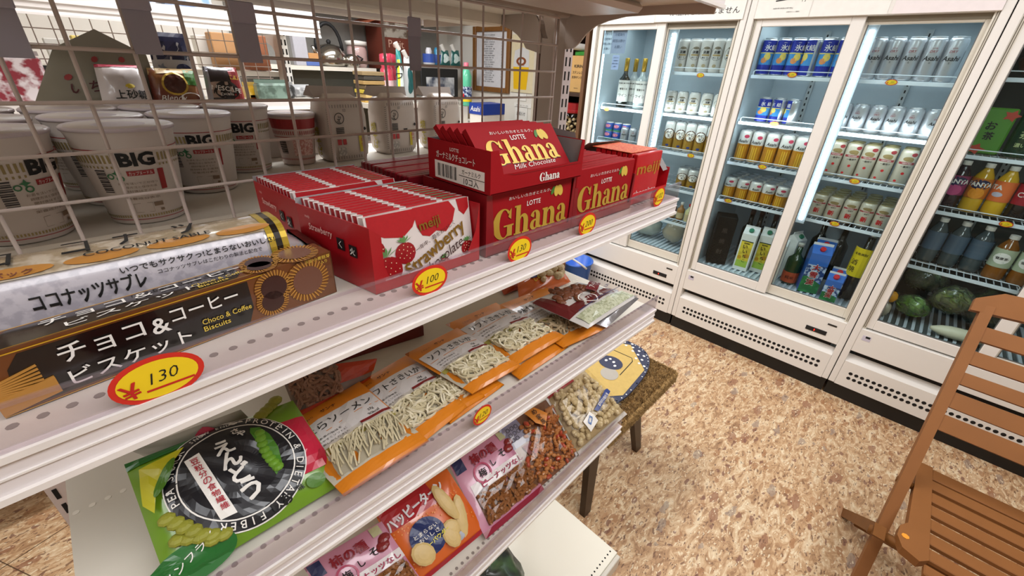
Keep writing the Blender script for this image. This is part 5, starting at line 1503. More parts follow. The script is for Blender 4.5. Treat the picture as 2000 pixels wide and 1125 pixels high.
def lumps(g, S, u0, u1, v0, v1, n, r, seed, asp=1.3, shape=None, h0=.001, hj=.004):
    q = random.Random(seed)
    for i in range(n):
        u = q.uniform(u0, u1); v = q.uniform(v0, v1)
        if shape and not shape(u, v): continue
        p = S.pt(u, v, h0 + r * .4 + q.random() * hj)
        ax = Matrix.Rotation(q.uniform(0, 3.1), 3, V((q.uniform(-1, 1), q.uniform(-1, 1), q.uniform(-1, 1))).normalized())
        k = r * q.uniform(.8, 1.15)
        g.blob(p, k * asp, k, k * .8, 7, 5, ax)
    return 'stuff'


def window(S, u0, u1, v0, v1, h=.0075):
    return lambda g, S_: g.patch(S_, u0, u1, v0, v1, 8, 6, h) and None


def squid(label, pts, zs, title, curl=.55, straight=False, seed=0, grams='15g', kcal='44kcal', mat=SQ):
    tl, tr, br, bl = cor(pts, zs)
    arts = [('clear_panel', M('bdb7a8', .25, coat=.5), lambda g, S: g.patch(S, .0, 1, .10, .46, 8, 6, .0005) and None),
            ('white_label', LAB, lambda g, S: g.patch(S, .03, .97, .46, .80, 10, 5, .0010) and None),
            ('olive_band', KHA, lambda g, S: g.patch(S, .03, .97, .40, .475, 10, 1, .0009) and None),
            ('black_title', INK, lambda g, S: g.t(S, title, .5, .705, S.H * .085, .004, fit=S.W * .80, h=.0022) and None),
            ('orange_rule', OR, lambda g, S: g.stroke(S, [(.05, .635), (.35, .63), (.7, .655), (.95, .64)], .0010, h=.0018) and None),
            ('brown_script', M('5a2c12', .5), lambda g, S: g.t(S, 'こだわり', .22, .86, S.H * .028, 0, h=.0020).t(S, 'サンナ', .48, .865, S.H * .04, .02, h=.0020) and None),
            ('small_print', INK, lambda g, S: (g.t(S, 'いか本来の旨味を', .26, .58, S.H * .024, 0, fit=S.W * .34, h=.002), g.t(S, '食べやすくソフトに', .28, .54, S.H * .024, 0, fit=S.W * .36, h=.002), g.t(S, 'お楽しみください。', .29, .50, S.H * .024, 0, fit=S.W * .34, h=.002), g.t(S, grams, .80, .59, S.H * .035, .01, h=.002), g.t(S, kcal, .80, .545, S.H * .03, .005, h=.002)) and None),
            ('red_flag', CRM, lambda g, S: g.patch(S, .60, .98, .485, .515, 4, 1, .0026) and None),
            ('white_flag', LAB, lambda g, S: g.patch(S, .60, .98, .45, .485, 4, 1, .0026) and None),
            ('dried_squid', mat, lambda g, S: strands(g, S, .10, .90, .13, .43, 120 if not straight else 100, .0013 if straight else .0019, .045 if straight else .03, .08 if straight else curl, seed, None if not straight else 1.2, hj=.005)),
            ('orange_foot', OR, lambda g, S: g.patch(S, 0, 1, 0, .13, 10, 4, .0012) and None),
            ('clear_window', FILM2, lambda g, S: g.patch(S, .04, .96, .12, .47, 10, 6, .0085) and None)]
    return pouch('dried_squid_bag', label, tl, tr, br, bl, .009, OR, arts, 'orange bags of dried squid', seed=seed, wr=.001)


Z2 = S2
lo = Z2 + .006
squid('lowest orange squid bag whose foot shows under the others in the middle', [(770, 735), (865, 685), (985, 752), (880, 828)], [lo, lo, lo, lo], 'ソフトさきいか', seed=21)
squid('lowest orange squid bag whose foot shows under the right hand ones', [(900, 655), (985, 612), (1110, 678), (1015, 742)], [lo, lo, lo, lo], 'ソフトさきいか', seed=22)
hi = Z2 + .026
squid('darker orange squid bag tucked under two others in the middle', [(770, 708), (838, 672), (948, 775), (880, 815)], [lo, lo, lo + .004, lo + .004], 'さきいか', seed=3)
squid('orange bag of dried soft squid second from the left', [(668, 765), (800, 690), (913, 795), (795, 890)], [hi - .004, hi - .004, hi - .01, hi - .01], 'ソフトさきいか', seed=4)
squid('leftmost orange bag of thin straight squid strips beside the green bag', [(545, 838), (702, 745), (838, 862), (672, 970)], [hi + .008, hi + .008, hi, hi], 'たらソーメン', straight=True, seed=5, grams='27g', kcal='90kcal')
squid('orange bag of dried soft squid third from the left', [(790, 692), (893, 640), (1018, 715), (922, 770)], [hi + .012] * 2 + [hi] * 2, 'ソフトさきいか', seed=6)
squid('orange bag of seasoned squid partly under the almond bag', [(968, 598), (1066, 560), (1190, 640), (1100, 680)], [hi - .006] * 2 + [hi - .014] * 2, '味付さきいか', seed=8, mat=SQ2)
squid('orange bag of dried soft squid fourth from the left', [(870, 634), (968, 591), (1104, 657), (1008, 714)], [hi + .010] * 2 + [hi] * 2, 'ソフトさきいか', seed=7)

# almond bag on top
ALM = M('7d4527', .45, noise=.2, ns=120)
tl, tr, br, bl = cor([(1034, 590), (1128, 551), (1246, 578), (1148, 642)], [Z2 + .055, Z2 + .06, Z2 + .040, Z2 + .045])
def alm(g, S):
    q = random.Random(3)
    for i in range(26):
        u = q.gauss(.42, .13); v = q.gauss(.72, .09); a = q.uniform(0, 3.1)
        ax = Matrix.Rotation(a, 3, S.N)
        g.blob(S.pt(u, v, .002), .011, .0065, .0045, 8, 5, ax)
    return 'stuff'
pouch('almond_bag', 'white and maroon bag of almonds lying on top of the squid bags', tl, tr, br, bl, .014, M('c9c4c0', .25, coat=.6, bump=.2, ns=25),
      [('maroon_field', M('5f1218', .3, coat=.5), lambda g, S: g.patch(S, 0, .97, .30, .48, 8, 3, .001).patch(S, 0, .16, .30, .95, 2, 6, .0008) and None),
       ('printed_almonds', ALM, alm),
       ('maroon_title_band', M('6f141c', .35), lambda g, S: g.poly(S, [(.60, .42), (.98, .62), (.98, .80), (.60, .60)], .0085) and None),
       ('white_lettering', WHP, lambda g, S: g.t(S, 'アーモンド', .80, .61, .012, .006, rot=.30, fit=.042, h=.011) and None),
       ('navy_lettering', M('20265a', .5), lambda g, S: g.t(S, 'ALMOND', .88, .46, .007, .005, rot=.3, h=.0115) and None),
       ('round_seal', WHP, lambda g, S: g.ell(S, .40, .39, .11, h=.0085, inner=.88, n=20).t(S, '選りすぐり', .40, .39, .006, 0, h=.009) and None),
       ('navy_line', M('20265a', .4), lambda g, S: g.stroke(S, [(.10, .27), (.5, .285), (.97, .31)], .0015, h=.0112) and None),
       ('dotted_window', M('bcbfa4', .25, coat=.6, col2='9a9f80', ns=150), lambda g, S: g.patch(S, .06, .97, .04, .26, 8, 4, .0012) and None)],
      seed=3, wr=.002)
tl, tr, br, bl = cor([(1150, 628), (1232, 575), (1248, 583), (1185, 640)], [Z2 + .03, Z2 + .045, Z2 + .03, Z2 + .02])
# hanging corner seal as a crumpled silver strip is part of the almond bag
part('silver_crimp', G().patch(Quad(tl, tr, br, bl, .004, .002, 4), 0, 1, 0, 1, 8, 3, 0), M('a9a7aa', .2, metal=.7, bump=.5, ns=60), bpy.data.objects['almond_bag'], smooth=True)

# bags behind on the second shelf
tl, tr, br, bl = on(1010, 548, Y=.60), on(1092, 516, Y=.58), on(1114, 556, Y=.54), on(1014, 592, Y=.55)
bl.z = max(bl.z, Z2 + .004); br.z = max(br.z, Z2 + .004)
def rice(g, S): return lumps(g, S, .45, .92, .35, .9, 10, .010, 5, 1.2, h0=-.002)
pouch('rice_cracker_bag', 'orange bag of rice crackers standing behind the almond bag', tl, tr, br, bl, .014, M('d8641c', .25, coat=.6, bump=.15, ns=20),
      [('printed_crackers', M('d9c49c', .5, noise=.1, ns=50), rice), ('blue_mark', M('2a3270', .4), lambda g, S: g.ell(S, .35, .8, .12, .08, h=.003) and None), ('yellow_lettering', M('e8d43a', .5), lambda g, S: g.t(S, 'しお', .36, .66, .012, .02, rot=.3, h=.0035) and None),
       ('white_dot', WHP, lambda g, S: g.ell(S, .47, .5, .05, h=.004) and None)], seed=9)
tl, tr, br, bl = on(975, 560, Y=.63), on(1010, 550, Y=.63), on(1018, 592, Y=.60), on(984, 600, Y=.60)
bl.z = max(bl.z, Z2 + .004); br.z = max(br.z, Z2 + .004)
pouch('snack_bag', 'dark orange bag edge left of the cracker bag', tl, tr, br, bl, .012, M('b8451c', .3, coat=.5), [], seed=2)
t = thing('flat_red_box', 'flat dark red box at the back of the second shelf', 'box', on(740, 680, Z=Z2))
a, b, c = on(640, 715, Z=Z2 + .001), on(828, 655, Z=Z2 + .001), on(815, 632, Z=Z2 + .02)
U = b - a; Wd = V((0, 0, 1)).cross(U).normalized() * .06; Wd = Wd if Wd.y > 0 else -Wd
part('box_body', G().obox(a, U, Wd, V((0, 0, .022))), M('6f1a16', .4, coat=.3), t)
S = Flat(a + V((0, 0, .022)), U, Wd)
part('brown_print', G().patch(S, .05, .95, .1, .9, 1, 1, .0004), M('8a4420', .4, coat=.4, col2='5a2a16', ns=30), t)
# clear bag of pinkish snack behind the green bag, with red seal
tl, tr, br, bl = cor([(545, 725), (735, 700), (722, 742), (585, 825)], [Z2 + .075, Z2 + .06, Z2 + .02, Z2 + .02])
pouch('squid_snack_bag', 'clear bag of pinkish dried strips with a red orange seal', tl, tr, br, bl, .010, M('8f7d78', .25, coat=.6, bump=.3, ns=25),
      [('pink_strips', M('a9806c', .5, noise=.2, ns=60), lambda g, S: strands(g, S, .03, .55, .25, .95, 90, .0022, .02, .5, 4)),
       ('red_seal', M('c03a1c', .3, coat=.5), lambda g, S: g.patch(S, .55, 1, .45, 1, 5, 4, .004).patch(S, .0, 1, 0, .2, 8, 2, .002) and None)], seed=11)
tl, tr, br, bl = cor([(255, 880), (470, 800), (500, 830), (300, 900)], [Z2 + .085, Z2 + .085, Z2 + .04, Z2 + .04])
pouch('snack_bag', 'white bag with a pink spot and green seal behind the green pea bag', tl, tr, br, bl, .010, M('a8a49a', .3, coat=.5, bump=.2, ns=20),
      [('green_seal', M('2a6a2c', .3, coat=.4), lambda g, S: g.patch(S, 0, 1, 0, .4, 8, 2, .003) and None), ('pink_spot', M('b8304c', .4), lambda g, S: g.ell(S, .62, .75, .12, .25, h=.004) and None)], seed=12)

# green pea snack bag, large, front left
tl, tr, br, bl = cor([(243, 908), (572, 782), (676, 940), (330, 1150)], [Z2 + .075, Z2 + .070, Z2 + .012, Z2 + .012])
PEAG = M('6f9a1c', .28, coat=.5, noise=.1, ns=10, bump=.12); NAVY = M('15171f', .35, coat=.3); DGR = M('1c6a28', .3, coat=.4)
def arctext(g, S, txt, cu, cv, r, a0, a1, size, h=.004, flip=1):
    n = len(txt)
    for i, ch in enumerate(txt):
        if ch == ' ': continue
        a = a0 + (a1 - a0) * i / (n - 1)
        g.t(S, ch, cu + cos(a) * r / S.W, cv + sin(a) * r / S.H, size, .004, rot=a - pi / 2 * flip, h=h)
def peas(g, S):
    for i in range(8):
        t_ = i / 7; g.blob(S.pt(.690 - .02 * sin(t_ * 3), .74 - t_ * .36, .003), .0062, .0062, .0035, 10, 6)
def pod(g, S):
    L = [(.66, .83), (.71, .80), (.74, .70), (.745, .55), (.72, .40), (.66, .32), (.65, .42), (.655, .55), (.65, .70), (.645, .78)]
    g.poly(S, L, .0035)
def snackp(g, S):
    for u, v, a, n in ((.10, .42, -1.0, 6), (.11, .25, -.5, 5), (.76, .94, .6, 4)):
        for i in range(n):
            g.blob(S.pt(u + cos(a) * i * .0095 / S.W, v + sin(a) * i * .0095 / S.H, .002), .0085, .008, .005, 9, 6)
    return 'stuff'
Sg, tg = pouch('pea_snack_bag', 'big green bag of pea snacks leaning at the front left', tl, tr, br, bl, .020, PEAG,
      [('dark_green_seal', DGR, lambda g, S: g.patch(S, 0, .55, .93, 1.0, 8, 2, .0012) and None),
       ('yellow_field', M('c9c41c', .3, coat=.4), lambda g, S: g.poly(S, [(.02, .60), (.06, .88), (.30, .90), (.20, .78), (.10, .66), (.06, .50)], .006) and None),
       ('red_field', M('c01a3c', .3, coat=.4), lambda g, S: g.patch(S, .80, .99, .22, .78, 4, 8, .0016) and None),
       ('white_ring', WHP, lambda g, S: g.ell(S, .50, .53, .385, h=.0022, n=48, rings=4, inner=.9).ell(S, .50, .53, .318, h=.0030, n=48, rings=2, inner=.975) and None),
       ('black_disc', NAVY, lambda g, S: g.ell(S, .50, .53, .378, h=.0026, n=48, rings=8) and None),
       ('white_band', WHP, lambda g, S: g.poly(S, [(.27, .77), (.355, .79), (.40, .20), (.315, .21)], .0036) and None),
       ('red_lettering', M('b01c30', .5), lambda g, S: [g.t(S, ch, .318 + i * .006, .73 - i * .063, S.H * .054, .012, rot=.05, h=.0046) for i, ch in enumerate('豆粒分の食物繊維')] and None),
       ('white_lettering', WHP, lambda g, S: [g.t(S, ch, u, v, S.H * s_, .04, rot=.02, h=.0046) for ch, u, v, s_ in (('え', .48, .75, .135), ('ん', .485, .615, .135), ('ど', .50, .475, .145), ('う', .51, .32, .165), ('さ', .575, .855, .06), ('や', .60, .805, .06))] and None),
       ('ring_lettering', WHP, lambda g, S: (arctext(g, S, 'PROTEIN & DIETARY FIBER', .50, .53, S.W * .347, 1.05, -2.15, S.H * .055), arctext(g, S, 'PEA SNACK', .50, .53, S.W * .347, 3.25, 2.3, S.H * .052), arctext(g, S, 'SNOW ENDO', .50, .53, S.W * .347, 2.05, 1.3, S.H * .034)) and None),
       ('pea_pod', M('47801f', .4), pod), ('printed_peas', M('6b9c2a', .35, coat=.2), peas),
       ('printed_snacks', M('9a9a34', .55, noise=.15, ns=70), snackp),
       ('green_badge', DGR, lambda g, S: g.ell(S, .13, .06, .22, .13, h=.0045, n=24, rings=3) and None),
       ('badge_lettering', WHP, lambda g, S: g.t(S, 'ノンフライ', .13, .09, S.H * .055, .01, rot=.35, fit=S.W * .28, h=.006) and None),
       ('black_lettering', INK, lambda g, S: g.t(S, 'しお', .62, .10, S.H * .075, .035, rot=.12, h=.005).t(S, '味', .745, .135, S.H * .05, .02, rot=.12, h=.005) and None),
       ('pod_outline_print', M('4a7a1c', .35), lambda g, S: g.ell(S, .16, .72, .12, .035, rot=.9, h=.007, n=14).ell(S, .84, .13, .06, .06, h=.004, n=14) and None)],
      seed=3, wr=.002, nu=18, nv=18)

# ---------------------------------------------------------------- third shelf
Z3 = S3
def kaki(label, pts, zs, seed):
    tl, tr, br, bl = cor(pts, zs)
    PK = M('c987a0', .28, coat=.5, noise=.08, ns=12, bump=.12); MAR = M('8c1426', .35); MAG = M('a8144a', .4)
    return pouch('rice_snack_bag', label, tl, tr, br, bl, .012, PK,
      [('navy_corner', M('1a2050', .35), lambda g, S: g.patch(S, .02, .17, .80, .98, 2, 3, .0014) and None),
       ('maroon_lettering', MAR, lambda g, S: g.t(S, '柿の種', .47, .86, S.H * .135, .04, h=.003) and None),
       ('pink_disc', M('b84a6a', .4), lambda g, S: g.ell(S, .33, .655, .13, h=.0022, n=20, rings=3, inner=.8) and None),
       ('black_lettering', INK, lambda g, S: g.t(S, '梅', .33, .655, S.H * .105, .02, h=.0034).t(S, 'し', .53, .69, S.H * .085, .02, h=.0034).t(S, 'そ', .71, .725, S.H * .10, .02, h=.0034) and None),
       ('white_band', M('e4dcdc', .35, coat=.4), lambda g, S: g.patch(S, .10, 1.0, .47, .60, 8, 2, .0018) and None),
       ('magenta_lettering', MAG, lambda g, S: g.t(S, 'ピーナッツなし', .60, .53, S.H * .075, .03, fit=S.W * .72, h=.0036) and None),
       ('plum_print', M('8c2a2c', .3, noise=.15, ns=60), lambda g, S: (g.blob(S.pt(.90, .80, .002), .012, .010, .006, 10, 6), g.blob(S.pt(.84, .73, .003), .013, .011, .007, 10, 6)) and None),
       ('cream_leaf_print', M('b8b48a', .4), lambda g, S: g.patch(S, .80, .93, .87, .99, 2, 2, .0016) and None),
       ('grey_cartoon_cloud', M('b0a6ac', .4), lambda g, S: g.ell(S, .24, .37, .14, .13, h=.0030, n=20, rings=3, amp=.06, lob=5) and None),
       ('cracker_crescent', M('8d4a24', .4), lambda g, S: g.ell(S, .26, .38, .025, .07, rot=-.2, h=.0045, n=12) and None),
       ('brown_base', M('6f4428', .5), lambda g, S: g.patch(S, .10, .96, .09, .46, 8, 5, .0008) and None),
       ('rice_crackers', M('a3693a', .4, noise=.15, ns=60, coat=.3), lambda g, S: strands(g, S, .12, .95, .10, .45, 130, .0034, .016, .25, seed, None, hj=.003)),
       ('clear_window', FILM2, lambda g, S: g.patch(S, .10, .96, .10, .48, 8, 6, .0115) and None),
       ('maroon_foot', M('8c1030', .35, coat=.4), lambda g, S: g.patch(S, 0, 1, -.01, .06, 8, 1, .0016) and None)], 'pink rice cracker bags', seed=seed, wr=.0016)


kaki('pink rice cracker bag between the orange bag and the mixed beans', [(876, 905), (985, 835), (1062, 955), (948, 1052)], [Z3 + .095, Z3 + .095, Z3 + .012, Z3 + .012], 5)
kaki('pink rice cracker bag cut off at the bottom of the picture', [(592, 1108), (745, 1018), (832, 1145), (690, 1250)], [Z3 + .095, Z3 + .095, Z3 + .015, Z3 + .012], 6)
tl, tr, br, bl = cor([(732, 1005), (873, 915), (950, 1035), (812, 1150)], [Z3 + .10, Z3 + .10, Z3 + .015, Z3 + .012])
ORG = M('d9641c', .25, coat=.6, noise=.08, ns=15, bump=.12)
def lumps_hp(g, S):
    for u, v, rx, ry, ro in ((.72, .64, .013, .042, .15), (.80, .38, .013, .042, -.35), (.22, .28, .020, .024, .6), (.58, .25, .016, .024, .1), (.62, .32, .018, .018, 0)):
        ax = Matrix((S.c[1] - S.c[0]).normalized()[:] and ((S.c[1] - S.c[0]).normalized(), (S.c[0] - S.c[3]).normalized(), S.N)).transposed() @ Matrix.Rotation(ro, 3, 'Z')
        g.blob(S.pt(u, v, .004), rx, ry, .005, 12, 7, ax)
    return 'stuff'
pouch('rice_cracker_bag', 'orange and red bag of rice crackers between two pink bags', tl, tr, br, bl, .014, ORG,
      [('red_title_field', M('b01424', .3, coat=.4), lambda g, S: g.patch(S, .02, .66, .70, .995, 6, 4, .0014) and None),
       ('white_title', M('e8e4ea', .4), lambda g, S: g.t(S, 'ハッピーターン', .42, .82, S.H * .15, .03, rot=.12, fit=S.W * .78, h=.004) and None),
       ('printed_crackers', M('d9bb7c', .45, noise=.12, ns=60), lumps_hp),
       ('navy_disc', M('1a2a60', .35), lambda g, S: g.ell(S, .36, .42, .21, h=.0052, n=22, rings=2) and None),
       ('disc_lettering', WHP, lambda g, S: g.t(S, 'とまらない', .36, .49, S.H * .05, .015, fit=S.W * .30, h=.0066).t(S, 'おいしさ', .37, .42, S.H * .05, .015, fit=S.W * .26, h=.0066) and None),
       ('yellow_lettering', M('e8dc5a', .5), lambda g, S: g.t(S, 'ハッピーパウダー！', .38, .335, S.H * .06, .03, rot=.12, fit=S.W * .50, h=.0074) and None),
       ('silver_badge', M('b0b4c0', .3), lambda g, S: g.ell(S, .68, .17, .06, .045, rot=.6, h=.006, n=14) and None),
       ('sprinkle_dots', M('e89a4a', .4), lambda g, S: [g.ell(S, .05 + .9 * ((i * .618) % 1), .62 + .08 * ((i * .37) % 1) - .5 * (i % 2) * ((i * .23) % 1), .008, h=.003, n=6) for i in range(60)] and 'stuff'),
       ('red_foot', M('a81424', .3, coat=.4), lambda g, S: g.patch(S, .0, 1, 0, .06, 8, 1, .0014) and None)], seed=8, wr=.002)
tl, tr, br, bl = cor([(972, 838), (1070, 778), (1128, 888), (1040, 965)], [Z3 + .10, Z3 + .10, Z3 + .012, Z3 + .012])
inb = lambda u, v: (v < .86) and not (u < .28 and v > .48)
pouch('mixed_bean_bag', 'bag of brown mixed beans with an orange label beside the pink bag', tl, tr, br, bl, .014, M('7d5038', .35, coat=.4),
      [('lilac_corner', M('8a88a8', .35, coat=.4), lambda g, S: g.patch(S, .0, .32, .62, 1, 4, 4, .0016) and None),
       ('mixed_beans', M('c08048', .4, noise=.2, ns=40, coat=.3, col2='a8622f'), lambda g, S: lumps(g, S, .05, .95, .04, .92, 300, .0050, 4, 1.4, inb, hj=.003)),
       ('red_crackers', M('b8482c', .4, coat=.3), lambda g, S: lumps(g, S, .08, .92, .04, .9, 28, .0055, 6, 1.6, inb, h0=.003, hj=.003)),
       ('orange_label', M('d8862c', .4), lambda g, S: g.poly(S, [(.42, 1.0), (.62, .99), (.74, .80), (.60, .66), (.48, .78)], .0185) and None),
       ('brown_lettering', M('2a160c', .5), lambda g, S: g.t(S, 'め', .56, .93, .013, .01, h=.021).t(S, '家', .58, .83, .013, .01, h=.021).t(S, '族', .60, .74, .013, .01, h=.021) and None),
       ('maroon_tab', M('7c1018', .4), lambda g, S: g.poly(S, [(.16, .60), (.32, .60), (.28, .46), (.20, .44)], .004) and None),
       ('grey_sketch', M('3c3c50', .5), lambda g, S: [g.ell(S, .1 + (i % 3) * .07, .90 - (i // 3) * .08, .03, h=.003, inner=.75, n=10) for i in range(8)] and None),
       ('white_edge', M('d0ccd0', .25, coat=.5), lambda g, S: g.patch(S, .95, 1.0, 0, 1, 1, 8, .0012) and None),
       ('clear_window', FILM2, lambda g, S: g.patch(S, .02, .96, .02, .95, 8, 8, .0125) and None)], seed=5, wr=.001)
tl, tr, br, bl = cor([(1066, 772), (1140, 722), (1220, 805), (1128, 885)], [Z3 + .10, Z3 + .10, Z3 + .05, Z3 + .012])
pouch('nut_bag', 'clear bag of pale coated nuts at the right end of the third shelf', tl, tr, br, bl, .018, M('b8a078', .35, coat=.4),
      [('coated_nuts', M('e2cda4', .45, noise=.15, ns=60, coat=.2), lambda g, S: lumps(g, S, .06, .94, .08, .9, 200, .0078, 9, 1.1, None, hj=.004)),
       ('red_top', M('a81c24', .35, coat=.4), lambda g, S: g.patch(S, 0, .62, .92, 1, 6, 1, .003) and None),
       ('navy_strip', M('1f3478', .35), lambda g, S: g.poly(S, [(.48, .335), (.52, .275), (.97, .405), (.96, .475), (.90, .48)], .0205) and None),
       ('strip_lettering', WHP, lambda g, S: g.t(S, '瀬戸内海の塩水使用', .73, .375, .009, .008, rot=.2, fit=.050, h=.0215) and None),
       ('white_card', WHP, lambda g, S: g.poly(S, [(.22, .30), (.40, .36), (.44, .17), (.26, .11)], .0205) and None),
       ('blue_swirl', M('2f6ab0', .4), lambda g, S: g.ell(S, .33, .25, .055, .035, rot=.5, h=.0215, inner=.75, n=18).ell(S, .33, .25, .02, .07, rot=-.5, h=.0218, inner=.75, n=18) and None),
       ('clear_window', FILM2, lambda g, S: g.patch(S, .0, 1, .0, 1, 8, 8, .0155) and None),
       ('crimped_seal', M('b8b0a8', .3, coat=.6, bump=.5, ns=90), lambda g, S: g.patch(S, 0, 1, -.05, .02, 10, 1, .002) and None)], seed=7, wr=.001)
tl, tr, br, bl = cor([(1050, 792), (1078, 772), (1098, 830), (1070, 850)], [Z3 + .09, Z3 + .09, Z3 + .05, Z3 + .05])
pouch('bean_snack_bag', 'red bag with green pod print between the beans and the nuts', tl, tr, br, bl, .008, M('a01820', .3, coat=.5), [('green_pod', M('8aa84a', .4), lambda g, S: g.ell(S, .7, .2, .18, .12, h=.004, n=10) and None)], seed=1)
# dark bag on the base deck
t = solo('garbage_sack', bagblob(G(), (.455, .47, .152 + .062), .115, .11, .05, 3, 24, 14), M('1c2620', .35, coat=.4, col2='3f5a38', ns=12, bump=.4), 'dark green and black bag lying on the base deck', 'bag', smooth=True)
# ================================================================== the shop beyond the mesh
# second gondola across the next aisle
SH2 = M('e6e0d4', .35)
g2 = thing('gondola_shelving', 'white gondola shelving unit across the next aisle', 'shelving', (.36, 2.25, 0))
g = G().box(.79, .825, 2.215, 2.285, 0, 1.66, .002); p_ = part('slotted_post', g, STEEL, g2)
g = G(); z = .9
while z < 1.63:
    for dx in (.008, .024): g.box(.79 + dx, .796 + dx, 2.2135, 2.2148, z, z + .022)
    z += .036
part('slot_strip', G().box(.791, .824, 2.2148, 2.2152, .8, 1.66), WHITE, p_); part('slots', g, SLOTM, p_, kind='stuff')
part('slotted_post', G().box(-.9, -.865, 2.215, 2.285, 0, 1.66, .002), STEEL, g2)
for zt, y0 in ((1.628, 1.90), (1.345, 1.90), (1.0, 1.88), (.6, 1.86), (.2, 1.84)):
    b_ = part('shelf_board', G().box(-.9, .84, y0, 2.22, zt - .02, zt), SH2, g2)
    g = G().box(-.9, .84, y0 - .006, y0, zt - .052, zt + .004); g.box(-.9, .84, y0 - .010, y0 - .006, zt - .054, zt - .048); g.box(-.9, .84, y0 - .009, y0 - .006, zt - .022, zt - .018)
    part('price_rail', g, RAILW, b_)
    part('price_rail_groove', G().box(-.9, .84, y0 - .0068, y0 - .006, zt - .040, zt - .036), M('a49a90', .6), b_)
for zt in (1.44, 1.0, .5):
    part('shelf_board', G().box(-.9, .84, 2.29, 2.62, zt - .02, zt), SH2, g2)
g = G()
for k in range(33): g.cyl((-.86 + k * .05, 2.25, 1.36), (-.86 + k * .05, 2.25, 1.60), .0018, n=5, caps=False)
for k in range(6): g.cyl((-.87, 2.246, 1.37 + k * .045), (.75, 2.246, 1.37 + k * .045), .0018, n=5, caps=False)
part('wire_mesh', g, wm, g2, smooth=True)
bracket(g2, .815, [(2.30, 1.59), (2.62, 1.59), (2.62, 1.575), (2.46, 1.565), (2.38, 1.545), (2.33, 1.50), (2.30, 1.49)])
# things on it
BLU = M('7f9ac8', .3, coat=.5, col2='c9d3e4', ns=30); SILB = M('8d8f94', .25, metal=.5, bump=.6, ns=40)
a, b = on(95, 15, Y=1.95), on(300, 28, Y=1.95)
solo('plastic_wrapped_pack', G().box(a.x, a.x + .17, 1.93, 2.12, 1.632, 1.70, .012), M('5c6272', .3, coat=.5, col2='8a90a0', ns=20), 'grey blue plastic wrapped pack on the top shelf at the left', 'pack', 'plastic packs on the far top shelf')
solo('plastic_wrapped_pack', G().box(a.x + .18, b.x + .02, 1.93, 2.12, 1.632, 1.71, .012), BLU, 'blue striped plastic pack on the top shelf, middle', 'pack', 'plastic packs on the far top shelf')
solo('plastic_wrapped_pack', G().box(b.x + .03, b.x + .17, 1.93, 2.12, 1.632, 1.70, .012), BLU, 'blue striped plastic pack on the top shelf, right', 'pack', 'plastic packs on the far top shelf')
solo('white_tray', G().box(.60, .83, 1.91, 2.15, 1.632, 1.675, .004), M('efe4ea', .4), 'white tray at the right end of the far top shelf', 'tray')
for i, (px, py, w_, h_, cm, nm) in enumerate(((25, 125, .12, .10, ('7c2430', 'c9bfc0'), 'maroon and white packet at the far left'), (60, 170, .13, .07, ('1c1c1e', '3a3a3c'), 'black tray of goods at the far left'), (95, 185, .12, .06, ('2f56a0', '8fb0d8'), 'blue snack bag left of the heart sack'),
                                       (130, 100, .09, .07, ('b02884', 'd070b0'), 'magenta packet behind the heart sack'), (235, 200, .1, .06, ('4a3c36', '8a7a6c'), 'brown packet behind the sugar bag'), (500, 200, .07, .04, ('e0b02c', 'f0d070'), 'yellow packet beside the instant coffee'),
                                       (560, 205, .12, .04, ('2c2e30', 'b0b2b4'), 'black tray with plastic film above the red cup'), (600, 195, .13, .03, ('8f9092', 'd8dadc'), 'silver film wrapped goods left of the noodle packs'), (520, 170, .12, .05, ('4a5a50', '6f8478'), 'dark green bag behind the far mesh'), (505, 150, .12, .02, ('a8302c', 'c8504c'), 'flat red packet under the far shelf'))):
    c = on(px, py, Y=2.02)
    z0 = 1.345 if c.z > 1.34 and py < 175 else 1.346
    z0 = 1.347 if i not in (0, 3) else 1.347
    hh = h_ * 1.25
    t = thing('packet', nm, 'packet', (c.x, 2.02, z0), 'packets on the far gondola')
    part('packet_body', G().box(c.x - w_ / 2, c.x + w_ / 2, 1.93 + .062 * (i % 4), 1.985 + .062 * (i % 4), z0, z0 + hh, .008), M(cm[0], .35, coat=.3, col2=cm[1], ns=30), t)
    part('crimp', G().box(c.x - w_ / 2, c.x + w_ / 2, 1.955 + .062 * (i % 4), 1.96 + .062 * (i % 4), z0 + hh, z0 + hh + .012), M(cm[1], .4), t)
# behind: boxes seen through the far mesh
for i, px in enumerate((430, 452, 470, 490, 412, 250, 180, 130)):
    c = on(px, 112, Y=2.45); cl = ['b98a5c', 'e4e0da', 'c99a6a', 'a86a4a', 'd9d4cc', 'd8d4cc', 'd8c06a', 'c8c4bc'][i]
    solo('carton', G().box(c.x - .045, c.x + .045, 2.34 + .09 * (i % 3), 2.42 + .09 * (i % 3), 1.442, 1.442 + (.14 if px > 300 else .095) - .012 * (i % 3), .003), M(cl, .6, ns=12), '%s coloured small carton behind the far wire mesh' % ['tan', 'white', 'light tan', 'rust', 'pale grey', 'grey', 'yellow', 'beige'][i], 'carton', 'cartons behind the far mesh')

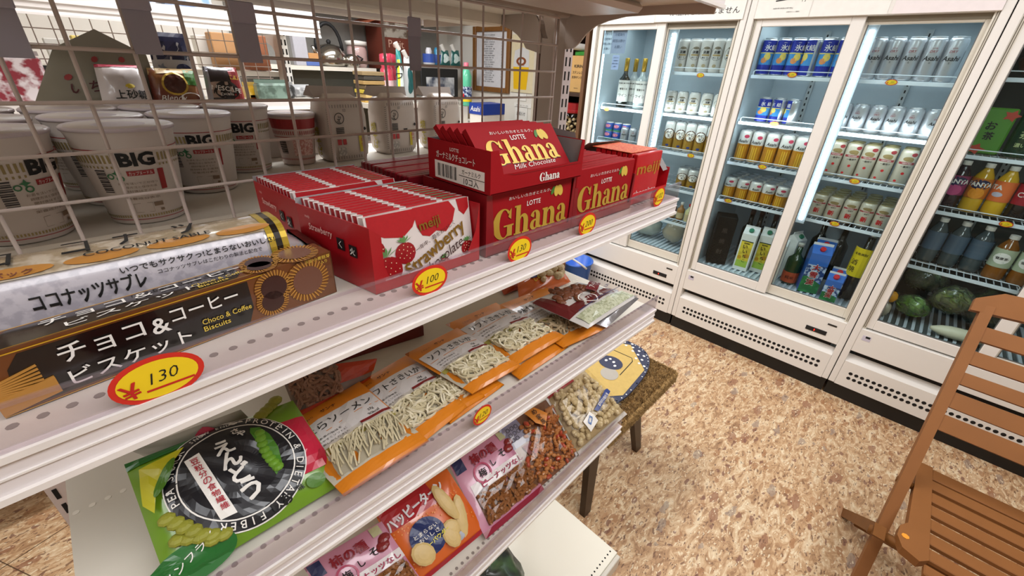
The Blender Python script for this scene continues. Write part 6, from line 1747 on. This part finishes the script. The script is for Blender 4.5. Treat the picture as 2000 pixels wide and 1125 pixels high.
# wall shelf with kitchen things (back left)
YW = 4.1
ws = thing('kitchen_shelving', 'white wall shelving with kettle and detergents at the back', 'shelving', (2.2, 3.8, 0))
def W(px, py, Y=3.80): return on(px, py, Y=Y)
zk = W(640, 130, 3.75).z; zd = 1.5 + .012 * 1.45
xk0, xk1 = W(575, 130, 3.75).x - .3, W(735, 135, 3.75).x
part('shelf_board', G().box(xk0, xk1, 3.75, 4.09, zk - .03, zk), SH2, ws)
part('back_panel', G().box(xk0, 3.05, 4.08, 4.095, .8, 2.1), M('8d8a84', .6), ws)
part('lower_panel', G().box(xk0, xk1 + .3, 3.9, 3.92, .9, zk - .03), M('4a4a42', .6), ws)
x0d, x1d = W(735, 130, 3.5).x, 3.02
zd = on(860, 128, Y=3.5).z
part('shelf_board', G().box(W(800, 115, 3.72).x + .07, x1d, 3.5, 4.05, zd - .03, zd), M('a8a29a', .5), ws)
part('upper_board', G().box(xk0, x1d, 3.72, 4.09, zk + .46, zk + .50), M('a09a90', .6), ws)
part('counter_top', G().box(x0d - .25, 3.04, 3.2, 4.05, 1.18, 1.215), SH2, ws)
# kettle
c = W(648, 115, 3.85); t = thing('kettle', 'shiny steel kettle with a black loop handle on the wall shelf', 'kettle', (c.x, 3.87, zk)); KM = M('b8b4ac', .15, metal=.95, noise=.03)
part('kettle_body', G().lathe([(.10, zk + .001), (.125, zk + .02), (.12, zk + .09), (.08, zk + .15), (.03, zk + .165), (0, zk + .166)], 24, (c.x, 3.87, 0)), KM, t, smooth=True)
part('lid_knob', G().blob((c.x, 3.87, zk + .18), .02, .02, .018), BLACK, t, smooth=True)
part('loop_handle', G().tube([(c.x + .11 * cos(a), 3.87, zk + .12 + .19 * sin(a)) for a in [pi * k / 12 for k in range(13)]], .014, 8), BLACK, t, smooth=True)
part('spout', G().tube([(c.x - .10, 3.85, zk + .06), (c.x - .14, 3.83, zk + .10), (c.x - .16, 3.82, zk + .14)], [.025, .018, .014], 8), KM, t, smooth=True)
c = W(668, 122, 3.80); c.x += .07; t = thing('teapot', 'small steel pot with a glass body right of the kettle', 'pot', (c.x + .02, 3.80, zk))
part('pot_body', G().lathe([(.05, zk + .001), (.06, zk + .02), (.055, zk + .08), (.03, zk + .10), (0, zk + .1)], 20, (c.x + .02, 3.80, 0)), KM, t, smooth=True)
part('handle', G().tube([(c.x + .075, 3.80, zk + .09), (c.x + .12, 3.80, zk + .07), (c.x + .075, 3.80, zk + .02)], .008, 6), BLACK, t, smooth=True)
c = W(700, 120, 3.85); c.x += .02; t = thing('glass_server', 'pinkish glass server with white lid on the wall shelf', 'server', (c.x, 3.9, zk))
part('glass_bowl', G().lathe([(.07, zk + .001), (.085, zk + .03), (.085, zk + .13), (.075, zk + .17)], 20, (c.x, 3.9, 0)), M('c9a8a4', .1, coat=1), t, smooth=True)
part('white_lid', G().lathe([(.09, zk + .17), (.09, zk + .20), (0, zk + .21)], 20, (c.x, 3.9, 0)), WHITE, t, smooth=True)
for i, (px, w_, h_, cl, nm) in enumerate(((590, .10, .20, 'b8b8c0', 'tall grey box left of the kettle'), (615, .10, .09, 'c9945c', 'tan cardboard box in front of the kettle'), (640, .12, .03, '5a74b8', 'flat blue box under the kettle'))):
    c = W(px, 125, 3.78)
    solo('storage_box', G().box(c.x - w_ / 2 + (-.12 if i == 2 else 0), c.x + w_ / 2 - (.12 if i == 2 else 0), 3.755 - .004 * i, 3.755 + (.06, .05, .035)[i] - .005, zk + .0005, zk + h_, .003), M(cl, .6), nm, 'box', 'boxes on the wall shelf')
# brown printed carton with open flap
c = W(760, 115, 3.72); t = thing('cardboard_carton', 'reddish brown carton with an open flap on the wall shelf', 'carton', (c.x, 3.9, zk))
BC = M('6f3020', .6, noise=.1, ns=8)
xa, xb = W(722, 110, 3.72).x + .16, W(800, 115, 3.72).x + .04
part('carton_body', G().box(xa, xb, 3.77, 4.04, zk + .0005, zk + .40), BC, t)
part('open_flap', G().add([(xa, 3.77, zk + .38), (xa, 4.0, zk + .40), (xa - .20, 4.0, zk + .34), (xa - .18, 3.77, zk + .32)], [(0, 1, 2, 3)]), M('a85a3c', .6), t)
part('open_flap', G().add([(xa, 3.765, zk + .12), (xa, 3.765, zk + .30), (xa - .02, 3.70, zk + .28), (xa - .04, 3.68, zk + .10)], [(0, 1, 2, 3)]), M('a85a3c', .6), t)
S = Flat((xa, 3.7695, zk), (xb - xa, 0, 0), (0, 0, .40))
part('pale_print', G().patch(S, .05, .95, .62, .90, 1, 1, .0006), M('9c9488', .6, col2='5a4a3c', ns=14), t)
part('lettering', G().t(S, 'Petit', .5, .5, .06, .004, h=.002).t(S, 'Pe', .3, .15, .05, .004, h=.002), M('c9a08c', .6), t)
# stack of envelopes / folders
for i in range(7):
    c = W(722, 150, 3.4)
    solo('paper_folder', G().box(c.x - .10 + .01 * (i % 2), c.x + .10, 3.32, 3.48, 1.2155 + i * .032, 1.2155 + i * .032 + .026, .002), M(['c9a04c', 'd9bc7c', 'e0c84c', '7a6a50', 'b99860', '4a4640', 'a08a64'][i], .6), '%s folder from the bottom of the stack beside the pink bottles' % (['first', 'second', 'third', 'fourth', 'fifth', 'sixth', 'seventh'][i]), 'folder', 'stacked folders')
# refill pouches and bottles
def stand_pouch(px_l, px_r, py_t, py_b, Y, c1, c2, nm, txt=None, z=None, d=.035):
    a = on(px_l, py_b, Y=Y); b = on(px_r, py_b, Y=Y); zt = on((px_l + px_r) / 2, py_t, Y=Y).z; z = a.z if z is None else z
    tl, tr, br, bl = V((a.x + .03, Y + .02, zt)), V((b.x - .01, Y + .02, zt)), V((b.x, Y, z)), V((a.x, Y, z))
    arts = [('swirl_print', M(c2, .35, coat=.3), lambda g, S: g.ell(S, .5, .45, .36, .26, h=.004, n=16, rings=3, amp=.25, lob=3) and None)]
    if txt: arts.append(('yellow_panel', M('e4e03c', .5), lambda g, S: g.patch(S, .02, .32, .05, .8, 2, 4, .003) and None)); arts.append(('panel_lettering', M('c8501c', .5), lambda g, S: g.t(S, '2', .17, .22, S.H * .14, .02, h=.008) and None)); arts.append(('panel_lettering', INK, lambda g, S: g.t(S, 'パ', .17, .66, S.H * .1, .02, h=.008).t(S, 'ワ', .17, .5, S.H * .1, .02, h=.008) and None))
    S, t = pouch('refill_pouch', nm, tl, tr, br, bl, d, M(c1, .3, coat=.5), arts, 'detergent refill pouches', cat='pouch')
    part('spout_cap', G().cyl(tl + V((.03, 0, -.01)), tl + V((.0, 0, .04)), .018, n=10), WHITE, t)
zc = 1.216
for px, nm in ((757, 'front'), (766, 'rear')):
    ys_ = 3.35 if nm == 'front' else 3.445
    c = on(px, 165, Y=ys_); t = thing('softener_bottle', 'pink red softener bottle, %s one of the pair' % nm, 'bottle', (c.x, ys_, zc), 'pink softener bottles')
    zt_ = on(px, 104, Y=3.45).z
    part('bottle_body', G().lathe([(.045, zc + .001), (.05, zc + .02), (.05, zt_ - .12), (.035, zt_ - .10), (.05, zt_ - .07), (.045, zt_ - .01), (.0, zt_)], 16, (c.x, ys_, 0)), M('c83c54', .25, coat=.6), t, smooth=True)
    part('bottle_label', G().cyl((c.x, ys_, zc + .1), (c.x, ys_, zc + .16), .0508, n=16, caps=False), M('e8c8d0', .4), t)
stand_pouch(774, 790, 95, 165, 3.30, '2f8f8c', 'e4f0f0', 'teal refill pouch with yellow panel numbered 2', True, z=zc)
stand_pouch(788, 812, 110, 165, 3.46, 'dfe6e6', '1f5f60', 'white and teal refill pouch behind the label holder', z=zc)
for i, (px, cl, nm) in enumerate(((838, 'e4e6ee', 'white spray bottle on the upper wall shelf'), (854, '4aa8d8', 'light blue bottle next to the white spray bottle'))):
    yb_ = 3.62 + .13 * i; c = on(px, 122, Y=yb_); t = thing('cleaner_bottle', nm, 'bottle', (c.x, yb_, zd), 'bottles on the wall shelf')
    zt_ = on(px, 93, Y=yb_).z
    part('bottle_body', G().lathe([(.05, zd + .001), (.055, zd + .02), (.05, zt_ - .09), (.025, zt_ - .06), (.03, zt_ - .03), (.02, zt_)], 16, (c.x, yb_, 0)), M(cl, .3, coat=.4), t, smooth=True)
    part('blue_label', G().cyl((c.x, yb_, zd + .02), (c.x, yb_, zd + .09), .0565, n=16, caps=False), M('3a5ab0', .4), t)
stand_pouch(860, 880, 98, 126, 3.60, '12605c', 'dff0ee', 'dark teal pouch on the wall shelf beside the blue bottle', z=zd + .001, d=.02)
stand_pouch(880, 900, 98, 126, 3.60, '12605c', 'cfe4e0', 'second dark teal pouch at the right end of the wall shelf', z=zd + .001, d=.02)
# dark monitor
a, b = on(822, 132, Y=3.38), on(900, 172, Y=3.38)
t = thing('dark_tray_frame', 'black framed screen leaning under the wall shelf', 'screen', ((a.x + b.x) / 2, 3.4, zc))
part('frame', G().box(a.x, b.x - .03, 3.38, 3.40, zc, a.z, .006), BLACK, t)
part('screen_glass', G().box(a.x + .05, b.x - .08, 3.376, 3.38, zc + .04, a.z - .07), M('2f3b52', .1, coat=1, col2='c9ccd0', ns=6), t)
# green cleaner bottle with pink cap
c = on(911, 195, Y=3.0); zt_ = on(911, 122, Y=3.0).z; zg = 1.205
t = thing('toilet_cleaner_bottle', 'mint green cleaner bottle with a pink cap', 'bottle', (c.x, 3.0, zg))
part('bottle_body', G().lathe([(.038, zg + .001), (.044, zg + .01), (.044, zg + .14), (.046, zt_ - .10), (.03, zt_ - .06), (.018, zt_ - .045)], 18, (c.x, 3.0, 0)), M('5fc9a0', .3, coat=.4), t, smooth=True)
part('pink_cap', G().cyl((c.x, 3.0, zt_ - .05), (c.x, 3.0, zt_), .022, .019, 14), M('e8788c', .4), t, smooth=True)
S = Cyl((c.x, 3.0, 0), .045, .045, zg + .04, zg + .15, phi=pi + 1.1)
part('dark_label', G().patch(S, .3, .7, 0, 1, 8, 1, .001), M('1c3468', .4, col2='c9d8e8', ns=60), t)
part('yellow_label', G().patch(S, .3, .7, -.05, .12, 8, 1, .0014), YEL, t)
part('red_label', G().patch(S, .33, .4, .2, .5, 2, 1, .0018), REDP, t)
# counter with beer cartons
ct = thing('counter', 'cream counter by the back wall under the framed list', 'counter', (2.75, 3.0, 0))
part('counter_body', G().box(2.35, 3.03, 2.78, 3.18, 0, 1.05), M('cfc6b4', .5), ct)
part('counter_top', G().box(2.32, 3.04, 2.76, 3.19, 1.05, 1.075, .004), WHITE, ct)
part('riser', G().box(2.36, 2.50, 2.97, 3.05, 1.075, 1.203), M('d8d2c6', .5), ct)
xa = 2.45; a, b = on(900, 200, X=xa), on(967, 222, X=xa)
t = thing('beer_carton', 'blue and white beer carton on the counter', 'carton', (xa + .1, (a.y + b.y) / 2, 1.076))
yb = max(b.y, 2.60)
part('carton_body', G().box(xa + .06, xa + .3, 2.78, 2.955, 1.076, 1.15), M('e4dcd0', .5), t)
part('blue_top_band', G().box(xa + .055, xa + .30, 2.775, 2.96, 1.15, 1.235), M('1f3f9c', .4), t)
S = Flat((xa + .0545, 2.96, 1.15), (0, -.185, 0), (0, 0, .085))
part('white_lettering', G().t(S, 'Asahi', .45, .5, .04, .012, shear=.2, h=.001), WHITE, t)
# framed list on the back wall
a, b = on(925, 52, X=3.155), on(994, 183, X=3.155)
t = thing('framed_list', 'printed price list in a brown wooden frame on the back wall', 'frame', (3.15, (a.y + b.y) / 2, b.z), )
fw = .045
g = G(); WDF = M('8a5c2c', .4, noise=.15, ns=30)
g.box(3.14, 3.168, b.y, b.y + fw, b.z, a.z, .004); g.box(3.14, 3.168, a.y - fw, a.y, b.z, a.z, .004); g.box(3.14, 3.168, b.y + fw, a.y - fw, a.z - fw, a.z, .004); g.box(3.14, 3.168, b.y + fw, a.y - fw, b.z, b.z + fw, .004)
part('wooden_frame', g, WDF, t)
part('paper_sheet', G().box(3.158, 3.160, b.y + fw, a.y - fw, b.z + fw, a.z - fw), M('dcdce0', .5), t)
S = Flat((3.1575, a.y - fw, b.z + fw), (0, b.y - a.y + 2 * fw, 0), (0, 0, a.z - b.z - 2 * fw))
g = G()
for i in range(22): g.t(S, ['昭和五十年 酒類販売', '麦酒 清酒 焼酎', '組合員 名簿一覧', '価格表 定価改定'][i % 4], .42, .94 - i * .04, .012, 0, fit=.16 - .03 * (i % 3), h=.0006)
for i in range(16): g.t(S, ['1,200', '880', '2,350', '640'][i % 4], .85, .90 - i * .05, .012, 0, h=.0006)
part('printed_list', g, M('5c5c62', .6), t)
# beer poster
a, b = on(1003, 92, X=3.16), on(1036, 178, X=3.16)
t = thing('beer_poster', 'beer poster with a full glass on the back wall', 'poster', (3.16, (a.y + b.y) / 2, b.z - .12))
part('poster_sheet', G().box(3.158, 3.166, b.y - .03, a.y + .02, b.z - .02, a.z + .10), M('e4d8b4', .5), t)
S = Flat((3.1575, a.y, b.z), (0, b.y - a.y, 0), (0, 0, a.z - b.z))
part('yellow_beer', G().poly(S, [(.10, .02), (.78, .02), (.86, .55), (.04, .55)], .0006), M('f0c014', .4), t)
part('glass_print', G().poly(S, [(.04, .55), (.86, .55), (.84, .92), (.5, 1.0), (.10, .92)], .0005), M('dcdcdc', .4), t)
part('emblem_print', G().ell(S, .45, .68, .26, .10, h=.001, inner=.55).t(S, 'KIRIN', .45, .60, .022, .004, h=.0012), M('8a4a24', .5), t)
# notes under the poster
for px, py, w_, h_, nm in ((1018, 190, .12, .06, 'white paper strip under the poster'), (1020, 206, .22, .035, 'handwritten price strip on the wall'), (1017, 222, .16, .12, 'small printed card on the wall')):
    c = on(px, py, X=3.16); t = thing('wall_note', nm, 'note', c, 'paper notes on the back wall')
    part('paper', G().box(3.163, 3.167, c.y - w_ / 2, c.y + w_ / 2, c.z - h_ / 2, c.z + h_ / 2), PAPER, t)
    S = Flat((3.1625, c.y + w_ / 2, c.z - h_ / 2), (0, -w_, 0), (0, 0, h_))
    part('writing', G().t(S, ['お知らせ', 'Rich Malt', '生ビール'][(px + py) % 3], .5, .5, h_ * .3, 0, fit=w_ * .7, h=.001), INK, t)
# column and storage rack with the cleaning tank box, left of the fridges
rk = thing('dark_storage_rack', 'dark brown storage rack left of the fridges', 'shelving', (2.8, 1.95, 0)); DB = M('3a2418', .5, noise=.15, ns=12)
part('side_panel', G().box(2.50, 3.12, 1.795, 1.82, 0, 1.98), M('6b4a30', .5, noise=.15, ns=14), rk)
part('side_panel', G().box(2.50, 3.12, 2.20, 2.225, 0, 1.98), DB, rk)
part('back_panel', G().box(3.10, 3.12, 1.82, 2.20, 0, 1.98), M('1a120e', .7), rk)
for z_ in (.3, .7, 1.02, 1.355, 1.95): part('shelf_board', G().box(2.52, 3.10, 1.82, 2.20, z_, z_ + .022), DB, rk)
t = thing('tank_box', 'tan cardboard box for a stainless cleaning tank on the dark rack', 'box', (2.66, 1.93, 1.377))
a, b = on(1127, 115, X=2.58), on(1148, 208, X=2.58)
part('box_body', G().box(2.58, 2.72, 1.85, 1.985, 1.3775, 1.60, .003), M('c39a5c', .6), t)
S = Flat((2.579, 1.985, 1.3775), (0, -.135, 0), (0, 0, .2225))
part('box_lettering', G().t(S, 'KIRIN', .55, .72, .018, .015, fit=.07).t(S, 'ステンレス', .52, .55, .017, .005, fit=.085).t(S, '洗浄タンク', .50, .42, .017, .005, fit=.085).t(S, '取扱説明書', .5, .12, .006, 0), INK, t)
solo('green_packet', G().box(2.60, 2.70, 1.88, 1.97, 1.6005, 1.625, .004), M('2f8a2c', .4), 'green packet on top of the tan tank box', 'packet')
g = G(); a = V((2.56, 1.965, 1.655)); b = V((2.74, 1.86, 1.640)); g.cyl(a, b, .021, n=18, caps=False); g.cyl(b, a, .017, n=18, caps=False)
solo('paper_roll', g, M('d8d4cc', .6), 'rolled white paper lying above the tan box', 'paper roll', smooth=True)
solo('plastic_sheet_bundle', bagblob(G(), (2.66, 2.07, 1.378 + .10), .05, .045, .085, 3), M('5c6062', .2, coat=.8, bump=.8, ns=26, col2='a0a4a6'), 'crumpled clear plastic sheeting beside the tan box', 'plastic sheet', smooth=True)
t = thing('nut_jar', 'clear jar of pale nuts with a red lid on the dark rack', 'jar', (2.62, 1.93, 1.042))
part('nuts', (lambda g: [g.blob((2.62 + .075 * cos(k * 2.4) * (1 if k % 4 else .5), 1.93 + .075 * sin(k * 2.4) * (1 if k % 4 else .5), 1.06 + .0022 * k), .014, .010, .010, 7, 5) for k in range(70)] and g)(G()), M('e4cfa4', .5, noise=.1, ns=40), t, smooth=True, kind='stuff')
part('jar_glass', G().lathe([(.08, 1.043), (.092, 1.05), (.092, 1.235), (.08, 1.25)], 24, (2.62, 1.93, 0)), clear('jar_plastic', 'f0f0ea', .15, .05), t, smooth=True)
part('red_lid', G().lathe([(.09, 1.245), (.095, 1.25), (.095, 1.262), (.078, 1.268), (.078, 1.31), (0, 1.312)], 20, (2.62, 1.93, 0)), M('8f1418', .35), t)

# ================================================================== stool, mat, bucket
st = thing('bench_stool', 'low dark wooden stool with a brown fur seat beside the gondola', 'stool', (1.25, .62, 0))
FUR = M('8a6c45', .95, noise=.2, ns=160, bump=1)
sx0, sx1, sy0, sy1, sz = .985, 1.50, .445, .80, .415
q = random.Random(5)
g = G()
pl = thing
part('seat_pad', G().box(sx0, sx1, sy0, sy1, sz - .045, sz, .018), FUR, st)
g = G()
def tuft(p, n):
    d = V((q.uniform(-.5, .5), q.uniform(-.5, .5), q.uniform(-.5, .5))) + n * 1.2; d = d.normalized() * q.uniform(.010, .016)
    s_ = d.orthogonal().normalized() * .0028; b_ = d.cross(s_).normalized() * .0024
    g.add([p - s_ - b_ * .6, p + s_ - b_ * .6, p + b_, p + d + V((0, 0, -.004))], [(0, 1, 3), (1, 2, 3), (2, 0, 3)])
for i in range(16000):
    tuft(V((q.uniform(sx0, sx1), q.uniform(sy0, sy1), sz - .001)), V((0, 0, 1)))
for i in range(5000): tuft(V((q.uniform(sx0, sx1), sy0 + .001, q.uniform(sz - .045, sz))), V((0, -1, .1)))
for i in range(3000): tuft(V((sx1 - .001, q.uniform(sy0, sy1), q.uniform(sz - .045, sz))), V((1, 0, .1)))
for i in range(2500): tuft(V((sx0 + .001, q.uniform(sy0, sy1), q.uniform(sz - .045, sz))), V((-1, 0, .1)))
part('fur_pile', g, M('a98856', .95, noise=.2, ns=90, col2='7d6038'), st, kind='stuff')
LW = M('3b2614', .4, noise=.15, ns=20)
for (x, y, dx, dy) in ((1.40, .49, .0, -.01), (.975, .47, .0, -.01), (1.40, .76, 0, .03), (.99, .76, 0, .03)):
    g = G(); a = V((x + (.02 if x < 1.2 else -.10), y + .03 * (1 if y < .6 else -1), sz - .04)); b = V((x, y, 0))
    g.add([b + V((-.02, -.012, 0)), b + V((.02, -.012, 0)), b + V((.02, .012, 0)), b + V((-.02, .012, 0)), a + V((-.035, -.013, 0)), a + V((.035, -.013, 0)), a + V((.035, .013, 0)), a + V((-.035, .013, 0))], [(3, 2, 1, 0), (4, 5, 6, 7), (0, 1, 5, 4), (1, 2, 6, 5), (2, 3, 7, 6), (3, 0, 4, 7)])
    part('leg', g, LW, st)
part('seat_frame', G().box(sx0 + .03, sx1 - .03, sy0 + .02, sy1 - .03, sz - .07, sz - .046), LW, st)
# oval mat lying on it
mc = V((1.27, .655, sz + .016)); mt_ = thing('oval_chair_mat', 'oval straw coloured mat with navy leaf patterned ends on the stool', 'mat', (mc.x, mc.y, mc.z - .004))
class Mat:
    W = .50; H = .30
    def pt(s, u, v, h=0):
        a = .10; x = (u - .5) * s.W; y = (v - .5) * s.H
        return mc + V((x * cos(a) - y * sin(a), x * sin(a) + y * cos(a), h))
SM = Mat()
def sup(k, ru=.5, rv=.5, n=48):
    P = []
    for i in range(n):
        a = 2 * pi * i / n
        P.append((.5 + ru * k * abs(cos(a)) ** .75 * (1 if cos(a) > 0 else -1), .5 + rv * k * abs(sin(a)) ** .75 * (1 if sin(a) > 0 else -1)))
    return P
P = sup(1); n = len(P)
g = G().add([SM.pt(u, v, -.004) for u, v in P] + [SM.pt(u, v, .003) for u, v in P], [tuple(range(n))[::-1], tuple(range(n, 2 * n))] + [(i, (i + 1) % n, n + (i + 1) % n, n + i) for i in range(n)])
NV = M('3a3d55', .7, noise=.1, ns=150)
part('navy_border', g, NV, mt_)
inner = [p for p in sup(.90)]
c_ = [(u, v) for u, v in inner if True]
strw = [(max(.5 - .30 - .10 * abs(v - .5) * 0, min(.5 + .30, u)), v) for u, v in inner]
pts = [(.22, .88), (.30, .95), (.70, .95), (.80, .86), (.94, .30), (.88, .14), (.70, .06), (.30, .06), (.12, .14), (.06, .30)]
part('straw_centre', G().poly(SM, [(.30, .945), (.68, .945), (.90, .66), (.955, .45), (.70, .055), (.30, .055), (.045, .45), (.10, .66)], .0038), M('cfae62', .6, noise=.12, ns=60), mt_)
g = G()
for i in range(150):
    a = i * 2.399; r_ = sqrt((i + .5) / 150); u = .5 + .49 * r_ * cos(a); v = .5 + .49 * r_ * sin(a)
    inside = (.5 - abs(u - .5)) > 0
    # only outside the straw hexagon
    du = abs(u - .5); dv = abs(v - .5)
    if du + dv * .55 < .42: continue
    g.ell(SM, u, v, .012, .022, h=.0045, n=6, rot=a)
for i in range(60):
    u, v = sup(.965)[int(i * 48 / 60)]; g.ell(SM, u, v, .006, .010, h=.0045, n=6)
part('white_leaf_print', g, WHITE, mt_)
part('line_drawing', G().stroke(SM, [(.50, .26), (.74, .26), (.78, .30), (.78, .60), (.72, .66), (.40, .66)], .0035, h=.0046), BLACK, mt_)
part('navy_leaf', G().ell(SM, .60, .48, .09, .17, h=.0050, n=18), NV, mt_)
part('leaf_dots', G().ell(SM, .60, .55, .015, .02, h=.0056, n=8).ell(SM, .62, .45, .015, .02, h=.0056, n=8).ell(SM, .58, .40, .015, .02, h=.0056, n=8).ell(SM, .64, .52, .013, .02, h=.0056, n=8), WHITE, mt_)
part('grey_leaf', G().ell(SM, .46, .38, .08, .12, rot=.5, h=.0048, n=16), M('b0a89c', .7), mt_)

# blue bucket
bc = on(1128, 506, Z=.293); bc.z = 0; bc.x = min(bc.x, 2.36); t = thing('blue_bucket', 'blue plastic bucket with a white handle against the left fridge', 'bucket', bc)
BB = M('2f6ad0', .35); r1 = .115; zt_ = .285
part('bucket_body', G().lathe([(.085, .002), (.09, .006), (r1, zt_), (r1 + .008, zt_), (r1 + .008, zt_ + .008), (r1 - .003, zt_ + .008), (.087, .012), (0, .010)], 32, bc), BB, t, smooth=True)
part('white_handle', G().tube([bc + V((-.122 * cos(a) * .2 - .125 * sin(a) * .55 - .02, -.122 * cos(a), zt_ - .01 + .06 * sin(a))) for a in [pi * k / 14 for k in range(15)]], .007, 8), M('d8d8d4', .4), t, smooth=True)
solo('wooden_board', G().box(bc.x - .17, bc.x - .155, bc.y - .02, bc.y + .14, 0, .42, .003), M('7a5232', .5), 'brown board standing beside the blue bucket', 'board')

# ================================================================== folding wooden chair
ch = thing('folding_chair', 'slatted brown wooden folding chair at the right edge', 'chair', (1.4, -.53, 0))
WD = M('8c5a30', .6, noise=.12, ns=9, spec=.2); WD2 = M('7a4c22', .6, noise=.18, ns=14, spec=.2)
def legline(z): return 1.819 + (1.256 - 1.819) * (.914 - z) / (.914 - .220)
yl_, yr_ = -.285, -.755
nrm = V((-(.914 - .220), 0, (1.819 - 1.256))).normalized()
for i, y in enumerate((yl_, yr_)):
    a = V((legline(.925), y, .925)); b = V((legline(0), y, 0))
    g = G(); g.obox(b + V((.004, -.0135, 0)), V((0, .027, 0)), V((.046, 0, 0)), a - b)
    part('leg', g, WD, ch)
    fx = 1.69
    g = G(); top = V((1.215, y + (.03 if i == 0 else -.03), .435)); bot = V((fx + .03, y + (.03 if i == 0 else -.03), 0))
    g.obox(bot + V((-.02, -.012, 0)), V((0, .025, 0)), V((.05, 0, 0)), top - bot + V((0, 0, .01)))
    part('leg', g, WD2, ch)
# back slats: left edges measured along the left leg
for zt2, zb2 in ((.872, .835), (.808, .775), (.752, .722), (.700, .662), (.642, .603)):
    a = V((legline(zb2) + .006, yl_ - .012, zb2)); d = V((legline(zt2) - legline(zb2), 0, zt2 - zb2))
    part('back_slat', G().obox(a, V((0, yr_ - yl_ + .024, 0)), d, V((.012, 0, -.009))), WD, ch)
a = V((legline(.905), yl_ + .035, .905)); d = V((legline(.962) - legline(.905), 0, .057))
g = G(); n_ = 10; vs = []
for i in range(n_ + 1):
    f = i / n_; y = yl_ + .035 + (yr_ - yl_ - .07) * f; cv = .030 * sin(pi * f); taper = min(1, .55 + 6 * min(f, 1 - f))
    for e_ in (V((0, 0, 0)), d * taper, d * taper + V((.022, 0, -.014)), V((.022, 0, -.014))): vs.append(V((a.x + cv * .9, y, a.z + cv * .1)) + e_)
g.add(vs, [(i * 4 + j, i * 4 + (j + 1) % 4, i * 4 + 4 + (j + 1) % 4, i * 4 + 4 + j) for i in range(n_) for j in range(4)] + [(0, 1, 2, 3), tuple(range(4 * n_ + 3, 4 * n_ - 1, -1))])
part('top_rail', g, WD, ch)
# seat
zs_ = .45
P = [(1.60, -.310), (1.60, -.345), (1.205, -.352), (1.185, -.335), (1.200, -.300), (1.235, -.287), (1.275, -.290), (1.30, -.305)]
g = G(); n_ = len(P); g.add([(x, y, zs_ - .02) for x, y in P] + [(x, y, zs_ + .004) for x, y in P], [tuple(range(n_)), tuple(range(2 * n_ - 1, n_ - 1, -1))] + [(i, n_ + i, n_ + (i + 1) % n_, (i + 1) % n_) for i in range(n_)])
part('seat_rail', g, WD, ch)
g = G(); P2 = [(x, -1.04 - y) for x, y in P]; g.add([(x, y, zs_ - .02) for x, y in P2] + [(x, y, zs_ + .004) for x, y in P2], [tuple(range(2 * n_ - 1, n_ - 1, -1))[::-1], tuple(range(n_))[::-1]] + [(i, (i + 1) % n_, n_ + (i + 1) % n_, n_ + i) for i in range(n_)])
part('seat_rail', g, WD, ch)
for k in range(7):
    x1_ = 1.595 - k * .0575; x0_ = x1_ - (.041 if k else .050)
    part('seat_slat', G().box(x0_, x1_, -.70, -.345, zs_ - .012, zs_ + .002, .002), WD, ch)
part('front_rail', G().box(1.155, 1.190, -.70, -.345, zs_ - .014, zs_ + .003, .003), WD, ch)
part('dowel', G().cyl((1.232, -.235, .425), (1.232, -.80, .425), .013, n=12), WD2, ch, smooth=True)
part('dowel', G().cyl((legline(.46) + .03, -.27, .44), (legline(.46) + .03, -.77, .44), .010, n=12), WD2, ch, smooth=True)
part('stretcher', G().box(1.60, 1.625, -.74, -.27, .075, .11, .003), WD2, ch)
part('stretcher', G().box(1.155, 1.18, -.74, -.30, .13, .165, .003), WD2, ch)
part('orange_spot', G().cyl((1.243, -.303, zs_ + .0042), (1.243, -.303, zs_ + .0055), .0085, n=7), M('e8962c', .5), ch)
